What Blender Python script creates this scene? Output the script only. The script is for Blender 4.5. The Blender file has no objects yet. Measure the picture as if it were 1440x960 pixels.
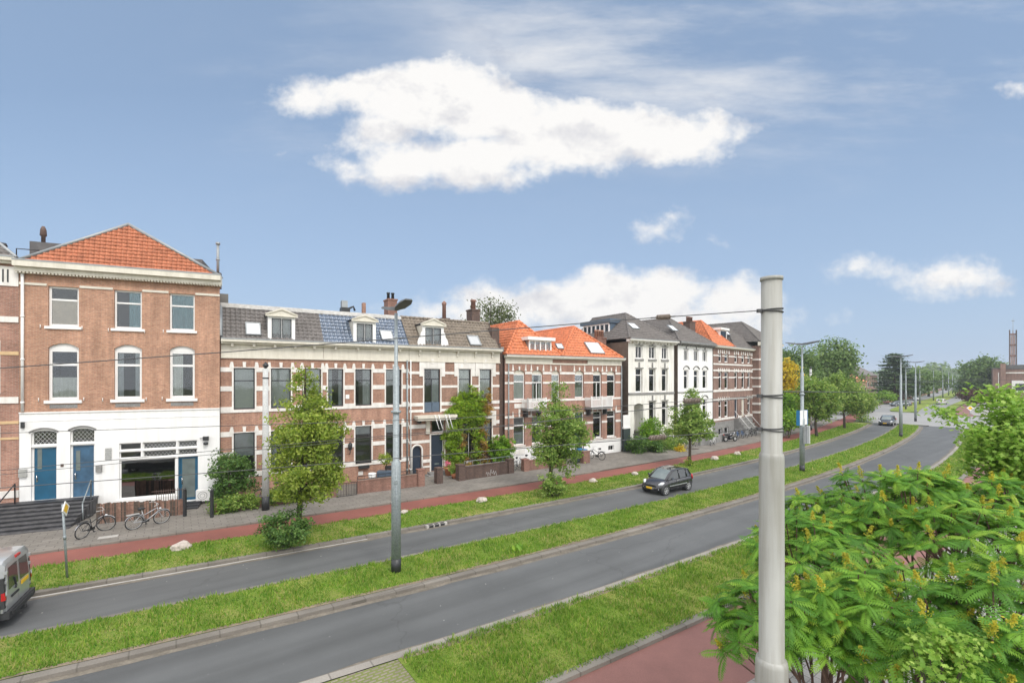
import bpy, bmesh, math, random
import numpy as np
from mathutils import Vector, Matrix
random.seed(7); RNG = np.random.default_rng(7)
R = math.radians
SC = bpy.context.scene
COL = SC.collection
# ------------------------------------------------------------------ camera (eye 7.3 m up, level, lens shift)
EYE, F, CX, Y0 = 7.3, 650.0, 720.0, 531.0
cam = bpy.data.cameras.new('camera'); camo = bpy.data.objects.new('camera', cam); COL.objects.link(camo)
camo.location = (0, 0, EYE); camo.rotation_euler = (R(90), 0, 0)
cam.sensor_width = 36; cam.lens = 36*F/1440; cam.shift_y = 51/1440
cam.clip_start = .1; cam.clip_end = 5000
SC.camera = camo
# ------------------------------------------------------------------ world: sky, clouds, sun
SC.view_settings.view_transform = 'Standard'; SC.view_settings.look = 'None'
SC.view_settings.exposure = 0.29; SC.view_settings.gamma = 1
SC.render.engine = 'CYCLES'
try:
    SC.cycles.use_denoising = True
    SC.cycles.denoiser = 'OPENIMAGEDENOISE'
except Exception: pass
SC.cycles.max_bounces = 6; SC.cycles.diffuse_bounces = 3; SC.cycles.glossy_bounces = 3
SC.cycles.transparent_max_bounces = 12; SC.cycles.transmission_bounces = 4
SC.cycles.caustics_reflective = False; SC.cycles.caustics_refractive = False
SC.cycles.sample_clamp_indirect = 6
SUN_DIR = Vector((.42, -.60, .80)).normalized()        # towards the sun: behind the viewer, to the right
world = bpy.data.worlds.new('World'); SC.world = world; world.use_nodes = True
def build_world():
    nt = world.node_tree; N = nt.nodes; L = nt.links; N.clear()
    def nd(t, **k):
        n = N.new(t)
        for a, b in k.items(): setattr(n, a, b)
        return n
    def mth(op, a, b=None, c=None, clamp=False):
        n = nd('ShaderNodeMath', operation=op, use_clamp=clamp)
        for i, x in enumerate((a, b, c)):
            if x is None: continue
            if isinstance(x, (int, float)): n.inputs[i].default_value = x
            else: L.new(x, n.inputs[i])
        return n.outputs[0]
    def smooth(x, a, b):
        n = nd('ShaderNodeMapRange', interpolation_type='SMOOTHSTEP')
        L.new(x, n.inputs[0]); n.inputs[1].default_value = a; n.inputs[2].default_value = b
        return n.outputs[0]
    tc = nd('ShaderNodeTexCoord'); sep = nd('ShaderNodeSeparateXYZ'); L.new(tc.outputs['Generated'], sep.inputs[0])
    x, y, z = sep.outputs
    ys = mth('MAXIMUM', y, .08)
    u = mth('DIVIDE', x, ys); v = mth('DIVIDE', z, ys)
    comb = nd('ShaderNodeCombineXYZ'); L.new(u, comb.inputs[0]); L.new(v, comb.inputs[1])
    uv = comb.outputs[0]
    def noise(scale, detail, rough, vec, sx=1., sy=1., off=0.):
        mp = nd('ShaderNodeMapping'); mp.inputs['Scale'].default_value = (sx, sy, 1); mp.inputs['Location'].default_value = (off, off*.7, off*1.3)
        L.new(vec, mp.inputs[0])
        n = nd('ShaderNodeTexNoise'); n.inputs['Scale'].default_value = scale; n.inputs['Detail'].default_value = detail; n.inputs['Roughness'].default_value = rough
        L.new(mp.outputs[0], n.inputs['Vector']); return n
    # soft warp so that cloud outlines are ragged
    w1 = noise(7, 5, .6, uv)
    wsub = nd('ShaderNodeVectorMath', operation='SUBTRACT'); L.new(w1.outputs['Color'], wsub.inputs[0]); wsub.inputs[1].default_value = (.5, .5, .5)
    wm = nd('ShaderNodeVectorMath', operation='MULTIPLY_ADD'); L.new(wsub.outputs[0], wm.inputs[0]); wm.inputs[1].default_value = (.10, .07, 0); L.new(uv, wm.inputs[2])
    def field(vec, ells):
        out = None
        for (px, py, rx, ry) in ells:
            cu, cv, ru, rv = (px-CX)/F, (Y0-py)/F, rx/F, ry/F
            n = nd('ShaderNodeVectorMath', operation='MULTIPLY_ADD'); L.new(vec, n.inputs[0])
            n.inputs[1].default_value = (1/ru, 1/rv, 0); n.inputs[2].default_value = (-cu/ru, -cv/rv, 0)
            l = nd('ShaderNodeVectorMath', operation='LENGTH'); L.new(n.outputs[0], l.inputs[0])
            d = mth('SUBTRACT', 1.0, l.outputs['Value'])
            d = mth('MULTIPLY', d, min(rx, ry)/60)
            if out is None: out = d
            else:
                m = nd('ShaderNodeMath', operation='SMOOTH_MAX'); L.new(out, m.inputs[0]); L.new(d, m.inputs[1]); m.inputs[2].default_value = .12; out = m.outputs[0]
        return out
    big = [(610, 132, 140, 66), (510, 130, 125, 38), (700, 165, 120, 55), (575, 228, 125, 42), (690, 218, 120, 46), (800, 186, 160, 62), (940, 196, 105, 46), (1015, 165, 50, 24), (490, 232, 60, 24),
           (920, 190, 130, 46), (1000, 180, 62, 32), (425, 140, 66, 26),
           (545, 182, 75, 34), (505, 205, 60, 22), (622, 440, 88, 30), (680, 425, 80, 36), (1030, 432, 85, 44), (900, 420, 130, 50), (790, 430, 150, 48), (690, 448, 120, 32), (640, 440, 70, 18), (860, 395, 80, 34), (960, 460, 200, 40),
           (922, 321, 38, 19), (940, 306, 20, 13), (402, 219, 17, 8), (1205, 378, 58, 23), (1332, 389, 92, 31), (1015, 348, 12, 6),
           (1425, 122, 38, 12), (-6, 208, 12, 10)]
    fld = field(wm.outputs[0], big)
    n2 = noise(9, 8, .62, uv, 1, 1.25, 3.1)
    dens = mth('ADD', fld, mth('MULTIPLY', mth('SUBTRACT', n2.outputs['Fac'], .5), 1.25))
    alpha = smooth(dens, -.04, .46)
    # cirrus veil
    c1 = noise(2.2, 7, .62, uv, .55, 2.2, 9.3)
    c2 = noise(1.1, 3, .5, uv, .6, 1.2, 5.7)
    cir = mth('MULTIPLY', smooth(c1.outputs['Fac'], .42, .80), smooth(c2.outputs['Fac'], .36, .62))
    cir = mth('MULTIPLY', cir, smooth(v, .28, .66))
    cir = mth('MULTIPLY', cir, .85)
    # cloud shade: a little greyer where thin below, whiter on top
    up = nd('ShaderNodeVectorMath', operation='ADD'); L.new(uv, up.inputs[0]); up.inputs[1].default_value = (.02, .034, 0)
    na, nb = noise(6.5, 6, .58, uv, 1, 1.35, 1.7), noise(6.5, 6, .58, up.outputs[0], 1, 1.35, 1.7)
    upw = nd('ShaderNodeVectorMath', operation='ADD'); L.new(wm.outputs[0], upw.inputs[0]); upw.inputs[1].default_value = (0, .05, 0)
    fup = field(upw.outputs[0], big)           # how much cloud lies above this point: undersides are greyer
    lit = mth('MULTIPLY_ADD', mth('SUBTRACT', na.outputs['Fac'], nb.outputs['Fac']), 1.9, .62)
    lit = mth('SUBTRACT', lit, mth('MULTIPLY', mth('SUBTRACT', fup, fld), .22))
    shade = nd('ShaderNodeValToRGB'); e = shade.color_ramp.elements
    e[0].position = .25; e[0].color = (.735, .735, .77, 1); e[1].position = .62; e[1].color = (1, .985, .965, 1)
    L.new(lit, shade.inputs[0])
    sky = nd('ShaderNodeTexSky', sky_type='NISHITA', sun_disc=False)
    sky.sun_elevation = math.asin(SUN_DIR.z); sky.sun_rotation = math.atan2(SUN_DIR.x, SUN_DIR.y)
    sky.air_density = 1.0; sky.dust_density = 1.2; sky.ozone_density = 1.0
    # thin high veil whitens the blue, more towards the horizon
    bs = nd('ShaderNodeBackground'); bs.inputs[1].default_value = .093
    hs = nd('ShaderNodeHueSaturation'); hs.inputs['Saturation'].default_value = 1.22; L.new(sky.outputs[0], hs.inputs['Color']); L.new(hs.outputs[0], bs.inputs[0])
    bv = nd('ShaderNodeBackground'); bv.inputs[0].default_value = (.452, .60, .825, 1); bv.inputs[1].default_value = .825
    hz = nd('ShaderNodeMapRange'); L.new(v, hz.inputs[0]); hz.inputs[1].default_value = 0; hz.inputs[2].default_value = .62; hz.inputs[3].default_value = .88; hz.inputs[4].default_value = .52
    m1 = nd('ShaderNodeMixShader'); L.new(hz.outputs[0], m1.inputs[0]); L.new(bs.outputs[0], m1.inputs[1]); L.new(bv.outputs[0], m1.inputs[2])
    bc = nd('ShaderNodeBackground'); L.new(shade.outputs[0], bc.inputs[0]); bc.inputs[1].default_value = .81
    m2 = nd('ShaderNodeMixShader'); L.new(mth('MAXIMUM', alpha, cir), m2.inputs[0]); L.new(m1.outputs[0], m2.inputs[1]); L.new(bc.outputs[0], m2.inputs[2])
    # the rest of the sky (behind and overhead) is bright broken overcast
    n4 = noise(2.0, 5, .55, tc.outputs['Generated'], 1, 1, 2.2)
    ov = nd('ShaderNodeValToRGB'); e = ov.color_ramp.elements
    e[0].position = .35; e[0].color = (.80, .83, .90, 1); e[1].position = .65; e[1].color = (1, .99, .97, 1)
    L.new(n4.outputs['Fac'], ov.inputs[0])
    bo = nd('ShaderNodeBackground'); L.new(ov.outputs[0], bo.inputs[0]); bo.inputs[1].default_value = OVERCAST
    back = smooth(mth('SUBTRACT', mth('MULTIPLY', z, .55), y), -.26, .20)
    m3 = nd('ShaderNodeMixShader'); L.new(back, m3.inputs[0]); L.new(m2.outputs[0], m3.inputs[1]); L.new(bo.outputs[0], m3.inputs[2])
    o = nd('ShaderNodeOutputWorld'); L.new(m3.outputs[0], o.inputs[0])
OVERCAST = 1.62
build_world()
sun = bpy.data.lights.new('sun', 'SUN'); sun.energy = 1.5; sun.angle = R(14); sun.color = (1, .955, .89)
suno = bpy.data.objects.new('sun', sun); COL.objects.link(suno); suno.location = (20, -30, 40)
suno.rotation_euler = SUN_DIR.to_track_quat('Z', 'Y').to_euler()

# ------------------------------------------------------------------ materials
MATS = {}
class Sh:
    """small node helper for one material"""
    def __init__(s, name):
        s.m = bpy.data.materials.new(name); s.m.use_nodes = True; s.nt = s.m.node_tree; s.N = s.nt.nodes; s.L = s.nt.links
        s.b = s.N['Principled BSDF']; s.out = s.N['Material Output']; s.tc = s.N.new('ShaderNodeTexCoord')
    def n(s, t, **k):
        x = s.N.new(t)
        for a, b in k.items(): setattr(x, a, b)
        return x
    def noise(s, scale, detail=4, rough=.55, vec=None, sc=None):
        x = s.n('ShaderNodeTexNoise'); x.inputs['Scale'].default_value = scale; x.inputs['Detail'].default_value = detail; x.inputs['Roughness'].default_value = rough
        v = vec or s.tc.outputs['Object']
        if sc:
            mp = s.n('ShaderNodeMapping'); mp.inputs['Scale'].default_value = sc; s.L.new(v, mp.inputs[0]); v = mp.outputs[0]
        s.L.new(v, x.inputs['Vector']); return x.outputs['Fac']
    def ramp(s, fac, stops):
        r = s.n('ShaderNodeValToRGB'); els = r.color_ramp.elements
        while len(els) < len(stops): els.new(.5)
        for e, (p, c) in zip(els, stops): e.position = p; e.color = (*c, 1)
        s.L.new(fac, r.inputs[0]); return r.outputs[0]
    def mix(s, a, b, fac, mode='MIX'):
        x = s.n('ShaderNodeMix', data_type='RGBA', blend_type=mode)
        for i, q in ((0, fac), (6, a), (7, b)):
            if isinstance(q, (int, float)): x.inputs[i].default_value = q
            elif isinstance(q, tuple): x.inputs[i].default_value = (*q, 1)
            else: s.L.new(q, x.inputs[i])
        return x.outputs[2]
    def col(s, c): s.L.new(c, s.b.inputs['Base Color'])
    def bump(s, h, strength=.3, dist=.02):
        x = s.n('ShaderNodeBump'); x.inputs['Strength'].default_value = strength; x.inputs['Distance'].default_value = dist
        s.L.new(h, x.inputs['Height']); s.L.new(x.outputs[0], s.b.inputs['Normal'])
def plain(name, c, rough=.6, var=.12, scale=6, metal=0, spec=None, bump=0, fine=0, coat=0, streak=0):
    if name in MATS: return MATS[name]
    s = Sh(name)
    lo = tuple(x*(1-var) for x in c); hi = tuple(min(1, x*(1+var)) for x in c)
    nz = s.noise(scale, 5)
    cc = s.ramp(nz, [(.3, lo), (.7, hi)])
    if fine:
        f = s.noise(fine, 2); cc = s.mix(cc, s.ramp(f, [(.35, (.7,)*3), (.65, (1.2,)*3)]), .5, 'MULTIPLY')
        if bump: s.bump(f, bump)
    elif bump: s.bump(nz, bump)
    if streak:
        sk = s.noise(2.2, 5, .65, None, (1.5, 1.5, .16)); cc = s.mix(cc, s.ramp(sk, [(.34, (1-streak, 1-streak*1.05, 1-streak*1.2)), (.60, (1.02,)*3)]), 1., 'MULTIPLY')
    s.col(cc); s.b.inputs['Roughness'].default_value = rough; s.b.inputs['Metallic'].default_value = metal
    if spec is not None: s.b.inputs['Specular IOR Level'].default_value = spec
    if coat: s.b.inputs['Coat Weight'].default_value = coat; s.b.inputs['Coat Roughness'].default_value = .04
    MATS[name] = s.m; return s.m
def brick(name, c1, c2, mortar, bw=.22, rh=.066, stain=.25):
    s = Sh(name)
    sp = s.n('ShaderNodeSeparateXYZ'); s.L.new(s.tc.outputs['Object'], sp.inputs[0])
    ad = s.n('ShaderNodeMath', operation='ADD'); s.L.new(sp.outputs[0], ad.inputs[0]); s.L.new(sp.outputs[1], ad.inputs[1])
    cb = s.n('ShaderNodeCombineXYZ'); s.L.new(ad.outputs[0], cb.inputs[0]); s.L.new(sp.outputs[2], cb.inputs[1])
    b = s.n('ShaderNodeTexBrick'); s.L.new(cb.outputs[0], b.inputs['Vector'])
    b.inputs['Color1'].default_value = (*c1, 1); b.inputs['Color2'].default_value = (*c2, 1); b.inputs['Mortar'].default_value = (*mortar, 1)
    b.inputs['Scale'].default_value = 1; b.inputs['Brick Width'].default_value = bw; b.inputs['Row Height'].default_value = rh
    b.inputs['Mortar Size'].default_value = .008; b.inputs['Bias'].default_value = -.1
    st = s.noise(.55, 6, .62)
    d = s.ramp(st, [(.3, (1-stain,)*3), (.7, (1+stain*.5,)*3)])
    c = s.mix(b.outputs['Color'], d, 1.0, 'MULTIPLY')
    sk = s.noise(1.6, 5, .65, None, (1.3, 1.3, .14)); c = s.mix(c, s.ramp(sk, [(.33, (.70, .69, .68)), (.58, (1.05,)*3)]), .8, 'MULTIPLY')
    blot = s.noise(7, 3, .6, cb.outputs[0], (1, 3.2, 1))
    c = s.mix(c, s.ramp(blot, [(.35, (.72, .70, .70)), (.65, (1.22, 1.2, 1.18))]), .8, 'MULTIPLY')
    s.col(c); s.b.inputs['Roughness'].default_value = .85
    s.bump(b.outputs['Fac'], -.25, .01)
    MATS[name] = s.m; return s.m
def glass(name, tint=(.95, .97, .96), refl=.012):
    s = Sh(name)
    t = s.n('ShaderNodeBsdfTransparent'); t.inputs[0].default_value = (*tint, 1)
    g = s.n('ShaderNodeBsdfGlossy'); g.inputs['Roughness'].default_value = .03; g.inputs[0].default_value = (.95, .97, 1, 1)
    nz = s.noise(1.3, 2); bp = s.n('ShaderNodeBump'); bp.inputs['Strength'].default_value = .05; bp.inputs['Distance'].default_value = .05
    s.L.new(nz, bp.inputs['Height']); s.L.new(bp.outputs[0], g.inputs['Normal'])
    fr = s.n('ShaderNodeFresnel'); fr.inputs['IOR'].default_value = 1.5
    ad = s.n('ShaderNodeMath', operation='ADD', use_clamp=True); s.L.new(fr.outputs[0], ad.inputs[0]); ad.inputs[1].default_value = refl
    mx = s.n('ShaderNodeMixShader'); s.L.new(ad.outputs[0], mx.inputs[0]); s.L.new(t.outputs[0], mx.inputs[1]); s.L.new(g.outputs[0], mx.inputs[2])
    s.L.new(mx.outputs[0], s.out.inputs[0]); MATS[name] = s.m; return s.m
def leafmat(name, stops, trans=.35, rough=.5, patch=None, attr=None):
    s = Sh(name)
    g = s.n('ShaderNodeNewGeometry')
    src = g.outputs['Random Per Island']
    if attr: an = s.n('ShaderNodeAttribute'); an.attribute_name = attr; src = an.outputs['Fac']
    c = s.ramp(src, stops)
    if attr: c = s.mix(c, s.ramp(g.outputs['Random Per Island'], [(0, (.82, .86, .82)), (1, (1.15, 1.1, 1.05))]), .8, 'MULTIPLY')
    nz = s.noise(1.1, 3)
    c = s.mix(c, s.ramp(nz, [(.35, (.72, .78, .72)), (.65, (1.2, 1.15, 1.1))]), .7, 'MULTIPLY')
    if patch:
        pn = s.noise(patch[0], 2)
        f = s.ramp(pn, [(patch[1], (0, 0, 0)), (patch[1]+.12, (1, 1, 1))])
        c = s.mix(c, patch[2], f)
    s.col(c); s.b.inputs['Roughness'].default_value = rough; s.b.inputs['Specular IOR Level'].default_value = .35
    t = s.n('ShaderNodeBsdfTranslucent'); s.L.new(c, t.inputs[0])
    mx = s.n('ShaderNodeMixShader'); mx.inputs[0].default_value = trans
    s.L.new(s.b.outputs[0], mx.inputs[1]); s.L.new(t.outputs[0], mx.inputs[2]); s.L.new(mx.outputs[0], s.out.inputs[0])
    MATS[name] = s.m; return s.m
ROAD_ANG = R(54)
def road_coords(s):
    mp = s.n('ShaderNodeMapping'); mp.inputs['Rotation'].default_value = (0, 0, ROAD_ANG-R(90)); s.L.new(s.tc.outputs['Object'], mp.inputs[0]); return mp.outputs[0]
def asphalt(name, c, wear=.12, streak=True):
    s = Sh(name); v = road_coords(s)
    f = s.noise(60, 3, .6); m = s.noise(.35, 5, .6)
    cc = s.ramp(m, [(.3, tuple(x*(1-wear) for x in c)), (.7, tuple(x*(1+wear) for x in c))])
    cc = s.mix(cc, s.ramp(f, [(.35, (.8,)*3), (.65, (1.2,)*3)]), .8, 'MULTIPLY')
    if streak:
        w = s.noise(1.0, 4, .5, v, (.03, 1.1, 1))
        cc = s.mix(cc, s.ramp(w, [(.35, (.80,)*3), (.65, (1.2,)*3)]), .8, 'MULTIPLY')
        pt = s.n('ShaderNodeTexVoronoi', feature='DISTANCE_TO_EDGE'); mpp = s.n('ShaderNodeMapping'); mpp.inputs['Scale'].default_value = (.10, .22, 1); s.L.new(v, mpp.inputs[0])
        wn = s.n('ShaderNodeTexNoise'); wn.inputs['Scale'].default_value = 1.5; s.L.new(v, wn.inputs['Vector']); wa = s.n('ShaderNodeVectorMath', operation='MULTIPLY_ADD'); s.L.new(wn.outputs['Color'], wa.inputs[0]); wa.inputs[1].default_value = (.16, .16, 0); s.L.new(mpp.outputs[0], wa.inputs[2]); s.L.new(wa.outputs[0], pt.inputs['Vector']); pt.inputs['Scale'].default_value = 1.4
        cc = s.mix(cc, (.035, .034, .033), s.ramp(pt.outputs['Distance'], [(.0, (.28,)*3), (.010, (0,)*3)]))
        sp = s.noise(1.4, 1, .5); cc = s.mix(cc, (.34, .33, .31), s.ramp(s.noise(9, 1, .2), [(.80, (0,)*3), (.83, (1,)*3)]))
    s.col(cc); s.b.inputs['Roughness'].default_value = .72; s.bump(f, .12, .004)
    MATS[name] = s.m; return s.m
def tiles(name, c1, c2, mortar, w, h, msz, off=.5):
    s = Sh(name); v = road_coords(s)
    b = s.n('ShaderNodeTexBrick', offset=off); s.L.new(v, b.inputs['Vector'])
    b.inputs['Color1'].default_value = (*c1, 1); b.inputs['Color2'].default_value = (*c2, 1); b.inputs['Mortar'].default_value = (*mortar, 1)
    b.inputs['Scale'].default_value = 1; b.inputs['Brick Width'].default_value = w; b.inputs['Row Height'].default_value = h; b.inputs['Mortar Size'].default_value = msz
    d = s.ramp(s.noise(.6, 6, .6), [(.3, (.78,)*3), (.7, (1.15,)*3)])
    f = s.ramp(s.noise(30, 2), [(.3, (.9,)*3), (.7, (1.1,)*3)])
    s.col(s.mix(s.mix(b.outputs['Color'], d, 1., 'MULTIPLY'), f, 1., 'MULTIPLY')); s.b.inputs['Roughness'].default_value = .85
    s.bump(b.outputs['Fac'], -.3, .01)
    MATS[name] = s.m; return s.m
def grassmat(name, a, b, dry):
    s = Sh(name); v = road_coords(s)
    n1 = s.noise(.9, 6, .65); n2 = s.noise(24, 4, .7); n3 = s.noise(.28, 4, .6)
    c = s.ramp(n1, [(.3, a), (.7, b)])
    c = s.mix(c, dry, s.ramp(n3, [(.46, (0,)*3), (.66, (.85,)*3)])); c = s.mix(c, (.22, .165, .105), s.ramp(s.noise(1.7, 5, .7), [(.62, (0,)*3), (.72, (.8,)*3)]))
    c = s.mix(c, s.ramp(n2, [(.3, (.55,)*3), (.7, (1.35,)*3)]), .85, 'MULTIPLY')
    s.col(c); s.b.inputs['Roughness'].default_value = .8; s.b.inputs['Specular IOR Level'].default_value = .2
    s.bump(n2, .9, .06)
    MATS[name] = s.m; return s.m
M_ASPH = asphalt('asphalt', (.096, .099, .099))
M_RED = asphalt('red_asphalt', (.215, .074, .057), .22, False)
M_REDN = asphalt('worn_red_asphalt', (.225, .105, .088), .26, False)
M_PAVE = tiles('concrete_pavers', (.185, .168, .145), (.225, .205, .18), (.105, .095, .08), .60, .30, .014)
M_PAVE2 = tiles('grey_pavers', (.30, .285, .265), (.36, .34, .32), (.16, .15, .14), .30, .30, .012)
M_CLINK = tiles('clinker_paving', (.20, .17, .13), (.25, .215, .165), (.15, .17, .05), .21, .11, .028)
M_KERB = tiles('kerb_stone', (.168, .15, .128), (.21, .19, .162), (.12, .108, .09), 1.0, 5.0, .02, 0)
M_KERBF = tiles('light_kerb_stone', (.25, .228, .20), (.31, .285, .25), (.17, .155, .135), 1.0, 5.0, .02, 0)
M_KERBL = plain('pale_concrete', (.42, .40, .37), .85, .15, 3, fine=30)
M_GRASS = grassmat('grass_turf', (.12, .20, .024), (.205, .285, .042), (.36, .31, .11))
M_DIRT = plain('bare_soil', (.21, .165, .115), .9, .3, 3, fine=25, bump=.3)
M_BRICK1 = brick('orange_brick', (.43, .215, .135), (.55, .30, .19), (.47, .36, .28))
M_BRICK2 = brick('red_brick', (.36, .175, .118), (.465, .24, .16), (.41, .325, .26))
M_BRICK2C = brick('brown_red_brick', (.30, .158, .107), (.395, .215, .148), (.36, .285, .235))
M_BRICK3 = brick('plum_brick', (.335, .165, .115), (.445, .225, .16), (.39, .31, .26))
M_BRICK5 = brick('dark_plum_brick', (.235, .13, .10), (.315, .18, .14), (.30, .25, .215))
M_BRICKD = brick('dark_brick', (.10, .062, .05), (.15, .09, .07), (.13, .105, .09))  # much darker than the front bricks, also on the recessed bay
M_BRICKW = brick('garden_wall_brick', (.25, .115, .085), (.33, .16, .12), (.27, .21, .17))
M_RENDER = plain('brown_render', (.165, .125, .095), .9, .22, 1.2, fine=12)
M_WHITE = plain('white_paint', (.80, .79, .77), .5, .035, 1.5)
M_STUCCO = plain('white_stucco', (.82, .815, .80), .75, .035, .6, streak=.07)
M_STUCCO4 = plain('cream_stucco', (.79, .77, .72), .75, .08, .7, streak=.18)
M_STONE = plain('white_trim_stone', (.76, .73, .69), .7, .10, 2.2, streak=.14)
M_CREAM = plain('cream_paint', (.68, .64, .55), .55, .06, 1.3, streak=.12)
M_SAND = plain('sandstone_trim', (.60, .42, .23), .8, .1, 3)
M_GREYST = plain('grey_plinth_stone', (.24, .235, .225), .85, .2, 2.5, fine=20)
M_TILE_O = plain('orange_roof_tile', (.64, .235, .13), .75, .22, 2.6, fine=9)
M_TILE_O3 = plain('glazed_orange_tile', (.60, .185, .075), .55, .26, 2.8, fine=7)
M_TILE_G = plain('grey_roof_tile', (.165, .148, .138), .7, .25, 2.5, fine=8)
M_TILE_B = plain('glazed_blue_tile', (.12, .155, .215), .18, .3, 4, spec=.9, fine=6)
M_TILE_BR = plain('brown_grey_tile', (.225, .185, .145), .75, .28, 2.5, fine=8)
M_TILE_D = plain('dark_roof_tile', (.15, .135, .125), .7, .22, 2.5, fine=8)
M_ZINC = plain('zinc_sheet', (.32, .335, .34), .5, .14, 2.2, metal=.4)
M_LEADW = plain('pale_flashing', (.58, .56, .53), .65, .22, 4)
M_ROOFF = plain('flat_roof_felt', (.12, .12, .12), .85, .2, 2)
M_BLACK = plain('black_metal', (.025, .026, .028), .45, .15, 5)
M_FRAMED = plain('dark_frame_paint', (.045, .05, .055), .45, .12, 5)
M_BLUE = plain('blue_door_paint', (.010, .088, .165), .42, .12, 2.2)
M_BLUE2 = plain('faded_blue_paint', (.042, .105, .18), .55, .3, 3)
M_NAVY = plain('navy_paint', (.022, .034, .055), .4, .12, 4)
M_NAVYP = plain('slate_blue_panel', (.085, .12, .165), .5, .1, 4)
M_STEP = plain('black_basalt', (.032, .032, .036), .55, .6, 3.5, fine=8)
M_STEPT = plain('lit_basalt_tread', (.085, .083, .085), .6, .4, 3.5, fine=8)  # treads paler than the risers: step highlights put into the colour
M_GLASS = glass('window_glass'); M_GLASSB = glass('shop_glass', (.10, .11, .105), .22)
M_ROOM = plain('room_wall', (.20, .19, .175), .9, .2, 1)
M_CURT = plain('white_curtain', (.74, .74, .72), .85, .06, 3); M_CURTT = plain('teal_curtain', (.20, .36, .42), .85, .15, 3)
M_CURTG = plain('grey_curtain', (.46, .48, .50), .85, .12, 3); M_BLINDB = plain('beige_blind', (.80, .62, .40), .8, .06, 2)
M_BOARD = plain('plywood_board', (.88, .72, .60), .8, .1, 3); M_BLINDG = plain('grey_blind', (.56, .58, .56), .8, .06, 2)
M_SKYL = plain('white_roller_blind', (.82, .83, .85), .4, .02, 2)
M_GALV = plain('galvanised_steel', (.29, .325, .335), .5, .10, 3, metal=.3, fine=16)
M_CONC = plain('concrete_pole', (.50, .505, .49), .85, .12, 2.5, fine=22)
def pole_paint():
    s = Sh('grey_pole_paint'); c = s.ramp(s.noise(1.3, 4), [(.3, (.315, .315, .29)), (.7, (.365, .362, .335))])
    st = s.noise(5, 4, .6, None, (1.6, 1.6, .09)); c = s.mix(c, s.ramp(st, [(.40, (.80, .78, .74)), (.60, (1.04,)*3)]), .9, 'MULTIPLY')
    sp = s.noise(16, 5, .7); c = s.mix(c, (.17, .12, .085), s.ramp(sp, [(.68, (0,)*3), (.74, (.75,)*3)]))
    s.col(c); s.b.inputs['Roughness'].default_value = .5; s.bump(s.noise(30, 3), .06, .004); MATS['grey_pole_paint'] = s.m; return s.m
M_GREYP = pole_paint()
M_CABLE = plain('cable_black', (.07, .07, .072), .6, .1, 8); M_INSUL = plain('brown_insulator', (.20, .16, .13), .6, .35, 18)
M_BARK = plain('bark', (.085, .065, .05), .9, .35, 7, fine=24, bump=.4); M_BARKR = plain('sumac_bark', (.13, .075, .055), .85, .3, 8)
M_ROCK = plain('pale_boulder', (.47, .41, .36), .85, .25, 5, fine=16, bump=.4)
M_WICKER = plain('willow_hurdle', (.20, .115, .085), .9, .3, 6, fine=26, bump=.5)
M_TERRA = plain('terracotta', (.50, .20, .10), .8, .15, 5); M_PINK = plain('pink_flower', (.70, .16, .25), .6, .3, 20)
M_YELLOW = plain('yellow_plate', (.85, .52, .03), .4, .04, 3); M_SIGNW = plain('white_sign', (.80, .80, .78), .4, .03, 3)
M_SIGNBL = plain('blue_sign_edge', (.02, .17, .36), .4, .06, 3); M_RUBBER = plain('tyre_rubber', (.022, .022, .023), .75, .15, 9)
M_ALLOY = plain('alloy_rim', (.52, .52, .51), .32, .08, 6, metal=.6); M_CARBLK = plain('black_car_paint', (.014, .014, .018), .22, .06, 4, coat=.8)
M_CARSIL = plain('silver_van_paint', (.46, .475, .48), .3, .04, 3, metal=.35, coat=.5); M_CARWHT = plain('white_car_paint', (.78, .78, .78), .28, .03, 3, coat=.5)
M_CARNAVY = plain('blue_grey_car_paint', (.06, .085, .11), .25, .06, 4, coat=.8)
M_PLAST = plain('dark_plastic', (.03, .031, .033), .6, .12, 7); M_LAMP = plain('headlamp_lens', (.72, .74, .76), .12, .05, 5, spec=.8)
M_TAIL = plain('red_tail_lens', (.45, .015, .018), .18, .1, 6, spec=.7); M_CARGL = plain('car_glass', (.035, .04, .042), .06, .08, 5, spec=.85)
M_CARGLW = plain('windscreen_glass', (.15, .18, .175), .05, .15, 2.2, spec=.9)
M_HEAD = plain('lamp_head_grey', (.10, .105, .11), .5, .1, 3)
M_CHROME = plain('chrome', (.62, .62, .62), .15, .03, 4, metal=1)
M_BIN = plain('bin_plastic', (.035, .05, .048), .5, .12, 4); M_BINBL = plain('blue_bin_lid', (.02, .18, .42), .45, .08, 4)
M_PV = plain('solar_glass', (.028, .03, .04), .15, .12, 2, spec=.8)
M_BIKEB = plain('bike_black', (.02, .02, .022), .4, .12, 6); M_BIKES = plain('bike_silver', (.47, .48, .50), .35, .1, 6, metal=.5)
M_BIKEBL = plain('bike_blue', (.03, .13, .33), .4, .1, 6); M_BIKEW = plain('bike_white', (.70, .70, .68), .4, .06, 6)
L_LIME = leafmat('lime_tree_leaf', [(0, (.17, .26, .03)), (.5, (.30, .40, .05)), (1, (.46, .52, .11))], .45)
L_LIME2 = leafmat('green_tree_leaf', [(0, (.13, .25, .04)), (.5, (.235, .365, .062)), (1, (.40, .49, .13))], .45)
L_DARK = leafmat('dark_leaf', [(0, (.06, .135, .026)), (.6, (.10, .205, .04)), (1, (.18, .28, .065))], .35)
L_FAR = leafmat('far_tree_leaf', [(0, (.09, .165, .045)), (.5, (.145, .24, .062)), (1, (.23, .32, .09))], .35)
L_CEDAR = leafmat('cedar_needle', [(0, (.075, .125, .07)), (1, (.145, .21, .11))], .3)
L_YEL = leafmat('yellow_leaf', [(0, (.50, .37, .025)), (1, (.80, .63, .05))], .4)
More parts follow.
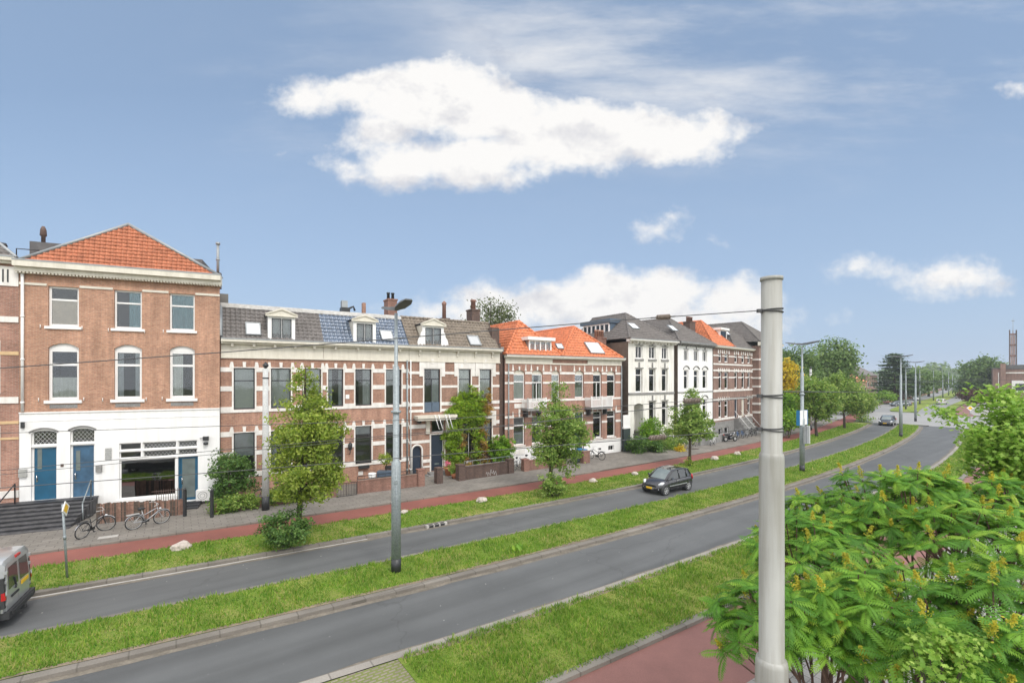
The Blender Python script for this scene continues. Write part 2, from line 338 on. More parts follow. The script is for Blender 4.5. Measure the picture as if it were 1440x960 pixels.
L_BRIGHT = leafmat('bright_bush_leaf', [(0, (.13, .28, .02)), (.5, (.20, .38, .03)), (1, (.31, .47, .05))], .4)
L_VINE = leafmat('creeper_leaf', [(0, (.17, .32, .02)), (.5, (.27, .43, .03)), (1, (.42, .52, .06))], .4)
L_VINER = leafmat('turning_creeper_leaf', [(0, (.24, .27, .04)), (.45, (.42, .26, .055)), (1, (.55, .32, .09))], .4)
L_SUMAC = leafmat('sumac_leaf', [(0, (.06, .175, .02)), (.4, (.115, .285, .028)), (.75, (.21, .405, .04)), (.92, (.30, .47, .05)), (1, (.46, .55, .07))], .36, .55, None, 'tone')
L_SUMACB = leafmat('sumac_flower', [(0, (.40, .40, .035)), (1, (.66, .56, .07))], .4)
L_MAPLE = leafmat('maple_leaf', [(0, (.18, .35, .045)), (.5, (.28, .46, .07)), (1, (.43, .58, .13))], .45)
L_REDB = leafmat('copper_leaf', [(0, (.085, .035, .03)), (1, (.15, .07, .05))], .3)
L_BIRCH = leafmat('birch_leaf', [(0, (.10, .135, .05)), (1, (.19, .22, .09))], .35)
L_GRASS = leafmat('grass_blade', [(0, (.10, .235, .02)), (.5, (.185, .345, .034)), (.86, (.31, .405, .06)), (1, (.50, .44, .17))], .4, .6, (.45, .66, (.42, .38, .11)))
# ------------------------------------------------------------------ builders
def tag(o, label, cat, group=None, kind=None):
    if label: o['label'] = label
    if cat: o['category'] = cat
    if group: o['group'] = group
    if kind: o['kind'] = kind
    return o
def thing(name, label, cat, loc=(0, 0, 0), rz=0, group=None):
    o = bpy.data.objects.new(name, None); COL.objects.link(o); o.empty_display_size = .2
    o.location = loc; o.rotation_euler = (0, 0, rz)
    return tag(o, label, cat, group)
def gp(x, y, z=0):
    D = F*(EYE-z)/(y-Y0); return Vector(((x-CX)*D/F, D, z))
def at(x, y, D):
    return Vector(((x-CX)*D/F, D, EYE-(y-Y0)*D/F))
class MB:
    def __init__(s): s.v = []; s.f = []; s.mi = []; s.sm = []
    def add(s, vs, fs, m=0, smooth=False):
        o = len(s.v); s.v.extend(tuple(p) for p in vs)
        for f in fs: s.f.append([o+i for i in f]); s.mi.append(m); s.sm.append(smooth)
        return s
    def box(s, x0, x1, y0, y1, z0, z1, m=0):
        v = [(x0, y0, z0), (x1, y0, z0), (x1, y1, z0), (x0, y1, z0), (x0, y0, z1), (x1, y0, z1), (x1, y1, z1), (x0, y1, z1)]
        return s.add(v, [(0, 3, 2, 1), (4, 5, 6, 7), (0, 1, 5, 4), (1, 2, 6, 5), (2, 3, 7, 6), (3, 0, 4, 7)], m)
    def prism(s, poly, y0, y1, m=0):
        """(x, z) polygon, anticlockwise seen from -y, extruded from y0 to y1"""
        n = len(poly); v = [(x, y0, z) for x, z in poly]+[(x, y1, z) for x, z in poly]
        return s.add(v, [list(range(n)), list(range(2*n-1, n-1, -1))]+[(i, i+n, (i+1) % n+n, (i+1) % n) for i in range(n)], m)
    def slab(s, poly, z0, z1, m=0):
        n = len(poly); v = [(p[0], p[1], z0) for p in poly]+[(p[0], p[1], z1) for p in poly]
        return s.add(v, [list(range(n-1, -1, -1)), list(range(n, 2*n))]+[(i, (i+1) % n, (i+1) % n+n, i+n) for i in range(n)], m)
    def tube(s, pts, r, n=8, m=0, cap=True):
        pts = [Vector(p) for p in pts]; rs = r if isinstance(r, (list, tuple)) else [r]*len(pts)
        o = len(s.v); prev = None
        for i, p in enumerate(pts):
            t = (pts[min(i+1, len(pts)-1)]-pts[max(i-1, 0)])
            t = t.normalized() if t.length > 1e-9 else Vector((0, 0, 1))
            if prev is None:
                a = t.orthogonal().normalized()
            else:
                a = prev-t*prev.dot(t); a = a.normalized() if a.length > 1e-6 else t.orthogonal().normalized()
            prev = a; b = t.cross(a)
            for k in range(n):
                q = 2*math.pi*k/n; s.v.append(tuple(p+(a*math.cos(q)+b*math.sin(q))*rs[i]))
        for i in range(len(pts)-1):
            for k in range(n):
                s.f.append([o+i*n+k, o+i*n+(k+1) % n, o+(i+1)*n+(k+1) % n, o+(i+1)*n+k]); s.mi.append(m); s.sm.append(n > 5)
        if cap:
            s.f.append([o+k for k in range(n-1, -1, -1)]); s.mi.append(m); s.sm.append(False)
            e = o+(len(pts)-1)*n; s.f.append([e+k for k in range(n)]); s.mi.append(m); s.sm.append(False)
        return s
    def lathe(s, prof, c=(0, 0, 0), n=20, m=0):
        o = len(s.v); c = Vector(c)
        for r, z in prof:
            for k in range(n):
                q = 2*math.pi*k/n; s.v.append((c.x+r*math.cos(q), c.y+r*math.sin(q), c.z+z))
        for i in range(len(prof)-1):
            for k in range(n):
                s.f.append([o+i*n+k, o+i*n+(k+1) % n, o+(i+1)*n+(k+1) % n, o+(i+1)*n+k]); s.mi.append(m); s.sm.append(True)
        for i, rev in ((0, True), (len(prof)-1, False)):
            if prof[i][0] > 1e-4:
                ring = [o+i*n+k for k in range(n)]; s.f.append(ring[::-1] if rev else ring); s.mi.append(m); s.sm.append(False)
        return s
    def torus(s, c, ax, R0, r0, n=24, k=6, m=0, a0=0, a1=2*math.pi):
        ax = Vector(ax).normalized(); u = ax.orthogonal().normalized(); w = ax.cross(u)
        full = abs(a1-a0-2*math.pi) < 1e-6
        pts = [Vector(c)+(u*math.cos(a0+(a1-a0)*i/n)+w*math.sin(a0+(a1-a0)*i/n))*R0 for i in range(n+1)]
        return s.tube(pts, r0, k, m, cap=not full)
    def build(s, name, mats, parent=None, loc=None, smooth=None):
        me = bpy.data.meshes.new(name); me.from_pydata(s.v, [], s.f)
        if not isinstance(mats, (list, tuple)): mats = [mats]
        for m in mats: me.materials.append(m)
        me.polygons.foreach_set('material_index', s.mi)
        me.polygons.foreach_set('use_smooth', [smooth]*len(s.f) if smooth is not None else s.sm)
        me.update(); o = bpy.data.objects.new(name, me); COL.objects.link(o)
        if parent: o.parent = parent
        if loc: o.location = loc
        return o
def copy_tree(o, parent=None):
    c = o.copy(); COL.objects.link(c); c.parent = parent
    for ch in list(o.children): copy_tree(ch, c)
    return c
# ------------------------------------------------------------------ foliage
def np_mesh(name, V, loops, nper, mat, parent=None, loc=None):
    me = bpy.data.meshes.new(name); nf = len(loops)//nper
    me.vertices.add(len(V)); me.vertices.foreach_set('co', np.ascontiguousarray(V, dtype=np.float32).ravel())
    me.loops.add(len(loops)); me.loops.foreach_set('vertex_index', np.ascontiguousarray(loops, dtype=np.int32))
    me.polygons.add(nf); me.polygons.foreach_set('loop_start', np.arange(nf, dtype=np.int32)*nper)
    try: me.polygons.foreach_set('loop_total', np.full(nf, nper, dtype=np.int32))
    except Exception: pass
    me.update(calc_edges=True); me.validate()
    for m in (mat if isinstance(mat, (list, tuple)) else [mat]): me.materials.append(m)
    o = bpy.data.objects.new(name, me); COL.objects.link(o)
    if parent: o.parent = parent
    if loc is not None: o.location = loc
    return o
def frames(nrm):
    n = nrm/np.maximum(1e-9, np.linalg.norm(nrm, axis=1, keepdims=True))
    a = RNG.normal(size=n.shape); a -= n*np.sum(a*n, 1, keepdims=True); a /= np.maximum(1e-9, np.linalg.norm(a, axis=1, keepdims=True))
    return n, a, np.cross(n, a)
LEAF = np.array([(0, -.5, 0), (.20, -.22, .05), (.25, .08, .06), (0, .5, -.04), (-.25, .08, .06), (-.20, -.22, .05)])   # pointed oval, folded on its midrib
LEAF_F = [(0, 1, 2, 3), (0, 3, 4, 5)]
def leaf_cloud(P, nrm, size):
    n, a, b = frames(nrm); k = len(P)
    sz = size*RNG.uniform(.65, 1.3, (k, 1))
    T = LEAF
    V = P[:, None, :]+(T[None, :, 0:1]*a[:, None, :]+T[None, :, 1:2]*b[:, None, :]+T[None, :, 2:3]*n[:, None, :])*sz[:, None, :]
    base = np.arange(k)[:, None, None]*6; fs = np.array(LEAF_F)[None]+base
    return V.reshape(-1, 3), fs.reshape(-1)
def clumps(blobs, ncl):
    B = np.array([list(b[0])+list(b[1]) for b in blobs], dtype=float)
    vol = B[:, 3]*B[:, 4]*B[:, 5]; vol /= vol.sum()
    idx = RNG.choice(len(B), ncl, p=vol)
    d = RNG.normal(size=(ncl, 3)); d /= np.linalg.norm(d, axis=1, keepdims=True)
    r = RNG.uniform(.12, 1, (ncl, 1))**.42
    C = B[idx, :3]+d*r*B[idx, 3:]
    far = RNG.random((ncl, 1)) < .14; C = np.where(far, B[idx, :3]+d*RNG.uniform(1., 1.32, (ncl, 1))*B[idx, 3:], C)
    return C, d
def foliage(name, parent, blobs, ncl, per, sig, size, mat, up=.5, origin=(0, 0, 0), droop=0):
    C, d = clumps(blobs, ncl); o = np.array(origin, dtype=float)
    P = np.repeat(C, per, 0)+RNG.normal(size=(ncl*per, 3))*sig*np.array([1, 1, .75])
    if droop: P[:, 2] -= np.abs(RNG.normal(size=len(P)))*droop
    nrm = RNG.normal(size=P.shape)*.55+np.repeat(d*.75+RNG.normal(size=d.shape)*.45, per, 0)+np.array([0, 0, up])
    V, L = leaf_cloud(P-o, nrm, size)
    ob = np_mesh(name, V, L, 4, mat, parent)
    return ob, C-o
def limbs(mb, base, top, r0, C, n, m=0, start=.35, r1=.02):
    """tapered trunk and bowed limbs out to a choice of the leaf clumps"""
    base = Vector(base); top = Vector(top)
    mid = [base.lerp(top, t)+Vector((random.uniform(-1, 1), random.uniform(-1, 1), 0))*r0*.5*(0 < t < 1) for t in (0, .25, .5, .75, 1)]
    mb.tube([mid[0]-Vector((0, 0, .15))]+mid[1:], [r0*1.25, r0*.95, r0*.75, r0*.5, r0*.2], 9, m)
    idx = RNG.choice(len(C), min(n, len(C)), replace=False)
    for i in idx:
        c = Vector(C[i]); h = c.z-base.z; H = top.z-base.z
        t = max(start, min(.95, (h/H)*.72 if H > 0 else .5)); p = base.lerp(top, t)
        q = p.lerp(c, .55)+Vector((0, 0, .10*(c-p).length))
        r = r0*(1-t)*.42+r1*.6
        mb.tube([p, q, c], [r, r*.6, r*.2], 5, m)
    return mb
def tree(name, label, cat, base, blobs, ncl, per, sig, size, mat, trunk_r=.14, top=None, nl=22, group=None, start=.35, up=.5, bark=None):
    base = Vector(base); t = thing(name, label, cat, base, 0, group)
    ob, C = foliage('crown', t, blobs, ncl, per, sig, size, mat, up, base)
    tp = Vector(top)-base if top else Vector((0, 0, float(C[:, 2].max())*.85))
    limbs(MB(), (0, 0, 0), tp, trunk_r, C, nl, start=start).build('trunk', bark or M_BARK, t)
    return t
def shrub(name, label, cat, base, blobs, ncl, per, sig, size, mat, nl=10, group=None, up=.4, stem=True, second=None):
    base = Vector(base); t = thing(name, label, cat, base, 0, group)
    ob, C = foliage('foliage', t, blobs, ncl, per, sig, size, mat, up, base)
    if second: foliage(second[0], t, second[1], second[2], per, sig, size, second[3], up, base)
    mb = MB()
    for i in RNG.choice(len(C), min(nl, len(C)), replace=False):
        c = Vector(C[i]); mb.tube([(c.x*.25, c.y*.25, -.02), (c.x*.6, c.y*.6, c.z*.55), c], [.022, .016, .005], 5)
    mb.build('stem', M_BARK, t)
    return t
# ------------------------------------------------------------------ roads: every edge runs at a fixed offset from one curve
SA, CA = math.sin(ROAD_ANG), math.cos(ROAD_ANG)
_cp = [(-60, 13.4), (-30, 5.94), (-10, 2.64), (0, 1.485), (10, .66), (20, .165), (30, 0), (40, .165), (50, .66), (60, 1.485), (70, 2.64), (80, 4.1), (90, 5.9), (100, 8.0), (115, 11.9), (131, 16.2), (160, 20.6), (220, 27.5), (308, 40), (600, 86), (1500, 230)]
def bend(p):
    xs = [a for a, b in _cp]; ys = [b for a, b in _cp]
    if p <= xs[0]: return ys[0]+(p-xs[0])*(ys[1]-ys[0])/(xs[1]-xs[0])
    if p >= xs[-1]: return ys[-1]+(p-xs[-1])*.16
    for i in range(len(xs)-1):
        if p <= xs[i+1]: break
    sl = lambda j: (ys[min(j+1, len(ys)-1)]-ys[max(j-1, 0)])/(xs[min(j+1, len(xs)-1)]-xs[max(j-1, 0)])
    h = xs[i+1]-xs[i]; t = (p-xs[i])/h
    return (2*t**3-3*t*t+1)*ys[i]+(t**3-2*t*t+t)*h*sl(i)+(-2*t**3+3*t*t)*ys[i+1]+(t**3-t*t)*h*sl(i+1)
def rd(p, off, z=0.):
    """p metres along the street, off metres to its left (away from the viewer)"""
    q = off+bend(p); return Vector((p*SA-q*CA, p*CA+q*SA, z))
def prange(a, b):
    ps = [a]; 
    while ps[-1] < b:
        p = ps[-1]; ps.append(min(b, p+(1.0 if -15 < p < 45 else 2.0 if p < 140 else 8.0 if p < 400 else 60)))
    return ps
def strip(name, a, b, o0, o1, z, mat, side0=0., side1=0., wob=0., kind='structure', ends=True):
    """flat band between offsets o0 (near) and o1 (far); o0/o1 numbers or functions of p; side > 0 adds a vertical face that deep"""
    f0 = o0 if callable(o0) else (lambda p: o0); f1 = o1 if callable(o1) else (lambda p: o1)
    mb = MB(); ps = prange(a, b); rows = []
    for p in ps:
        w0 = math.sin(p*1.7)*.5+math.sin(p*4.1+1)*.3+math.sin(p*9.7)*.2; w1 = math.sin(p*1.3+2)*.5+math.sin(p*3.7)*.3+math.sin(p*8.3)*.2
        A = rd(p, f0(p)+wob*w0, z); B = rd(p, f1(p)+wob*w1, z); rows.append((A, B))
    vs = []
    for A, B in rows: vs += [A, B, A-Vector((0, 0, side0)), B-Vector((0, 0, side1))]
    fs = []
    for i in range(len(rows)-1):
        j = 4*i; fs.append((j, j+4, j+5, j+1))
        if side0: fs.append((j, j+2, j+6, j+4))
        if side1: fs.append((j+1, j+5, j+7, j+3))
    if ends and (side0 or side1):
        d = max(side0, side1)
        for j in (0, 4*(len(rows)-1)):
            o = len(vs); vs += [vs[j]-Vector((0, 0, d)), vs[j+1]-Vector((0, 0, d))]; fs.append((j, j+1, o+1, o))
    mb.add(vs, fs); ob = mb.build(name, mat); ob['kind'] = kind
    return ob
# ------------------------------------------------------------------ façades
class Fac:
    """a straight house front: origin on the ground, direction to the right; z up; b metres back from the front"""
    def __init__(s, P, ang):
        s.P = Vector((P[0], P[1])); s.d = Vector((math.sin(ang), math.cos(ang))); s.n = Vector((-math.cos(ang), math.sin(ang))); s.phi = math.pi/2-ang
    def hit(s, x, b=0):
        r = Vector(((x-CX)/F, 1)); Q = s.P+s.n*b
        det = s.d.x*(-r.y)+r.x*s.d.y
        u = (-Q.x*(-r.y)+(-Q.y)*r.x)/det
        D = Q.y+u*s.d.y; return u, D
    def U(s, x, b=0): return s.hit(x, b)[0]
    def Z(s, x, y, b=0): return EYE-(y-Y0)*s.hit(x, b)[1]/F
    def pt(s, u, b=0, z=0): q = s.P+s.d*u+s.n*b; return Vector((q.x, q.y, z))
    def loc(s, P): v = Vector((P[0], P[1]))-s.P; return v.dot(s.d), v.dot(s.n)
class House:
    def __init__(s, name, label, cat, fac, xl, xr, D=10., group=None):
        s.fac = fac; s.u0 = fac.U(xl); s.w = fac.U(xr)-s.u0; s.D = D
        s.root = thing(name, label, cat, fac.pt(s.u0), fac.phi, group); s.open = []; s.skew = 0.
    def U(s, x, b=0): return s.fac.U(x, b)-s.u0
    def Z(s, x, y, b=0): return s.fac.Z(x, y, b)
    def rect(s, x0, x1, yt, yb, xm=None, b=0):
        xm = (x0+x1)/2 if xm is None else xm
        return (s.U(x0, b), s.U(x1, b), s.Z(xm, yb, b), s.Z(xm, yt, b))
    def part(s, mb, name, mats, parent=None): return mb.build(name, mats, parent or s.root)
    def wall(s, H, mats, zsplit=None, x0=0, x1=None, name='wall', side=True, reveal=.20, z0=0, m_side=None):
        """front with real openings, reveals, side and back walls; mats = [front, ground floor, side]"""
        x1 = s.w if x1 is None else x1; mb = MB()
        xs = sorted({x0, x1, *[o[0] for o in s.open], *[o[1] for o in s.open]}); xs = [x for x in xs if x0 <= x <= x1]
        zs = sorted({z0, H, *([zsplit] if zsplit else []), *[o[2] for o in s.open], *[o[3] for o in s.open]}); zs = [z for z in zs if z0 <= z <= H]
        for i in range(len(xs)-1):
            for j in range(len(zs)-1):
                cx, cz = (xs[i]+xs[i+1])/2, (zs[j]+zs[j+1])/2
                if any(o[0] < cx < o[1] and o[2] < cz < o[3] for o in s.open): continue
                m = 1 if zsplit and cz < zsplit else 0
                mb.add([(xs[i], 0, zs[j]), (xs[i+1], 0, zs[j]), (xs[i+1], 0, zs[j+1]), (xs[i], 0, zs[j+1])], [(0, 1, 2, 3)], m)
        for o in s.open:
            a, b, c, d = o[:4]; r = o[5] if len(o) > 5 else reveal; rise = o[4]; m = 1 if zsplit and (c+d)/2 < zsplit else 0
            mb.add([(a, 0, c), (a, r, c), (a, r, d-rise), (a, 0, d-rise)], [(0, 1, 2, 3)], m); mb.add([(b, 0, c), (b, r, c), (b, r, d-rise), (b, 0, d-rise)], [(3, 2, 1, 0)], m)
            mb.add([(a, 0, c), (b, 0, c), (b, r, c), (a, r, c)], [(0, 1, 2, 3)], m)
            if rise <= 0: mb.add([(a, 0, d), (b, 0, d), (b, r, d), (a, r, d)], [(3, 2, 1, 0)], m)
            else:
                arc = s.arc(a, b, d-rise, rise, 12)
                for k in range(len(arc)-1):
                    (xa, za), (xb, zb) = arc[k], arc[k+1]
                    mb.add([(xa, 0, za), (xb, 0, zb), (xb, r, zb), (xa, r, za)], [(3, 2, 1, 0)], m)
                    mb.add([(xa, 0, za), (xb, 0, zb), (xb, 0, d), (xa, 0, d)], [(0, 1, 2, 3)], m)
        D = s.D; ms = 2; k = s.skew*D
        if side:
            for zz0, zz1, m in ((z0, H, ms),):
                mb.add([(x0, 0, zz0), (x0+k, D, zz0), (x0+k, D, zz1), (x0, 0, zz1)], [(0, 3, 2, 1)], m)
                mb.add([(x1, 0, zz0), (x1+k, D, zz0), (x1+k, D, zz1), (x1, 0, zz1)], [(0, 1, 2, 3)], m)
                mb.add([(x0+k, D, zz0), (x1+k, D, zz0), (x1+k, D, zz1), (x0+k, D, zz1)], [(3, 2, 1, 0)], m)
            # inside: floors and a back wall of the front rooms
            mb.add([(x0, 3.2, z0), (x1, 3.2, z0), (x1, 3.2, H), (x0, 3.2, H)], [(0, 1, 2, 3)], 3)
            for o in sorted({round(o[2]-.35, 1) for o in s.open}): mb.add([(x0, .3, o), (x1, .3, o), (x1, 3.2, o), (x0, 3.2, o)], [(0, 1, 2, 3)], 3)
        while len(mats) < 3: mats = mats+[mats[0]]
        return s.part(mb, name, mats[:3]+[M_ROOM])
    @staticmethod
    def arc(a, b, zs, rise, n):
        w = (b-a)/2; rad = (w*w+rise*rise)/(2*rise); cz = zs+rise-rad; th = math.asin(min(1, w/rad))
        if rise > w: th = math.pi-th
        return [((a+b)/2+rad*math.sin(-th+2*th*k/n), cz+rad*math.cos(-th+2*th*k/n)) for k in range(n+1)]
    def opening(s, r, rise=0., reveal=.2): s.open.append((*r, rise, reveal)); return r
    def window(s, r, fm=None, transom=None, mull=0, fw=.075, sill=None, curtain=None, head=0., rise=0., y=.13, bars=None, gl=None, name='window', split_frame=None, apron=None, cut=True, headm=None):
        """frame mesh with sub-parts pane, curtain and sill; transom = share of height above the transom bar; head = closed panel under an arch"""
        a, b, c, d = r; fm = fm or M_WHITE
        if cut: s.opening(r, rise, y+.08)
        mb = MB(); t = .07; top = d-head
        mb.box(a, a+fw, y, y+t, c, top); mb.box(b-fw, b, y, y+t, c, top); mb.box(a+fw, b-fw, y, y+t, c, c+fw*1.25); mb.box(a+fw, b-fw, y, y+t, top-fw, top)
        if head:
            if rise: mb.prism([(a, top), (b, top)]+s.arc(a, b, d-rise, rise, 10)[::-1], y-.01, y+t, 1)
            else: mb.box(a, b, y-.01, y+t, top, d, 1)
        zt = top
        if transom:
            zt = top-(top-c)*transom; mb.box(a+fw, b-fw, y-.015, y+t-.01, zt-fw*.5, zt+fw*.5)
        for k in range(mull):
            x = a+(b-a)*(k+1)/(mull+1); mb.box(x-fw*.4, x+fw*.4, y+.004, y+t-.006, c+fw, (zt if transom else top)-fw*.5)
        if split_frame is not None:
            i = .045
            for (p, q, u, v) in ((a+fw, b-fw, c+fw*1.25, zt-fw*.5),):
                mb.box(p, p+i, y-.006, y+t-.02, u, v, 2); mb.box(q-i, q, y-.006, y+t-.02, u, v, 2); mb.box(p+i, q-i, y-.006, y+t-.02, u, u+i, 2); mb.box(p+i, q-i, y-.006, y+t-.02, v-i, v, 2)
        if bars == 'lattice':
            z0 = zt if transom else c; st = .17
            for k in range(-12, 24):
                for sg in (1, -1):
                    pts = []
                    for tt in np.linspace(0, 1, 26):
                        zz = z0+fw+(top-z0-2*fw)*tt; xx = a+fw+k*st+sg*(zz-z0)*.75
                        if a+fw < xx < b-fw: pts.append((xx, y+.012, zz))
                    if len(pts) > 1: mb.tube([pts[0], pts[-1]], .006, 4, 3, False)
        w = s.part(mb, name, [fm, headm or M_CREAM if head else fm, split_frame or fm, M_SIGNW])
        pn = MB(); pn.box(a+.01, b-.01, y+.030, y+.038, c+.01, top-.01); s.part(pn, 'pane', gl or M_GLASS, w)
        if curtain:
            kind, cm = curtain[0], curtain[1]; cv = MB()
            if kind == 'lowboard': cv.box(a+.03, b-.03, y+.05, y+.06, c+.02, c+(top-c)*.66)
            elif kind == 'blind':
                zb = c+(top-c)*(curtain[2] if len(curtain) > 2 else 0)
                n = max(3, int((top-zb)/.09))
                for k in range(n):
                    z0 = zb+(top-zb)*k/n; z1 = zb+(top-zb)*(k+1)/n; cv.add([(a+.02, y+.06, z0), (b-.02, y+.06, z0), (b-.02, y+.08, z1), (a+.02, y+.08, z1)], [(0, 1, 2, 3)])
            else:
                spans = {'sheet': [(a, b)], 'sides': [(a, a+(b-a)*.3), (b-(b-a)*.28, b)], 'left': [(a, a+(b-a)*.5)], 'right': [(a+(b-a)*.5, b)], 'low': [(a, b)]}[kind]
                ztop = c+(top-c)*.45 if kind == 'low' else top
                for (p, q) in spans:
                    n = 28; row = [(p+(q-p)*k/n, y+.085+.020*math.sin(k*1.55)+.008*math.sin(k*.7), 0) for k in range(n+1)]
                    cv.add([(x, yy, c) for x, yy, _ in row]+[(x, yy, ztop) for x, yy, _ in row], [(k, k+1, n+2+k, n+1+k) for k in range(n)], 0, True)
            s.part(cv, 'blind' if kind == 'blind' else 'curtain', cm, w)
        if sill:
            ov, th, mt = sill; q = MB(); q.box(a-ov, b+ov, -.09, y+.02, c-th, c-.002); s.part(q, 'sill', mt, w)
            if apron: q2 = MB(); q2.box(a+.06, b-.06, -.012, .01, c-th-.26, c-th-.05); s.part(q2, 'apron', apron, w)
        return w
    def bands(s, zz, mat=None, y=-.035, x0=0, x1=None, name='stone_band', pad=0.):
        x1 = s.w if x1 is None else x1
        for (z0, z1) in zz:
            mb = MB(); mb.box(x0, x1, -.001, .012, (z0+z1)/2-.002, (z0+z1)/2+.002) if 0 else None
            cuts = sorted((o[0]-pad, o[1]+pad) for o in s.open if o[2] < z1-.01 and o[3] > z0+.01)
            x = x0
            for a, b in cuts+[(x1, x1)]:
                if a-x > .02: q = MB(); q.box(x, a, y, .01, z0, z1); s.part(q, name, mat or M_STONE)
                x = max(x, b)
    def keystones(s, rects, h=.34, w=.17, spread=.10, mid=True, mat=None, sharp=False, dz=.03):
        for (a, b, c, d) in rects:
            z0 = d+dz
            if mid: mb = MB(); mb.prism([((a+b)/2-w*.42, z0), ((a+b)/2+w*.42, z0), ((a+b)/2+w*.55, z0+h), ((a+b)/2-w*.55, z0+h)], -.045, .01); s.part(mb, 'keystone', mat or M_STONE)
            for sg, x in ((-1, a), (1, b)):
                p = [(x-sg*.03, z0-.05), (x+sg*w*1.25, z0-.05), (x+sg*w*(1.25 if not sharp else 1.0), z0+h*.3), (x+sg*w*(.9 if not sharp else .75), z0+h*(1 if not sharp else 1.5)), (x+sg*w*(.2 if not sharp else .5), z0+h*(1 if not sharp else 1.5))]
                mb = MB(); mb.prism(p if sg > 0 else p[::-1], -.042, .01); s.part(mb, 'springer_stone', mat or M_STONE)
    def jambs(s, rects, w=.09, mat=None):
        for (a, b, c, d) in rects:
            mb = MB(); P = [(a-w, c-.01), (a-.002, c-.01), (a-.002, d+.002), (b+.002, d+.002), (b+.002, c-.01), (b+w, c-.01), (b+w, d+.05), (a-w, d+.05)]
            n = len(P); mb.add([(x, -.02, z) for x, z in P]+[(x, .01, z) for x, z in P], [(0, 1, 2, 7), (2, 3, 6, 7), (3, 4, 5, 6)]+[(i, i+n, (i+1) % n+n, (i+1) % n) for i in range(n)]); s.part(mb, 'window_surround', mat or M_STONE)
    def cornice(s, z0, z1, out=.45, mat=None, x0=0, x1=None, blocks=0, gutter=True, frieze=None, fm=None, brackets=False):
        x1 = s.w if x1 is None else x1; mb = MB()
        h = z1-z0; mb.box(x0, x1, -out*.62, .02, z0, z0+h*.45); mb.box(x0, x1, -out, .02, z0+h*.452, z1)
        if gutter: mb.box(x0, x1, -out-.02, -out+.10, z1+.002, z1+.07, 1); mb.box(x0, x1, -out+.102, .4, z1+.002, z1+.03, 1)
        if frieze is not None: mb.box(x0+.01, x1-.01, -.055, .01, frieze, z0-.002); mb.box(x0, x1, -.10, .012, frieze-.10, frieze-.002)
        if blocks:
            for k in range(blocks):
                x = x0+(x1-x0)*(k+.5)/blocks; zz = z0-.002
                bh = .14 if blocks < 20 else .07; bw_ = .07 if blocks < 20 else .04; mb.box(x-bw_, x+bw_, -out*.58, -.055, zz-bh, zz); mb.box(x-.05, x+.05, -.14, -.056, zz-.42, zz-.142) if brackets else None
        return s.part(mb, 'cornice', [mat or M_CREAM, M_ZINC])
    def pipe(s, x, z0, z1, r=.05, mat=None, y=-.10):
        mb = MB(); mb.tube([(x, y, z0), (x, y, z1)], r, 8)
        for k in range(int((z1-z0)/2.2)+1): mb.tube([(x, y, z0+.4+k*2.2), (x, y, z0+.5+k*2.2)], r*1.25, 8)
        return s.part(mb, 'drainpipe', mat or M_SIGNW)
    def door(s, r, mat, glass_rects=(), y=.16, frame=None, name='door', handle=True, hx=.12, cut=True, panels=0):
        a, b, c, d = r
        if cut: s.opening(r, 0, y+.06)
        mb = MB(); f = .07; mb.box(a, a+f, y-.03, y+.06, c, d, 1); mb.box(b-f, b, y-.03, y+.06, c, d, 1); mb.box(a+f, b-f, y-.03, y+.06, d-f, d, 1)
        mb.box(a+f+.003, b-f-.003, y, y+.045, c+.015, d-f-.003)
        iw = b-a-2*f
        for k in range(panels): z0 = c+.15+(d-c-.3)*k/panels; z1 = c+.05+(d-c-.3)*(k+1)/panels; mb.box(a+f+iw*.18, b-f-iw*.18, y-.012, y, z0, z1)
        o = s.part(mb, name, [mat, frame or M_WHITE])
        for (p, q, u, v) in glass_rects:
            g = MB(); g.box(a+f+iw*p, a+f+iw*q, y-.012, y-.001, c+(d-c)*u, c+(d-c)*v); s.part(g, 'door_glass', M_CARGLW, o)
        if handle:
            hmb = MB(); x = a+f+hx*iw; hmb.tube([(x, y-.05, c+1.0), (x, y-.05, c+1.3)], .018, 8); hmb.box(x-.03, x+.03, y-.02, y, c+.95, c+1.2); s.part(hmb, 'handle', M_CHROME, o)
        return o
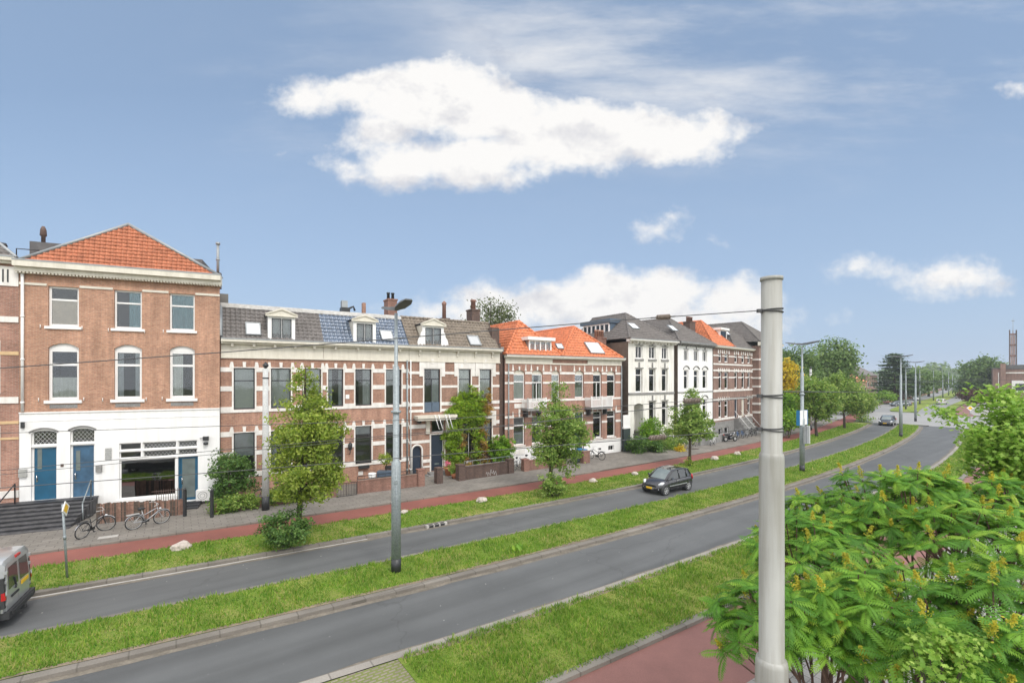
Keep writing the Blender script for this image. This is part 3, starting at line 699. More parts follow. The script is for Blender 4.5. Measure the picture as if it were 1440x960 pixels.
# roof faces of real overlapping tiles ------------------------------------------------
def tile_face(mb, pts, tw=.26, rh=.34, amp=.028, m=0, under=1, step=.045):
    """pts: planar convex polygon, its first edge the eave; adds a tiled sheet clipped to it and a plain sheet under it"""
    P = [Vector(p) for p in pts]; u = (P[1]-P[0]).normalized(); nrm = Vector((0, 0, 0))
    for i in range(1, len(P)-1): nrm += (P[i]-P[0]).cross(P[i+1]-P[0])
    nrm.normalize(); v = nrm.cross(u)
    q = [((p-P[0]).dot(u), (p-P[0]).dot(v)) for p in P]
    u0, u1 = min(a for a, b in q), max(a for a, b in q); v1 = max(b for a, b in q)
    nx = int(math.ceil((u1-u0)/tw))+1; ny = int(math.ceil(v1/rh))+1; S = 5
    bm = bmesh.new()
    for j in range(ny):
        rows = []
        for (vv, lift) in ((j*rh, 0.0), (j*rh-.0001, step), ((j+1)*rh+.012, .006)):
            row = []
            for i in range(nx*S+1):
                x = u0+i*tw/S; ph = (i % S)/S
                z = amp*(math.sin(2*math.pi*ph)+.35*math.sin(4*math.pi*ph))*(1 if lift else .4)+lift
                row.append(bm.verts.new(P[0]+u*x+v*vv+nrm*z))
            rows.append(row)
        for a, b in ((rows[0], rows[1]), (rows[1], rows[2])):
            for i in range(len(a)-1):
                fc = bm.faces.new((a[i], a[i+1], b[i+1], b[i])); fc.smooth = True
    for i in range(len(P)):
        a, b = P[i], P[(i+1) % len(P)]; e = (b-a)
        if e.length < 1e-4 or i == 0: continue
        out = e.normalized().cross(nrm)
        bmesh.ops.bisect_plane(bm, geom=bm.verts[:]+bm.edges[:]+bm.faces[:], plane_co=a, plane_no=out, clear_outer=True)
    bm.verts.index_update(); mb.add([w.co for w in bm.verts], [[w.index for w in f.verts] for f in bm.faces], m, True); bm.free()
    mb.add([p-nrm*.05 for p in P], [list(range(len(P)))], under)
def ridge(mb, a, b, r=.11, m=0):
    a, b = Vector(a), Vector(b); n = max(2, int((b-a).length/.36))
    for k in range(n):
        p, q = a.lerp(b, k/n), a.lerp(b, (k+1.06)/n); mb.tube([p, q], [r*1.12, r*.92], 8, m)
def chimney(h, x0, x1, y0, y1, z0, z1, mat, pots=0, potm=None, poth=.5, cap=True, potr=.11):
    mb = MB(); mb.box(x0, x1, y0, y1, z0, z1-.12)
    mb.box(x0-.05, x1+.05, y0-.05, y1+.05, z1-.118, z1) if cap else mb.box(x0, x1, y0, y1, z1-.118, z1)
    c = h.part(mb, 'chimney', mat)
    for k in range(pots):
        p = MB(); x = x0+(x1-x0)*(k+.5)/pots; p.lathe([(potr, 0), (potr*.85, poth*.8), (potr*1.1, poth*.82), (potr*1.1, poth), (potr*.6, poth), (potr*.6, poth-.1)], (x, (y0+y1)/2, z1), 10); h.part(p, 'chimney_pot', potm or M_TERRA, c)
    return c
def skylight(h, quad_px, b0, slope_pt, fm=None, gm=None):
    """roof window lying on the front slope: slope_pt maps (u, t) to the roof plane"""
    mb = MB(); g = MB()
    (u0, u1, t0, t1) = quad_px
    def q(u, t, up): return slope_pt(u, t, up)
    fr = .07
    for (a, b, c, d) in ((u0, u0+fr, t0, t1), (u1-fr, u1, t0, t1), (u0+fr, u1-fr, t0, t0+fr), (u0+fr, u1-fr, t1-fr, t1)):
        vs = [q(a, c, .0), q(b, c, .0), q(b, d, .0), q(a, d, .0), q(a, c, .13), q(b, c, .13), q(b, d, .13), q(a, d, .13)]
        mb.add(vs, [(4, 5, 6, 7), (0, 1, 5, 4), (1, 2, 6, 5), (2, 3, 7, 6), (3, 0, 4, 7)])
    o = h.part(mb, 'skylight', fm or M_ZINC)
    vs = [q(u0+fr, t0+fr, .10), q(u1-fr, t0+fr, .10), q(u1-fr, t1-fr, .10), q(u0+fr, t1-fr, .10)]; g.add(vs, [(0, 1, 2, 3)])
    h.part(g, 'skylight_pane', gm or M_SKYL, o); return o
# ------------------------------------------------------------------ the ground and the street
def sheet(name, x0, x1, y0, y1, z, mat):
    mb = MB(); n = 24
    for i in range(n+1):
        for j in range(n+1): mb.v.append((x0+(x1-x0)*i/n, y0+(y1-y0)*j/n, z))
    for i in range(n):
        for j in range(n): a = i*(n+1)+j; mb.f.append([a, a+n+1, a+n+2, a+1]); mb.mi.append(0); mb.sm.append(False)
    o = mb.build(name, mat); o['kind'] = 'structure'; return o
sheet('ground', -1500, 3000, -300, 4000, -.06, grassmat('far_ground', (.10, .14, .04), (.15, .19, .06), (.22, .21, .11)))
def OF(p): return 10.55 if p < 25 else 10.55-(min(p, 50)-25)/25*.85            # near edge of the nearer carriageway
XA, XB = 93, 121                                                                # the side-street crossing
def endr(p, pe, w, side):    # rounds a strip's end
    d = abs(pe-p); return 0 if d > w else side*(w-math.sqrt(max(0, w*w-(w-d)**2)))
strip('road', -60, 1500, 9.2, 20.2, 0, M_ASPH)
strip('pavement', -60, XA, 25.18, 34.5, .10, M_PAVE)
strip('far_pavement', XB, 700, 25.2, 28, .10, M_PAVE2)
strip('pavement_kerb', -60, XA, 25.0, 25.18, .105, M_KERB, side0=.12)
strip('cycle_path', -60, 1500, 22.6, 25.0, .02, M_RED)
strip('verge', -60, 89, lambda p: 20.28+endr(p, 89, 2.4, 1.2), lambda p: 22.92-endr(p, 89, 2.4, 1.2), .10, M_GRASS, side1=.1, wob=.05)
strip('verge_kerb', -60, 89, lambda p: 20.02+endr(p, 89, 2.6, 1.2), lambda p: 20.30+endr(p, 89, 2.6, 1.2), .105, M_KERB, side0=.11)
strip('gutter', -60, 7, 19.86, 19.96, .009, M_KERBL)
M_RDIRT = plain('road_dirt', (.175, .152, .12), .9, .3, 2.2, fine=14)
strip('road_dirt', -60, 89, lambda p: 19.70, lambda p: 20.06, .004, M_RDIRT, wob=.07); strip('road_dirt', -60, 90, lambda p: 13.74, 13.97, .004, M_RDIRT, wob=.06); strip('road_dirt', -60, 89, lambda p: OF(p)-.02, lambda p: OF(p)+.2, .004, M_RDIRT, wob=.06); strip('road_dirt', -60, 90, 16.90, 17.06, .004, M_RDIRT, wob=.05)
strip('median', -60, 92, lambda p: 14.23+endr(p, 92, 2.6, 1.2), lambda p: 16.70-endr(p, 92, 2.6, 1.2), .11, M_GRASS, wob=.03)
strip('median_kerb', -60, 92, lambda p: 13.95+endr(p, 92, 2.7, 1.3), lambda p: 14.24+endr(p, 92, 2.7, 1.3), .10, M_KERB, side0=.11)
strip('median_kerb', -60, 92, lambda p: 16.68-endr(p, 92, 2.7, 1.3), lambda p: 16.92-endr(p, 92, 2.7, 1.3), .10, M_KERB, side1=.11)
strip('bare_soil', -60, 70, 14.235, 14.40, .113, M_DIRT, wob=.05); strip('bare_soil', 4.7, 60, lambda p: OF(p)-.44, lambda p: OF(p)-.28, .103, M_DIRT, wob=.05)
strip('near_verge', 4.6, 89, lambda p: 7.62, lambda p: OF(p)-.30, .10, M_GRASS, wob=.05)
strip('near_kerb', -60, 89, lambda p: OF(p)-.27, lambda p: OF(p), .095, M_KERBF, side1=.1)
strip('clinker_crossing', -60, 4.6, 7.62, lambda p: OF(p)-.30, .09, M_CLINK)
strip('path_kerb', -60, 89, 7.36, 7.62, .105, M_KERB, side0=.11)
strip('near_cycle_path', -60, 1500, 5.05, 7.36, .004, M_REDN)
strip('near_pavement', -60, 89, -7.5, 5.05, .02, M_PAVE2, side1=.02)
strip('crossing', XA-1, XB, -40, 60, .012, asphalt('pale_asphalt', (.29, .285, .275), .08, False))
strip('far_road', XB, 1500, 9.2, 22.6, .008, asphalt('pale_far_asphalt', (.24, .24, .235), .08, False))
strip('far_median', XB+4, 1500, lambda p: 13.2+endr(p, XB+4, 3, 1.6), lambda p: 18.2-endr(p, XB+4, 3, 1.6), .10, M_GRASS, side0=.1)
strip('far_verge', XB+6, 1500, 7.5, 9.4, .10, M_GRASS)
strip('far_side_verge', XB+14, 1500, 22.6, 23.0, .10, M_GRASS)
strip('far_near_pavement', XB+3, 900, -3, 5.05, .03, M_PAVE2)

FP1 = gp(28, 732); FP1b = gp(308, 706)
FA = Fac(FP1, math.atan2(FP1b.x-FP1.x, FP1b.y-FP1.y))
P2 = gp(310, 704); FB = Fac(P2, math.atan2(1.342, .853))
def solve_b(h, x, u):
    lo, hi = -4., 14.
    f = lambda b: h.U(x, b)-u
    for _ in range(60):
        m = (lo+hi)/2
        if (f(lo) > 0) == (f(m) > 0): lo = m
        else: hi = m
    return (lo+hi)/2
def hip_roof(h, ze, um, x_ap, y_ap, mats, tw=.26, rh=.34, amp=.028, w0=-.08, w1=None, D=None, cap=.11, front=-.15, right=True, left=True, capm=2, smoothcap=False):
    """front hip with its apex over um; the ridge runs back from the apex"""
    w1 = h.w+.08 if w1 is None else w1; D = h.D if D is None else D
    b = solve_b(h, x_ap, um); za = h.Z(x_ap, y_ap, b); A = (um, b, za); k = h.skew*D; B = (um+k, D, za)
    mb = MB(); l, r, bl, br = (w0, front, ze), (w1, front, ze), (w0+k, D, ze), (w1+k, D, ze)
    tile_face(mb, [l, r, A], tw, rh, amp)
    if left: tile_face(mb, [bl, l, A, B], tw, rh, amp)
    if right: tile_face(mb, [r, br, B, A], tw, rh, amp)
    rg = ridge if not smoothcap else (lambda q, a_, b_, r_, m_: q.tube([a_, b_], r_, 8, m_))
    rg(mb, l, A, cap, capm); rg(mb, r, A, cap, capm); rg(mb, A, B, cap, capm)
    mb.add([bl, br, B], [(1, 0, 2)], 1)
    h.part(mb, 'roof', mats)
    def slope(u, t, up=0):      # point t metres up the front slope
        p0 = Vector((u, front, ze)); v = Vector((0, b-front, za-ze)).normalized(); n = Vector((0, -v.z, v.y)); return p0+v*t+n*(up+.03)
    return A, slope

# ================= house with the white ground floor and blue doors
h1 = House('brick_house', 'tall orange brick house with white ground floor, blue doors and pyramid tile roof', 'house', FA, 27, 309, 10)
h1.skew = -.15; zc = h1.Z(34, 383); zb = h1.Z(28, 581)
W3 = [(67.6, 111), (160.4, 199.4), (238.3, 273.9)]
t1, b1 = h1.Z(89, 403), h1.Z(89, 459); t2, b2 = h1.Z(89, 482.5), h1.Z(89, 562.5); sp2 = h1.Z(67, 490)
cur1 = [('lowboard', M_BOARD), ('right', M_CURTT), ('sheet', M_CURTT)]
cur2 = [('low', M_CURT), ('sides', M_CURTG), ('left', M_CURT)]
for i, (xa, xb) in enumerate(W3):
    h1.window((h1.U(xa), h1.U(xb), b1, t1), transom=.33, curtain=cur1[i], sill=(.12, .14, M_WHITE), fw=.10 if i == 0 else .085)
for i, (xa, xb) in enumerate(W3):
    h1.window((h1.U(xa), h1.U(xb), b2, t2), transom=.30, curtain=cur2[i], sill=(.14, .16, M_WHITE), head=.32, rise=.24, fw=.12, apron=M_GREYST, headm=M_WHITE)
d1 = (h1.U(43.5), h1.U(80), h1.Z(62, 703), h1.Z(62, 628)); d2 = (h1.U(98.5), h1.U(133), h1.Z(116, 696), h1.Z(116, 624.5))
zl = min(d1[2], d2[2]); d1 = (*d1[:2], zl, d1[3]); d2 = (*d2[:2], zl, d2[3])
h1.door(d1, M_BLUE, [(.14, .34, .58, .96)], name='blue_door')
o = h1.door(d2, M_BLUE2, [(.14, .34, .50, .88)], name='blue_door'); o['label'] = 'paler faded blue door'
for d, yt in ((d1, 604.5), (d2, 601.5)):
    zt = h1.Z(62 if d is d1 else 116, yt)
    h1.window((d[0], d[1], d[3]+.06, zt), fm=M_WHITE, rise=.18, bars='lattice', fw=.06, name='fanlight')
    mb = MB(); arc = h1.arc(d[0]-.06, d[1]+.06, zt-.10, .20, 12); mb.tube([(x, -.03, z) for x, z in arc], .045, 6); h1.part(mb, 'fanlight_hood', M_GREYST)
# shop front
sx0, sx1, dx1 = h1.U(167.5), h1.U(247.5), h1.U(278.4); zs0, zs1 = h1.Z(207, 699.5), h1.Z(207, 644.5)
zu1 = h1.Z(207, 621.5)
h1.window((sx0, sx1, zs0, zs1), fm=M_WHITE, gl=M_GLASSB, fw=.07, name='shop_window', sill=(.10, .28, M_WHITE), y=.1)
zmid = (zs1+zu1)/2+.02; cols = [h1.U(167.5), h1.U(199.5), h1.U(249), dx1]
for i in range(3):
    for (za, zz) in ((zs1+.06, zmid-.03), (zmid+.03, zu1)):
        h1.window((cols[i]+(.03 if i else 0), cols[i+1]-.03, za, zz), fm=M_WHITE, fw=.05, bars='lattice' if i else None, name='transom_light', y=.1)
zd0 = h1.Z(264, 703.5)
h1.door((h1.U(250.3), dx1, zd0, zs1), M_BLUE, [(.12, .88, .06, .94)], name='shop_door', frame=M_BLUE)
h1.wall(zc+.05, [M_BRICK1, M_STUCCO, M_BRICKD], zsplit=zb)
h1.bands([(t1-.02, t1+.10)], M_CREAM, y=-.05, name='string_course', pad=.04)
mb = MB(); mb.box(0, h1.w, -.05, .01, zb-.02, zb+.05); mb.box(0, h1.w, -.02, .01, zb-.42, zb-.40); h1.part(mb, 'plaster_ledge', M_STUCCO)
h1.cornice(zc, zc+.52, .55, M_CREAM, x0=-.05, x1=h1.w+.12, blocks=64, frieze=None)
A1, sl1 = hip_roof(h1, zc+.60, h1.w*.5, 180.5, 315.5, [M_TILE_O, M_ROOFF, M_ZINC], tw=.23, rh=.20, amp=.03, cap=.09, w0=.02, w1=h1.w-.02, front=-.10, smoothcap=True)
mb = MB()
b = 3.6; mb.box(h1.U(41.5, b), h1.U(102, b), b, b+2.5, zc+.5, h1.Z(60, 340.5, b)); h1.part(mb, 'roof_box', M_ROOFF)
mb = MB(); b = 4.0; mb.box(h1.U(250, b), h1.U(284.5, b), b, b+2.5, zc+.5, h1.Z(280, 364.5, b)); h1.part(mb, 'roof_box', M_ROOFF)
b = 4.6; xx = h1.U(61, b); p = MB(); p.lathe([(.10, 0), (.10, .35), (.16, .4), (.14, .75), (.07, .95)], (xx, b, h1.Z(61, 341, b)), 12); h1.part(p, 'chimney_pot', M_BRICKD)
b = 1.2; xx = h1.U(306.5, b); p = MB(); z0 = h1.Z(306, 392, b); p.box(xx-.17, xx+.17, b-.17, b+.17, z0-.6, z0+.35); p.tube([(xx, b, z0+.3), (xx, b, h1.Z(306, 344, b))], .075, 8, 1); p.tube([(xx, b, h1.Z(306, 366, b)), (xx, b, h1.Z(306, 364, b))], .11, 8, 1); p.tube([(xx, b, h1.Z(306, 344, b)), (xx, b, h1.Z(306, 341, b))], .12, 8, 1); h1.part(p, 'flue_pipe', [M_BRICKD, M_ZINC])
h1.pipe(h1.U(33), zb+.1, zc-.05, .065, M_SIGNW)
mb = MB(); x = h1.U(33); mb.box(x-.06, x+.06, -.14, -.02, zb-.75, zb-.45); h1.part(mb, 'security_camera', M_PLAST)
mb = MB(); x = h1.U(290); z = h1.Z(290, 618); mb.box(x-.14, x+.14, -.2, -.02, z-.02, z+.2); mb.tube([(x-.3, -.1, z+.1), (x-.1, -.1, z+.1)], .02); mb.lathe([(.01, -.12), (.12, -.08), (.12, .03), (.05, .06)], (x, -.14, z-.18), 10); h1.part(mb, 'wall_lamp', M_BLACK)
mb = MB(); x0, x1 = h1.U(27.5), h1.U(38.5); mb.box(x0, x1, -.13, -.005, h1.Z(33, 670), h1.Z(33, 659)); h1.part(mb, 'mailbox', M_ALLOY)
mb = MB(); x0, x1 = h1.U(135.5), h1.U(144); mb.box(x0, x1, -.12, -.005, h1.Z(140, 663), h1.Z(140, 654)); h1.part(mb, 'mailbox', M_GREYST)
mb = MB(); x0, x1 = h1.U(148), h1.U(157); z0, z1 = h1.Z(152, 646), h1.Z(152, 629)
for k in range(3): mb.box(x0, x1, -.03, -.004, z0+(z1-z0)*k/3, z0+(z1-z0)*(k+.85)/3)
h1.part(mb, 'name_plate', M_ALLOY)
mb = MB(); x = h1.U(87.5); mb.box(x-.06, x+.06, -.03, -.004, h1.Z(87, 656), h1.Z(87, 652)); h1.part(mb, 'doorbell', M_BRICKD)
mb = MB()
for (xp, yp) in ((57.5, 459), (116, 461), (153, 464), (204, 466), (230, 466), (55, 562), (118.5, 561), (145, 562), (206, 561), (228.5, 560)):
    x, z = h1.U(xp), h1.Z(xp, yp); mb.tube([(x, -.06, z-.1), (x, -.06, z+.1)], .02, 6)
h1.part(mb, 'wall_anchor', M_STONE)
# dark stone front steps
u0, bb = FA.loc(gp(126, 743)); su0, su1 = FA.U(-60)-h1.u0, h1.U(137.5)
st = thing('front_steps', 'black stone flight of front steps rising to the blue doors', 'steps', FA.pt(h1.u0), FA.phi)
land = -.62; nst = 7; run = (bb-land)/nst; mb = MB()
mb.box(su0, su1, land, -.005, 0, zl-.01)
for k in range(nst):
    mb.box(su0, su1-.02*k-.01, land+run*(k+1), land+run*k, 0, zl*(nst-k)/(nst+.6)-.03)
    mb.box(su0, su1-.02*k+.005, land+run*(k+1)-.03, land+run*k-.003, zl*(nst-k)/(nst+.6)-.029, zl*(nst-k)/(nst+.6)+.012, 1)
mb.build('treads', [M_STEP, M_STEPT], st)
mb = MB(); mb.box(su0, su1+.05, land-.04, -.004, zl-.009, zl+.02); mb.build('landing', M_STEP, st)
mb = MB(); x = h1.U(136) ; mb.tube([(x, land-.1, zl), (x, land-.1, zl+1.0), (x-.02, bb*.55, .95)], .03, 8); mb.tube([(x, bb*.55, .0), (x-.02, bb*.55, .95)], .03, 8); mb.build('handrail', M_GALV, st)
mb = MB(); x = h1.U(26); mb.tube([(x, land+.3, zl), (x, land+.3, zl+1.0), (x, bb*.8, .95), (x, bb*.8, .1)], .03, 8); mb.build('handrail', M_BLACK, st)
# neighbour at the frame's left edge
FZ = Fac(FA.pt(h1.u0), FA.phi and (math.pi/2-FA.phi))
h0 = House('corner_house', 'brick house with white stone trim cut off by the left edge of the view', 'house', FA, -250, 26.6, 10)
w0 = h0.w
zc0 = h0.Z(20, 372)
for (xa, xb) in ((-95, -14), (-260, -150)):
    h0.window((max(.4, h0.U(xa)), h0.U(xb), h0.Z(8, 553), h0.Z(8, 480)), transom=.3, curtain=('sides', M_CURT))
    h0.window((max(.4, h0.U(xa)), h0.U(xb), h0.Z(8, 444), h0.Z(8, 405)), transom=.3, curtain=('sides', M_CURT))
    h0.window((max(.4, h0.U(xa)), h0.U(xb), h0.Z(8, 685), h0.Z(8, 600)), transom=.3, curtain=('sheet', M_CURT))
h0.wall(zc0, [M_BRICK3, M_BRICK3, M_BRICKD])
def pz(ya, yb): return (h0.Z(10, yb), h0.Z(10, ya))
h0.bands([pz(374.6, 402), pz(445, 453), pz(558, 567), pz(690, 700)], M_STONE, y=-.06)
h0.bands([pz(494, 499), pz(592, 596), pz(615, 618)], M_SAND, y=-.03, name='sandstone_band')
h0.jambs([(max(.4, h0.U(xa)), h0.U(xb), h0.Z(8, 553), h0.Z(8, 480)) for (xa, xb) in ((-95, -14), (-260, -150))]+[(max(.4, h0.U(xa)), h0.U(xb), h0.Z(8, 685), h0.Z(8, 600)) for (xa, xb) in ((-95, -14), (-260, -150))], .38)
h0.cornice(zc0, zc0+.3, .4, M_CREAM)
mb = MB(); 
for k in range(3): x = w0-.75+.18*k; mb.box(x-.03, x+.03, -.075, -.058, h0.Z(10, 397), h0.Z(10, 379))
h0.part(mb, 'frieze_slots', M_BLACK)
mb = MB(); tile_face(mb, [(0, -.2, zc0+.32), (w0+.02, -.2, zc0+.32), (w0-2.9, 2.4, zc0+2.6), (0, 2.4, zc0+2.6)]); mb.box(0, w0-3.2, 2.42, 6, zc0, zc0+2.3, 1); mb.box(w0-3.2, w0, .2, 10, zc0-.5, zc0+.1, 1); mb.tube([(w0, -.2, zc0+.34), (w0-2.9, 2.4, zc0+2.62)], .08, 6, 2); h0.part(mb, 'roof', [M_TILE_G, M_ROOFF, M_ZINC])
mb = MB(); x = w0-.35; mb.tube([(x, .6, zc0), (x, .6, zc0+.95), (x+.9, .6, zc0+.95)], .03, 6); mb.lathe([(.1, 0), (.1, .8), (.16, .85), (.1, 1.0)], (x-.75, 1.2, zc0+.3), 10); h0.part(mb, 'roof_vent', M_BLACK)
# ================= the terrace: three houses under one cornice
def terrace_roof(h, ze, depth, rise, tmat, x0=0, x1=None, D=None):
    x1 = h.w if x1 is None else x1; mb = MB(); f = -.12
    tile_face(mb, [(x0, f, ze), (x1, f, ze), (x1, depth, ze+rise), (x0, depth, ze+rise)], .27, .33, .032)
    h.part(mb, 'roof', [tmat, M_ROOFF])
    def slope(u, t, up=0):
        v = Vector((0, depth-f, rise)).normalized(); n = Vector((0, -v.z, v.y)); return Vector((u, f, ze))+v*t+n*(up+.03)
    return slope, math.hypot(depth-f, rise)
def dormer(h, xa, xb, yb, yt, ypk, win, cheek, back=1.9, front=-.02, scroll=False, pm=None, panes=1):
    a, c = h.U(xa), h.U(xb); z0, z1, zp = h.Z((xa+xb)/2, yb), h.Z((xa+xb)/2, yt), h.Z((xa+xb)/2, ypk); m = (a+c)/2
    mb = MB(); wx0, wx1, wz0, wz1 = h.U(win[0]), h.U(win[1]), h.Z((win[0]+win[1])/2, win[3]), h.Z((win[0]+win[1])/2, win[2])
    # front as four bars round the window
    for (p, q, u, v) in ((a, wx0, z0, z1), (wx1, c, z0, z1), (wx0, wx1, z0, wz0), (wx0, wx1, wz1, z1)): mb.box(p, q, front, front+.12, u, v)
    mb.box(a, a+.06, front+.122, back, z0, z1, 1); mb.box(c-.06, c, front+.122, back, z0, z1, 1); mb.box(a-.03, c+.03, front+.122, back+.6, z1, z1+.05, 2)
    mb.box(a+.062, c-.062, .9, 1., z0, z1, 1)
    d = h.part(mb, 'dormer', [pm or M_WHITE, cheek, M_ROOFF])
    p = MB(); e = .12; p.prism([(a-e, z1+.003), (c+e, z1+.003), (c+e, z1+.10), (m, zp), (a-e, z1+.10)], front-.10, front+.10)
    p.prism([(a-e-.05, z1+.102), (a-e+.02, z1+.06), (m, zp-.05), (c+e-.02, z1+.06), (c+e+.05, z1+.102), (m, zp+.07)], front-.17, front-.102)
    p.box(a-e-.03, c+e+.03, front-.16, front-.101, z1-.05, z1+.02)
    p.prism([(a-e, z1+.10), (c+e, z1+.10), (m, zp)], front+.102, back+.5, 1); h.part(p, 'pediment', [M_CREAM, M_ROOFF], d)
    w = MB(); t = .05; mid = (wx0+wx1)/2
    for (p0, p1) in ((wx0, mid-.012), (mid+.012, wx1)):
        w.box(p0, p0+t, front+.03, front+.09, wz0, wz1); w.box(p1-t, p1, front+.03, front+.09, wz0, wz1); w.box(p0+t, p1-t, front+.03, front+.09, wz0, wz0+t); w.box(p0+t, p1-t, front+.03, front+.09, wz1-t, wz1)
    w.box(mid-.011, mid+.011, front+.02, front+.1, wz0, wz1, 1); w.box(wx0+.01, wx1-.01, front+.06, front+.065, wz0+.01, wz1-.01, 2); w.box(wx0, wx1, front+.3, front+.32, wz0, wz1, 3)
    h.part(w, 'dormer_window', [M_FRAMED, M_WHITE, M_GLASS, M_CURTG], d)
    if scroll:
        s = MB()
        for sg, x in ((-1, a), (1, c)):
            s.prism([(x, z0), (x+sg*.34, z0), (x+sg*.38, z0+.22), (x+sg*.30, z0+.5), (x+sg*.14, z0+.72), (x+sg*.12, z0+.95), (x, z0+1.1)][::1 if sg > 0 else -1], front, front+.1)
        h.part(s, 'scroll', M_WHITE, d)
    return d
M_CHEEKZ = M_ZINC
h2a = House('terraced_house', 'red brick terraced house with grey tile mansard, next to the tall orange brick house', 'house', FB, 310, 454.5, 10, 'terraced houses under one cream cornice')
h2b = House('terraced_house', 'red brick terraced house with a glazed blue tile mansard', 'house', FB, 454.5, 575, 10, 'terraced houses under one cream cornice')
h2c = House('terraced_house', 'brown brick terraced house with creeper on its front and a brown tile roof', 'house', FB, 575, 702, 10, 'terraced houses under one cream cornice')
hz = h2a; zcb = hz.Z(320, 483.2); zct = hz.Z(320, 477.2); zfb = hz.Z(320, 501)
ZB1 = (hz.Z(320, 522.6), hz.Z(320, 516.2)); ZB2 = (hz.Z(320, 549.8), hz.Z(320, 543)); ZB3 = (hz.Z(320, 580.3), hz.Z(320, 572))
ZG1 = (hz.Z(320, 614), hz.Z(320, 607)); ZG2 = (hz.Z(320, 642), hz.Z(320, 635.6)); ZG3 = (hz.Z(320, 673), hz.Z(320, 665.5))
wt1, wb1 = hz.Z(343, 517.2), hz.Z(343, 575.3); wt0, wb0 = hz.Z(343, 608), hz.Z(343, 668)
U2a = [(328.6, 358.3), (381, 409), (427, 451.5)]; U2b = [(461.4, 482.7), (499.6, 522.3), (542.6, 564.5)]
ups, downs = [], []
for i, (a, b) in enumerate(U2a):
    r = (h2a.U(a), h2a.U(b), wb1, wt1); h2a.window(r, fm=M_FRAMED, transom=.31, curtain=('blind', M_BLINDG), fw=.06); ups.append(r)
    r = (h2a.U(a), h2a.U(b), wb0, wt0); h2a.window(r, fm=M_FRAMED, transom=.36, curtain=('blind', M_CURTG, .45) if i == 0 else ('sides', M_CURTG), fw=.06); downs.append(r)
h2a.jambs(ups+downs); h2a.keystones(ups+downs)
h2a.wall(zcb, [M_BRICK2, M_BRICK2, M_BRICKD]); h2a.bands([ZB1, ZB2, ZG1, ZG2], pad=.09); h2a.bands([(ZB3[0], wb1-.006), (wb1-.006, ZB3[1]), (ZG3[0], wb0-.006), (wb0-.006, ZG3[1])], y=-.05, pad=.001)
h2a.cornice(zcb, zct, .5, M_CREAM, x0=.02, x1=h2a.w-.002, blocks=5, frieze=zfb)
ups, downs = [], []
for i, (a, b) in enumerate(U2b):
    r = (h2b.U(a), h2b.U(b), wb1, wt1); h2b.window(r, fm=M_FRAMED, transom=.31, curtain=[('sides', M_CURTG), ('right', M_CURTG), ('blind', M_CURTG, .55)][i], fw=.06, split_frame=None); ups.append(r)
    r = (h2b.U(a), h2b.U(b), wb0, wt0); h2b.window(r, fm=M_FRAMED, curtain=('blind', M_CURTG, .78), fw=.06); downs.append(r)
h2b.jambs(ups+downs); h2b.keystones(ups+downs)
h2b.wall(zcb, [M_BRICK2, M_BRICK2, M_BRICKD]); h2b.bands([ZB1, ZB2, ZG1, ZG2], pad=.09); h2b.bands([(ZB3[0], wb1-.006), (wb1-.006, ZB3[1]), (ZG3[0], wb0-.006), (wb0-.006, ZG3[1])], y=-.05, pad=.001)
h2b.cornice(zcb, zct, .5, M_CREAM, x0=.002, x1=h2b.w-.002, blocks=4, frieze=zfb)
mb = MB(); x, z = h2b.U(488.5), h2b.Z(488.5, 557.5); mb.box(x-.12, x+.12, -.03, -.003, z-.14, z+.14); h2b.part(mb, 'house_plate', M_SIGNW)
mb = MB(); x = h2b.U(575.3); 
h2b.pipe(h2b.w-.16, .2, zfb, .06, M_GALV); h2b.pipe(h2b.w+.10-.0, .2, zfb, .045, M_SIGNW, y=-.12)
mb = MB(); x, z = h2b.U(507), h2b.Z(507, 665); mb.box(x-.16, x+.16, -.03, -.004, z-.13, z+.13); h2b.part(mb, 'vent_plate', M_STONE)
for xp in (511, 548): 
    mb = MB(); x, z = h2b.U(xp), h2b.Z(xp, 656); mb.box(x-.35, x+.35, -.28, -.06, z-.08, z+.12); h2b.part(mb, 'window_box', M_BLACK)
# lantern
mb = MB(); x, z = h2b.U(491), h2b.Z(491, 632); mb.tube([(x, -.02, z-.3), (x, -.25, z-.25), (x, -.3, z)], .025); mb.lathe([(.05, 0), (.12, .05), (.15, .4), (.03, .55)], (x, -.3, z), 8); h2b.part(mb, 'wall_lantern', M_BLACK)
# third house
dw = (h2c.U(596.5), h2c.U(619), h2c.Z(607, 579.5), h2c.Z(607, 518.8)); r1 = (h2c.U(645), h2c.U(662), h2c.Z(653, 569), h2c.Z(653, 519)); r2 = (h2c.U(674.5), h2c.U(691), h2c.Z(683, 567), h2c.Z(683, 519.3))
h2c.window(dw, fm=M_FRAMED, transom=.23, mull=1, curtain=('right', M_CURTG), fw=.06, name='balcony_door')
q = MB(); zz = dw[2]+(dw[3]-dw[2])*.235; m = (dw[0]+dw[1])/2; q.box(dw[0]+.03, m-.02, .06, .12, dw[2]+.03, zz); q.box(m+.02, dw[1]-.03, .06, .12, dw[2]+.03, zz); h2c.part(q, 'door_panel', M_NAVYP)
h2c.window(r1, fm=M_FRAMED, transom=.28, curtain=('sheet', M_CURT), fw=.055); h2c.window(r2, fm=M_FRAMED, transom=.28, curtain=('sheet', M_CURT), fw=.055)
g1 = (h2c.U(652), h2c.U(668), h2c.Z(660, 645), h2c.Z(660, 590)); g2 = (h2c.U(680.5), h2c.U(691.5), h2c.Z(686, 640), h2c.Z(686, 588.5))
h2c.window(g1, fm=M_WHITE, mull=1, transom=.25, fw=.06); h2c.window(g2, fm=M_FRAMED, transom=.25, curtain=('sheet', M_CURTG), fw=.06)
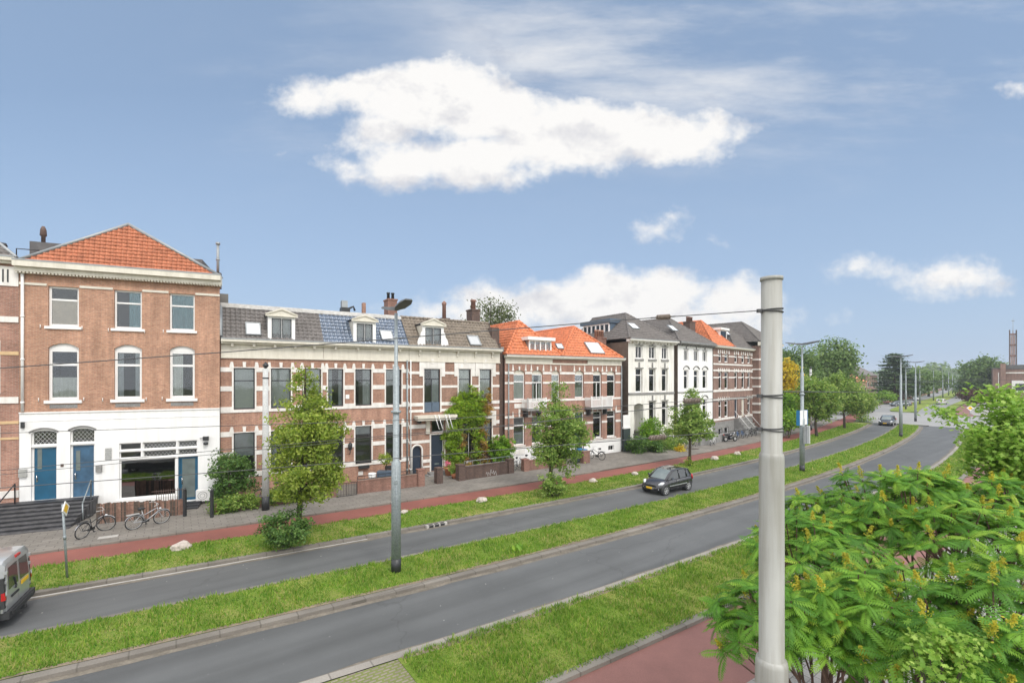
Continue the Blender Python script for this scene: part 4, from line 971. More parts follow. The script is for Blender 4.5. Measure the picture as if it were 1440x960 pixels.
dd = (h2c.U(606), h2c.U(624.5), h2c.Z(615, 661.5), h2c.Z(615, 610)); h2c.door(dd, M_NAVY, [(.3, .7, .16, .20)], frame=M_STONE, name='front_door', hx=.9)
tl = (dd[0]+.05, dd[1], dd[3]+.12, h2c.Z(615, 591)); h2c.window(tl, fm=M_WHITE, fw=.05, name='transom_light')
ad = (h2c.U(580), h2c.U(592.3), h2c.Z(586, 671.5), h2c.Z(586, 626.8)); wv = ad[1]-ad[0]
h2c.opening(ad, wv*.5, .18)
mb = MB(); mb.prism([(ad[0], ad[2]), (ad[1], ad[2])]+h2c.arc(ad[0], ad[1], ad[3]-wv*.5, wv*.5, 12)[::-1], .13, .18); od = h2c.part(mb, 'arched_door', M_NAVY)
mb = MB(); arc = h2c.arc(ad[0]-.07, ad[1]+.07, ad[3]-wv*.5, wv*.5+.07, 14); mb.tube([(arc[0][0], -.02, ad[2])]+[(x, -.02, z) for x, z in arc]+[(arc[-1][0], -.02, ad[2])], .07, 6); h2c.part(mb, 'door_surround', M_STONE, od)
h2c.jambs([dw, r1, r2, g2, dd], .10)
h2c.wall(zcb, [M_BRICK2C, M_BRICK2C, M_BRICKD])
def zr(x, ya, yb): return (h2c.Z(x, yb), h2c.Z(x, ya))
h2c.bands([zr(585, 522, 525.8), zr(585, 542, 545.4), zr(585, 566.2, 571), zr(585, 576, 579.5), zr(590, 596.5, 602), zr(590, 619, 623), zr(600, 645.5, 650), zr(600, 654.5, 657)], pad=.10)
for (a, b, c, d) in (dw, r1, r2, g2): mb = MB(); mb.box(a-.38, b+.38, -.06, .012, d+.053, d+.62); mb.box(a-.38, a-.101, -.055, .012, d-.55, d+.053); mb.box(b+.101, b+.38, -.055, .012, d-.55, d+.053); mb.box((a+b)/2-.12, (a+b)/2+.12, -.085, -.06, d+.4, d+.75); h2c.part(mb, 'lintel', M_STONE)
h2c.cornice(zcb, zct, .5, M_CREAM, x0=.002, x1=h2c.w+.05, blocks=5, frieze=zfb, brackets=True)
mb = MB(); a, b = h2c.U(605)-.35, h2c.U(636); zc2 = h2c.Z(607, 583.5); mb.box(h2c.U(581.5), b, -.9, -.003, zc2-.16, zc2+.03); mb.box(h2c.U(581.5)+.06, b-.06, -.8, -.05, zc2-.32, zc2-.161)
cn = h2c.part(mb, 'entrance_canopy', M_CREAM)
for k in range(4):
    mb = MB(); x = h2c.U(609)+.28*k+(.25 if k > 1 else 0); mb.tube([(x-.25, -.95, zc2+.1), (x+.05, -1.0, zc2-.95), (x+.2, -.8, zc2-1.0)], .03, 6); h2c.part(mb, 'canopy_strut', M_SIGNW, cn)
mb = MB(); a, b = dd[0]-.42, dd[1]+.42; mb.box(a, dd[0]-.11, -.12, .01, dd[3]+.06, zc2-.17); mb.box(dd[1]+.11, b, -.12, .01, dd[3]+.06, zc2-.17); h2c.part(mb, 'door_surround', M_CREAM)
mb = MB(); mb.box(dd[0]-.5, dd[1]+.5, -.9, -.003, 0, dd[2]-.16); mb.box(dd[0]-.3, dd[1]+.3, -.5, -.003, dd[2]-.159, dd[2]); h2c.part(mb, 'doorstep', M_GREYST)
mb = MB(); x, z = h2c.U(588), h2c.Z(588, 593); mb.lathe([(.02, -.1), (.16, -.05), (.2, .2), (.05, .3)], (x, -.25, z), 10); h2c.part(mb, 'porch_lamp', M_BLACK)
# mansard roofs
zt2 = h2b.Z(452.5, 441.8, 1.75); rise = zt2-zct-.03
s2a, L2 = terrace_roof(h2a, zct+.03, 1.75, rise, M_TILE_G); s2b, _ = terrace_roof(h2b, zct+.03, 1.75, rise, M_TILE_B); s2c, _ = terrace_roof(h2c, zct+.03, 1.85, rise+.18, M_TILE_BR, x1=h2c.w-.02)
for h, xx in ((h2a, 1.75), (h2b, 1.75)):
    mb = MB(); mb.box(.001, h.w-.001, 1.70, 10, zt2-2.5, zt2+.03, 1); mb.box(0, h.w, 1.66, 1.95, zt2+.02, zt2+.22); mb.box(0, h.w, 2.2, 2.6, zt2+.03, zt2+.36); h.part(mb, 'flat_roof', [M_LEADW, M_ROOFF])
mb = MB(); mb.box(.001, h2c.w-.03, 1.80, 10, zct, zt2+.16); tile_face(mb, [(h2c.w-.02, 3.8, zct), (.02, 3.8, zct), (.02, 1.86, zt2+.2), (h2c.w-.02, 1.86, zt2+.2)], .27, .33, .03, 1, 0); ridge(mb, (0, 1.85, zt2+.22), (h2c.w, 1.85, zt2+.22), .11, 1)
mb.box(h2c.w-.02, h2c.w+.12, -.05, 1.7, zct, zct+.55, 2); mb.tube([(h2c.w, -.1, zct+.1), (h2c.w, 1.85, zt2+.25)], .07, 6, 2); h2c.part(mb, 'flat_roof', [M_ROOFF, M_TILE_BR, M_BRICKD])
mb = MB(); mb.box(-.12, .10, -.05, 1.7, zct+.05, zct+.3); mb.tube([(0, -.15, zct+.15), (0, 1.8, zt2+.12)], .12, 6); h2a.part(mb, 'parapet', M_ZINC)
dormer(h2a, 376.6, 415, 479.5, 444.5, 435, (382, 410, 448, 477.6), M_CHEEKZ)
dormer(h2b, 496.8, 528.5, 483, 451.5, 443.5, (501.5, 524, 455.3, 482.3), M_CREAM)
dormer(h2c, 594, 624, 486.5, 457.5, 448.5, (598, 620.2, 461, 485.6), M_CREAM, scroll=True)
def sky_px(h, sl, x0, x1, ytop, ybot, zt, L, fm=None, gm=None):
    """px edges at the roof window's lower edge; heights read at its foot and head"""
    b0 = .25; u0, u1 = h.U(x0, b0), h.U(x1, b0)
    def tz(y, x):
        best = None
        for k in range(200):
            t = L*k/199; p = sl(0, t); 
            e = abs(h.Z(x, y, p.y)-p.z)
            if best is None or e < best[0]: best = (e, t)
        return best[1]
    ta, tb = tz(ybot, (x0+x1)/2), tz(ytop, (x0+x1)/2-2)
    return skylight(h, (u0, u1, ta, tb), 0, sl, fm, gm)
sky_px(h2a, s2a, 345.5, 367, 455, 472, 0, L2); sky_px(h2b, s2b, 536, 553, 466, 479.5, 0, L2); sky_px(h2c, s2c, 659.5, 675, 473, 486, 0, L2, gm=M_ALLOY)
mb = MB()
for k in range(5): mb.box(1.0+k*1.72, 2.66+k*1.72, 2.7, 3.8, zt2+.30, zt2+.34); mb.box(1.2+k*1.72, 2.4+k*1.72, 2.75, 3.7, zt2+.02, zt2+.299, 1)
h2a.part(mb, 'solar_panels', [M_PV, M_ZINC])
b = 3.0; chimney(h2b, h2b.U(546, b), h2b.U(558.5, b), b, b+1.1, zt2, h2b.Z(552, 420, b), M_BRICKW, 2, M_BLACK, .55, potr=.13)
b = 4.0; mb = MB(); mb.box(h2b.U(481, b), h2b.U(489, b), b, b+.5, h2b.Z(485, 434.5, b), h2b.Z(485, 422.5, b)); mb.box(h2b.U(480, b), h2b.U(492, b), b-.1, b+.6, zt2, h2b.Z(485, 434.5, b)+.12, 1); h2b.part(mb, 'roof_vent', [M_ZINC, M_BLACK]); mb = MB(); mb.tube([(h2b.U(490, b), b, h2b.Z(490, 434, b)), (h2b.U(497, b), b, h2b.Z(497, 431, b)), (h2b.U(499, b), b, h2b.Z(499, 437, b))], .08, 8); h2b.part(mb, 'vent_pipe', M_BLACK)
b = 5.0; mb = MB(); mb.box(h2b.U(510.3, b), h2b.U(514.5, b), b, b+.4, zt2, h2b.Z(512, 425.5, b)); h2b.part(mb, 'chimney', M_BRICK2)
b = 3.0; chimney(h2c, h2c.U(622.5, b), h2c.U(632, b), b, b+.7, zt2, h2c.Z(627, 447, b), M_BRICKD)
mb = MB(); x = h2c.U(627, b); mb.lathe([(.17, 0), (.16, 1.1), (.2, 1.15), (.2, 1.3), (.05, 1.45)], (x, b+.35, h2c.Z(627, 447, b)), 10); mb.tube([(x-.1, b+.35, h2c.Z(627, 433, b)), (x-.05, b+.35, h2c.Z(627, 429, b))], .05, 6); h2c.part(mb, 'chimney_pot', M_BRICKW)
b = 2.6; chimney(h2c, h2c.U(663.5, b), h2c.U(675, b), b, b+1., zt2, h2c.Z(669, 434.5, b), M_BRICKD, 1, M_BRICKW, h2c.Z(669, 420.5, b)-h2c.Z(669, 434.5, b), potr=.23)
# recessed dark bay between the terrace and the pair
hb_ = Fac(FB.pt(FB.U(702.2)), math.atan2(1.342, .853))
hl = House('link_wall', 'dark narrow brick bay between the creeper-clad house and the orange-roofed pair', 'wall', FB, 702.3, 709.6, 8)
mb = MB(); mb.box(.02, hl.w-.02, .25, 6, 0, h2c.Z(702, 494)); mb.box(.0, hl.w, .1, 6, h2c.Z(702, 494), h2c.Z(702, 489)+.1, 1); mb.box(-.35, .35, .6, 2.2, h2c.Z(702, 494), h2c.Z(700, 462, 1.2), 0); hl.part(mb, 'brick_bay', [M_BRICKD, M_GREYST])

# ================= the pair with orange roofs
h3a = House('villa_house', 'plum brick house with orange hipped roof, white box dormer and a small balcony', 'house', FB, 709.8, 789, 10, 'pair of orange-roofed brick houses')
h3b = House('villa_house', 'plum brick house with orange hipped roof, big skylight and white railed balcony', 'house', FB, 789, 873.3, 10, 'pair of orange-roofed brick houses')
z3b, z3t = h3a.Z(716, 503.2), h3a.Z(716, 499.5); z3f = h3a.Z(716, 511)
B3 = [(h3a.Z(715, 525.8), h3a.Z(715, 522.3)), (h3a.Z(715, 539.8), h3a.Z(715, 537)), (h3a.Z(715, 566), h3a.Z(715, 562.8)), (h3a.Z(715, 588), h3a.Z(715, 584.8)), (h3a.Z(715, 603.5), h3a.Z(715, 600))]
zpl = h3a.Z(718, 630)
wt, wb_ = h3a.Z(730, 520), h3a.Z(730, 562); wgt, wgb = h3a.Z(729, 586), h3a.Z(729, 626); h3b_g = (h3b.Z(839, 615.5), h3b.Z(839, 578))
bal = []
for i, (h, xa, xb, cur) in enumerate([(h3a, 722.3, 738, ('sheet', M_CURT)), (h3a, 748, 763, ('sides', M_CURT)), (h3a, 775.5, 787, ('sheet', M_CURT)), (h3b, 808.3, 821, ('low', M_CURTG)), (h3b, 834, 846, ('sides', M_CURTT)), (h3b, 853.5, 865.3, ('sheet', M_CURT))]):
    door_ = i in (1, 4); r = (h.U(xa), h.U(xb), wb_-(.25 if door_ else 0), wt)
    h.window(r, transom=.30, curtain=cur, head=.34, rise=.22, fw=.085, headm=M_CREAM, split_frame=M_FRAMED if i == 1 else None, mull=1 if door_ else 0, name='balcony_door' if door_ else 'window'); bal.append((h, r))
    if i == 2: xa, xb = 776, 787
    r = (h.U(xa), h.U(xb), h3b_g[0] if h is h3b else wgb, h3b_g[1] if h is h3b else wgt)
    if i != 3: h.window(r, transom=.24 if h is h3b else .30, curtain=('blind', M_BLINDB, .1) if i in (4, 5) else ('low', M_CURTG) if i == 0 else None, fw=.09, sill=(.03, .10, M_STONE)); bal.append((h, r))
    else: h.door((r[0], r[1], .55, r[3]), M_NAVY, frame=M_WHITE, name='front_door')
for h in (h3a, h3b):
    rs = [r for hh, r in bal if hh is h]; h.keystones(rs, h=.32, w=.15, sharp=True, dz=-.02)
    bw = (h.U(855.5), h.U(863.5), .30, .80); 
    if h is h3b: h.window(bw, fw=.05, mull=1, name='basement_window')
    h.wall(z3b, [M_BRICK3, M_WHITE, M_BRICKD], zsplit=zpl); h.bands(B3, pad=.01); h.bands([(zpl-.08, zpl+.02)], y=-.06)
h3a.cornice(z3b, z3t, .42, M_CREAM, x0=-.05, x1=h3a.w-.002); h3b.cornice(z3b, z3t, .42, M_CREAM, x0=.002, x1=h3b.w+.25)
mb = MB(); mb.box(.05, h3a.U(776.5), -.06, .012, z3f, z3b-.003); mb.box(h3a.U(776.5)+.01, h3a.w, -.05, .01, z3f-.02, z3f+.12); h3a.part(mb, 'frieze', M_CREAM)
mb = MB(); mb.box(h3b.U(826), h3b.w+.04, -.06, .012, z3f, z3b-.003); mb.box(0, h3b.U(826)-.01, -.05, .01, z3f-.02, z3f+.12); h3b.part(mb, 'frieze', M_CREAM)
for (xa, xb, ya, yb) in ((723, 737.5, 573.5, 567.5), (723, 737.5, 638.5, 632), (729, 731.5, 581, 575)): mb = MB(); mb.box(h3a.U(xa), h3a.U(xb), -.05, .01, h3a.Z(730, ya), h3a.Z(730, yb)); h3a.part(mb, 'stone_panel', M_STONE)
def balcony(h, xa, xb, ztop, zbot, label=None):
    mb = MB(); a, b = h.U(xa, -.9), h.U(xb, -.9); mb.box(a, b, -.95, -.003, zbot-.14, zbot); mb.box(a-.03, b+.03, -1.0, -.002, zbot-.2, zbot-.141)
    for x in (a+.15, b-.35): mb.prism([(x, zbot-.2), (x, zbot-.75), (x+.2, zbot-.75), (x+.2, zbot-.2)], -.45, -.003, 1)
    o = h.part(mb, 'balcony', [M_GREYST, M_BLACK])
    rl = MB(); n = int((b-a)/.13)
    for k in range(n+1): x = a+.03+(b-a-.06)*k/n; w = .035 if k % n else .05; rl.box(x-w, x+w, -.93, -.91, zbot+.06, ztop-.05)
    for sx in (a, b):
        for k in range(6): y = -.85+.15*k; rl.box(sx-.012, sx+.012, y-.03, y+.03, zbot+.06, ztop-.05)
    for x in (a, b, (a+b)/2 if b-a > 2 else a): rl.box(x-.05, x+.05, -.97, -.87, zbot, ztop+.06)
    rl.box(a, b, -.95, -.89, ztop-.05, ztop); rl.box(a, b, -.945, -.895, zbot+.03, zbot+.08)
    h.part(rl, 'railing', M_WHITE, o)
zbt, zbb = h3b.Z(846, 557.5, -.9), h3b.Z(846, 572, -.9); balcony(h3b, 831.5, 860.5, zbt, zbb); balcony(h3a, 742, 767.5, h3a.Z(754, 560, -.9), h3a.Z(754, 574, -.9))
A3a, sl3a = hip_roof(h3a, z3t+.06, h3a.w*.5, 730, 451.9, [M_TILE_O3, M_ROOFF, M_TILE_O3], tw=.34, rh=.36, amp=.034, w0=.0, w1=h3a.w+.3, front=-.2, cap=.13)
A3b, sl3b = hip_roof(h3b, z3t+.06, h3b.w*.5, 807.2, 459.5, [M_TILE_O3, M_ROOFF, M_TILE_O3], tw=.34, rh=.36, amp=.034, w0=-.1, w1=h3b.w+.08, front=-.2, cap=.13)
# box dormer
def box_dormer(h, xa, xb, yt, yb, back, panes, body=None, ov=.25, b0=.15, glassx=None):
    a, c = h.U(xa, b0), h.U(xb, b0); z0, z1 = h.Z(xb, yb, b0), h.Z(xb, yt, b0); mb = MB()
    fr = .13; mb.box(a, c, b0, b0+.1, z0, z0+.22); mb.box(a, c, b0, b0+.1, z1-.12, z1)
    n = panes
    for k in range(n+1): x = a+fr*.5+(c-a-fr)*k/n; mb.box(x-fr*.5, x+fr*.5, b0-.002, b0+.098, z0+.22, z1-.12)
    mb.box(a, a+.06, b0+.1, back, z0, z1, 1); mb.box(c-.06, c, b0+.1, back, z0, z1, 1); mb.box(a-ov, c+ov, b0-ov, back+.5, z1, z1+.28, 2); mb.box(a, c, b0+.45, b0+.5, z0, z1, 4)
    mb.box(a+.07, c-.07, b0+.04, b0+.05, z0+.22, z1-.12, 3)
    return h.part(mb, 'dormer', [M_WHITE, body or M_WHITE, M_WHITE, M_GLASS, M_CURTG])
box_dormer(h3a, 744, 775.5, 479.5, 497, 2.4, 4, M_ZINC)
L3 = 3.0
sky_px(h3b, sl3b, 829, 848.5, 482.5, 497.5, 0, 4.); 
sky_px(h3a, sl3a, 784, 793, 484, 491, 0, 4.)
b = 2.5; chimney(h3b, h3b.U(840, b), h3b.U(852.5, b), b, b+.8, z3t, h3b.Z(846, 474, b), M_BRICKW, 4, M_BRICK2, .75, potr=.14)
h3a.pipe(.32, .3, z3f, .05, M_GALV); h3b.pipe(h3b.w-.02, .3, z3f, .05, M_GALV)
# ================= the white pair
h4a = House('white_house', 'white stucco house with a dark hipped roof, brown side wall and long side dormer', 'house', FB, 883.5, 947.8, 11, 'white stucco houses')
z4b = h4a.Z(884, 480); z4t = h4a.Z(884, 476.8)
rr = []
for i, (a, b) in enumerate([(893.8, 903.5), (912.7, 921.8), (930.7, 938.8)]):
    r = (h4a.U(a), h4a.U(b), h4a.Z(898, 504.3), h4a.Z(898, 485.8)); h4a.window(r, mull=1, fw=.10, sill=(.12, .2, M_GREYST), curtain=('sides', M_CURTG)); rr.append(r)
    r = (h4a.U(a), h4a.U(b), h4a.Z(898, 551.5), h4a.Z(898, 517.8)); h4a.window(r, transom=.28, fw=.09, curtain=[('sheet', M_CURT), ('sheet', M_CURTG), ('sheet', M_CURTG)][i], y=.2); rr.append(r)
    if i: r = (h4a.U(a), h4a.U(b), h4a.Z(917, 600), h4a.Z(917, 564)); h4a.window(r, transom=.3, fw=.09, curtain=('sides', M_CURTG), y=.2); rr.append(r)
pr = (h4a.U(891.5), h4a.U(904.8), .95, h4a.Z(898, 567)); h4a.opening(pr, .25, 1.1)
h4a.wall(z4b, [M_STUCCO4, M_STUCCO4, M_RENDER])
h4a.door((pr[0], pr[0]+(pr[1]-pr[0])*.72, .95, pr[3]-.6), M_NAVY, [(.2, .8, .45, .95)], y=1.02, cut=False, name='front_door')
mb = MB(); mb.box(pr[0], pr[1], 1.08, 1.12, .9, pr[3]); h4a.part(mb, 'porch_back', M_STUCCO4)
mb = MB(); zbn = h4a.Z(884, 554); mb.box(0, h4a.w, -.07, .01, zbn-.1, zbn+.12); h4a.part(mb, 'string_course', M_GREYST)
h4a.keystones([r for r in rr], h=.35, w=.14, spread=0, mid=True, mat=M_STUCCO4)
for (a, b, c, d) in rr: mb = MB(); mb.box((a+b)/2-.08, (a+b)/2+.08, -.075, -.0, d+.089, d+.62); mb.box(a-.1, b+.1, -.06, -.0, d+.0, d+.09); h4a.part(mb, 'window_ornament', M_GREYST)
h4a.cornice(z4b, z4t, .6, M_STUCCO4, x0=-.25, x1=h4a.w+.15, blocks=14)
A4, sl4 = hip_roof(h4a, z4t+.08, h4a.w*.5, 879.5, 440.7, [M_TILE_D, M_ROOFF, M_TILE_D], w0=-.3, w1=h4a.w+.1, front=-.45, D=9.)
sky_px(h4a, sl4, 897, 907, 456.5, 463.5, 0, 6.)
# long dormer on the left slope: sits over the passage side
b1_, b2_ = solve_b(h4a, 856, .9), solve_b(h4a, 820, .9)
zA, zB = h4a.Z(856, 471.5, b1_), h4a.Z(856, 453.5, b1_)
mb = MB(); mb.box(.9, 2.4, b1_, b2_, zA, zA+.35, 1); mb.box(.9, 2.4, b1_, b2_, zB-.15, zB, 0); n = 6
for k in range(n+1): y = b1_+(b2_-b1_)*k/n; mb.box(.9, 1.0, y-.09, y+.09, zA+.35, zB-.15)
mb.box(.96, .98, b1_, b2_, zA+.35, zB-.15, 2); mb.box(1.3, 1.35, b1_, b2_, zA, zB, 3); mb.box(.75, 4., b1_-.35, b2_+.35, zB, zB+.42, 1); mb.box(1.0, 4., b1_-.2, b1_, zA-.2, zB, 1)
h4a.part(mb, 'dormer', [M_WHITE, M_NAVYP, M_GLASS, M_CURT])
# passage with dark gate and white panel
pg = thing('passage_gate', 'dark green board gate with a white panel above, beside the white house', 'gate', FB.pt(FB.U(873.6)), FB.phi)
wg = FB.U(883.4)-FB.U(873.6); mb = MB(); mb.box(.05, wg-.02, -.3, -.15, 0, FB.Z(878, 602)); mb.build('gate_leaf', M_BIN, pg); mb = MB(); mb.box(.0, wg, -.35, -.1, FB.Z(878, 602), FB.Z(878, 600)+.02); mb.box(.03, wg-.02, -.25, -.18, FB.Z(878, 600)+.03, FB.Z(878, 583)); mb.build('panel', M_WHITE, pg)
# second white house, turned with the street
P4 = FB.pt(FB.U(953.2)); F4 = Fac(P4, R(50)); h4b = House('white_house', 'white stucco house with arched window heads, right of a narrow brown side wall', 'house', F4, 953.2, 1002, 11, 'white stucco houses')
rr = []
z4bb, z4bt = h4b.Z(954, 484), h4b.Z(954, 481.2)
for a, b in ((961.7, 968), (975.7, 982.3), (988, 994.3)):
    r = (h4b.U(a), h4b.U(b), h4b.Z(965, 508), h4b.Z(965, 491.6)); h4b.window(r, mull=1, fw=.11, curtain=('sides', M_CURTG)); rr.append(r)
    r = (h4b.U(a), h4b.U(b), h4b.Z(965, 547.5), h4b.Z(965, 520)); h4b.window(r, transom=.30, fw=.11, curtain=('sides', M_CURTG)); rr.append(r)
    r = (h4b.U(a), h4b.U(b), h4b.Z(965, 592), h4b.Z(965, 562.5)); h4b.window(r, transom=.30, fw=.11); rr.append(r)
h4b.wall(z4bb, [M_STUCCO, M_STUCCO, M_RENDER])
h4b.bands([(h4b.Z(955, 552.4), h4b.Z(955, 551))], M_GREYST, y=-.06, name='string_course')
for i, (a, b, c, d) in enumerate(rr):
    mb = MB()
    if i % 3 == 0: mb.box(a-.1, b+.1, -.06, .0, d+.06, d+.12); mb.box((a+b)/2-.06, (a+b)/2+.06, -.07, -.0, d+.12, d+.5)
    else:
        arc = h4b.arc(a-.15, b+.15, d+.1, .35, 10); mb.tube([(x, -.05, z) for x, z in arc], .06, 6)
    h4b.part(mb, 'window_ornament', M_GREYST)
h4b.cornice(z4bb, z4bt, .55, M_GREYST, x0=-.2, x1=h4b.w+.1, blocks=14)
A4b, sl4b = hip_roof(h4b, z4bt+.08, h4b.w*.5, 940.5, 447.5, [M_TILE_D, M_ROOFF, M_TILE_D], w0=-.3, w1=h4b.w+.1, front=-.4, D=9.)
sky_px(h4b, sl4b, 956, 963.5, 460.5, 467, 0, 6.)
# ================= brick pair with basement storey
P5 = F4.pt(F4.U(1002.6)); F5 = Fac(P5, R(48))
h5a = House('brick_town_house', 'banded brick town house with orange roof and a white dormer, beside the white house', 'house', F5, 1002.8, 1029.5, 11)
h5b = House('brick_town_house', 'banded brick town house with grey roof behind the motorbike and bikes', 'house', F5, 1029.5, 1067, 11)
z5b, z5t = h5a.Z(1006, 489), h5a.Z(1006, 486.2)
def b5(ya, yb): return (h5a.Z(1004, yb), h5a.Z(1004, ya))
for h, ws in ((h5a, [(1010.6, 1015.4), (1019, 1024.4)]), (h5b, [(1033, 1037.4), (1043, 1047.3), (1051.2, 1055.3), (1058, 1062)])):
    rs = []
    for i, (a, b) in enumerate(ws):
        for (yt, yb) in ((496.5, 509), (522.5, 547.2)):
            r = (h.U(a), h.U(b), h5a.Z(1012, yb), h5a.Z(1012, yt)); h.window(r, transom=.3, fw=.12, curtain=('sides', M_CURT)); rs.append(r)
        if h is h5b and i < 2: h.door((h.U(a), h.U(b), 2.2, h5a.Z(1012, 563)), M_NAVY if i == 0 else M_CREAM, name='front_door', frame=M_WHITE)
        else:
            r = (h.U(a), h.U(b), h5a.Z(1012, 587.5), h5a.Z(1012, 563.5)); h.window(r, transom=.3, fw=.12); rs.append(r)
            h.window((h.U(a)-.05, h.U(b)+.05, .35, 1.2), fw=.08, name='basement_window')
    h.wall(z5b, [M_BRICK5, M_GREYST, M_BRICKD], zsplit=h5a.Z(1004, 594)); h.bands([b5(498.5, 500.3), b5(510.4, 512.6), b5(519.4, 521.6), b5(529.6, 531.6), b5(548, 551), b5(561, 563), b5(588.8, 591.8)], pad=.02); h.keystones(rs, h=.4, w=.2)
    h.cornice(z5b, z5t, .45, M_CREAM, x0=.001, x1=h.w-.001 if h is h5a else h.w+.2)
A5, sl5 = hip_roof(h5a, z5t+.06, h5a.w*.5, 986, 451, [M_TILE_O3, M_ROOFF, M_TILE_O3], tw=.34, rh=.36, w0=-.1, w1=h5a.w+.6, front=-.2, D=9.)
box_dormer(h5a, 1012.5, 1022, 465, 481, 3., 1, M_WHITE, b0=1.0)
A5b, sl5b = hip_roof(h5b, z5t+.06, h5b.w*.5, 1021.5, 459.5, [M_TILE_D, M_ROOFF, M_TILE_D], w0=.3, w1=h5b.w+.1, front=-.2, D=9.)
sky_px(h5b, sl5b, 1034, 1038, 465, 473, 0, 6.)
mb = MB(); ua, ub = h5b.U(1033), h5b.U(1047.5)
for k in range(6): mb.box(ua-.2, ub+.2, -1.9+.25*k, -.003 if k == 5 else -1.9+.25*(k+1), 0, 2.15*(k+1)/6)
for x in (ua-.2, (ua+ub)/2, ub+.2): mb.tube([(x, -1.9, 1.0), (x, -.1, 3.1)], .03, 6, 1)
h5b.part(mb, 'front_stair', [M_GREYST, M_WHITE])
b = 2.5; chimney(h4b, h4b.w-1.15, h4b.w+.1, 2.2, 3.1, z4bt, z4bt+3.0, M_BRICKD, 4, M_BRICKW, .6, potr=.15)
# last house of the row, mostly behind the near pole
P6 = F5.pt(F5.U(1067.6), -.8); F6 = Fac(P6, R(47)); h6 = House('brick_town_house', 'banded brick house at the far end of the row, mostly behind the near grey pole', 'house', F6, 1067.4, 1096, 11)
for a, b in ((1074, 1080), (1085, 1091)):
    for (yt, yb) in ((500, 514), (526, 546), (562, 582)): h6.window((h6.U(a), h6.U(b), h6.Z(1068, yb), h6.Z(1068, yt)), transom=.3, fw=.12)
z6 = h6.Z(1068, 486); h6.wall(z6, [M_BRICK5, M_BRICK5, M_BRICK5])
mb = MB()
for (ya, yb) in ((504, 506.5), (518, 520), (530, 532.5), (542, 544.5), (555, 557.5), (566, 569), (578, 581)):
    mb.box(-.04, h6.w+.04, -.05, .01, h6.Z(1068, yb), h6.Z(1068, ya)); mb.box(-.05, .01, .011, 10., h6.Z(1068, yb), h6.Z(1068, ya))
h6.part(mb, 'stone_band', M_STONE); h6.cornice(z6, z6+.5, .5, M_CREAM, x0=-.4, x1=h6.w+.3)
hip_roof(h6, z6+.55, h6.w*.35, 1043, 453, [M_TILE_D, M_ROOFF, M_TILE_D], w0=-.4, w1=h6.w+.3, front=-.3, D=10.)
# ================= lamp posts in the median
def lamp_post(pos, label, H=9.72, detail=True, signs=False):
    t = thing('lamp_post', label, 'lamp post', pos, 0, 'double lamp posts along the median')
    mb = MB(); mb.lathe([(.178, .5), (.175, 4.05), (.12, 4.12), (.115, 7.6), (.068, 7.66), (.06, H-.12)], n=14); mb.build('shaft', M_GALV, t)
    mb = MB(); mb.lathe([(.185, -.05), (.185, .5)], n=14); mb.build('base_sleeve', M_BLACK, t)
    if detail:
        mb = MB(); mb.tube([(.06, -.17, .9), (.06, -.17, 4.0)], .02, 6); mb.box(-.03, .09, -.2, -.15, 3.3, 3.42); mb.lathe([(.19, 5.9), (.19, 5.98)], n=12) ; mb.build('cable_conduit', M_GALV, t)
    a = ROAD_ANG
    for sg in (1, -1):
        mb = MB(); d = Vector((-math.cos(a), math.sin(a), 0))*sg; w = Vector((d.y, -d.x, 0))
        P = lambda l, s, z: Vector((0, 0, H))+d*l+w*s+Vector((0, 0, z+l*.18))
        secs = [(.0, .07, -.02, .13), (.16, .10, -.03, .14), (.35, .20, -.04, .12), (.85, .23, -.03, .10), (1.15, .15, .0, .05)]
        vs = []
        for l, s, z0, h in secs: vs += [P(l, -s, z0), P(l, s, z0), P(l, s*.75, z0+h), P(l, -s*.75, z0+h)]
        fs = [(0, 1, 2, 3), (16, 19, 18, 17)]
        for i in range(4):
            for k in range(4): fs.append((i*4+k, (i+1)*4+k, (i+1)*4+(k+1) % 4, i*4+(k+1) % 4))
        mb.add(vs, fs); mb.build('lamp_head', M_HEAD, t)
    return t
gl = [(557, 803), (1128, 663), (1266.8, 614), (1287.5, 591.5)]
L_ = ['grey double-headed lamp post standing in the grass median opposite the brick terrace', 'grey double-headed lamp post carrying sign boxes, just right of the near pole', 'grey double-headed lamp post near the tip of the median before the crossing', 'lamp post at the rounded end of the median, behind the one near its tip']
for i, (x, y) in enumerate(gl): lamp_post(gp(x, y, .1), L_[i], detail=i < 2)
for i in range(9):
    p = 136+i*30.; lamp_post(rd(p, 15.7, .1), ['first lamp post beyond the crossing', 'second lamp post beyond the crossing'][i] if i < 2 else 'far lamp post receding along the median toward the vanishing point', detail=False)
# sign boxes on the second post
p = gp(1128, 663, .1)
t = thing('sign_box', 'white double sided sign box with blue edges strapped to the lamp post', 'sign', (p.x, p.y, 0), R(35))
D = p.y; z0, z1 = EYE-(597-Y0)*D/F, EYE-(577-Y0)*D/F; mb = MB()
for sg in (-1, 1): mb.box(sg*.36-.27, sg*.36+.27, -.10, .10, z0, z1)
mb.build('sign_panel', M_SIGNW, t); mb = MB()
for x in (-.66, .66): mb.box(x-.03, x+.03, -.12, .12, z0-.03, z1+.03)
mb.build('edge_strip', M_SIGNBL, t)
t = thing('cabinet_box', 'narrow grey cabinet box below the sign box on the lamp post', 'box', (p.x, p.y, 0), R(35)); z0, z1 = EYE-(623-Y0)*D/F, EYE-(599-Y0)*D/F
mb = MB(); mb.box(-.1, .36, -.36, -.19, z0, z1); mb.box(-.3, -.1, -.3, -.19, z0, z1); mb.build('housing', M_ZINC, t); mb = MB(); mb.box(.361, .43, -.38, -.17, z0-.03, z1+.03); mb.build('door', M_SIGNW, t)
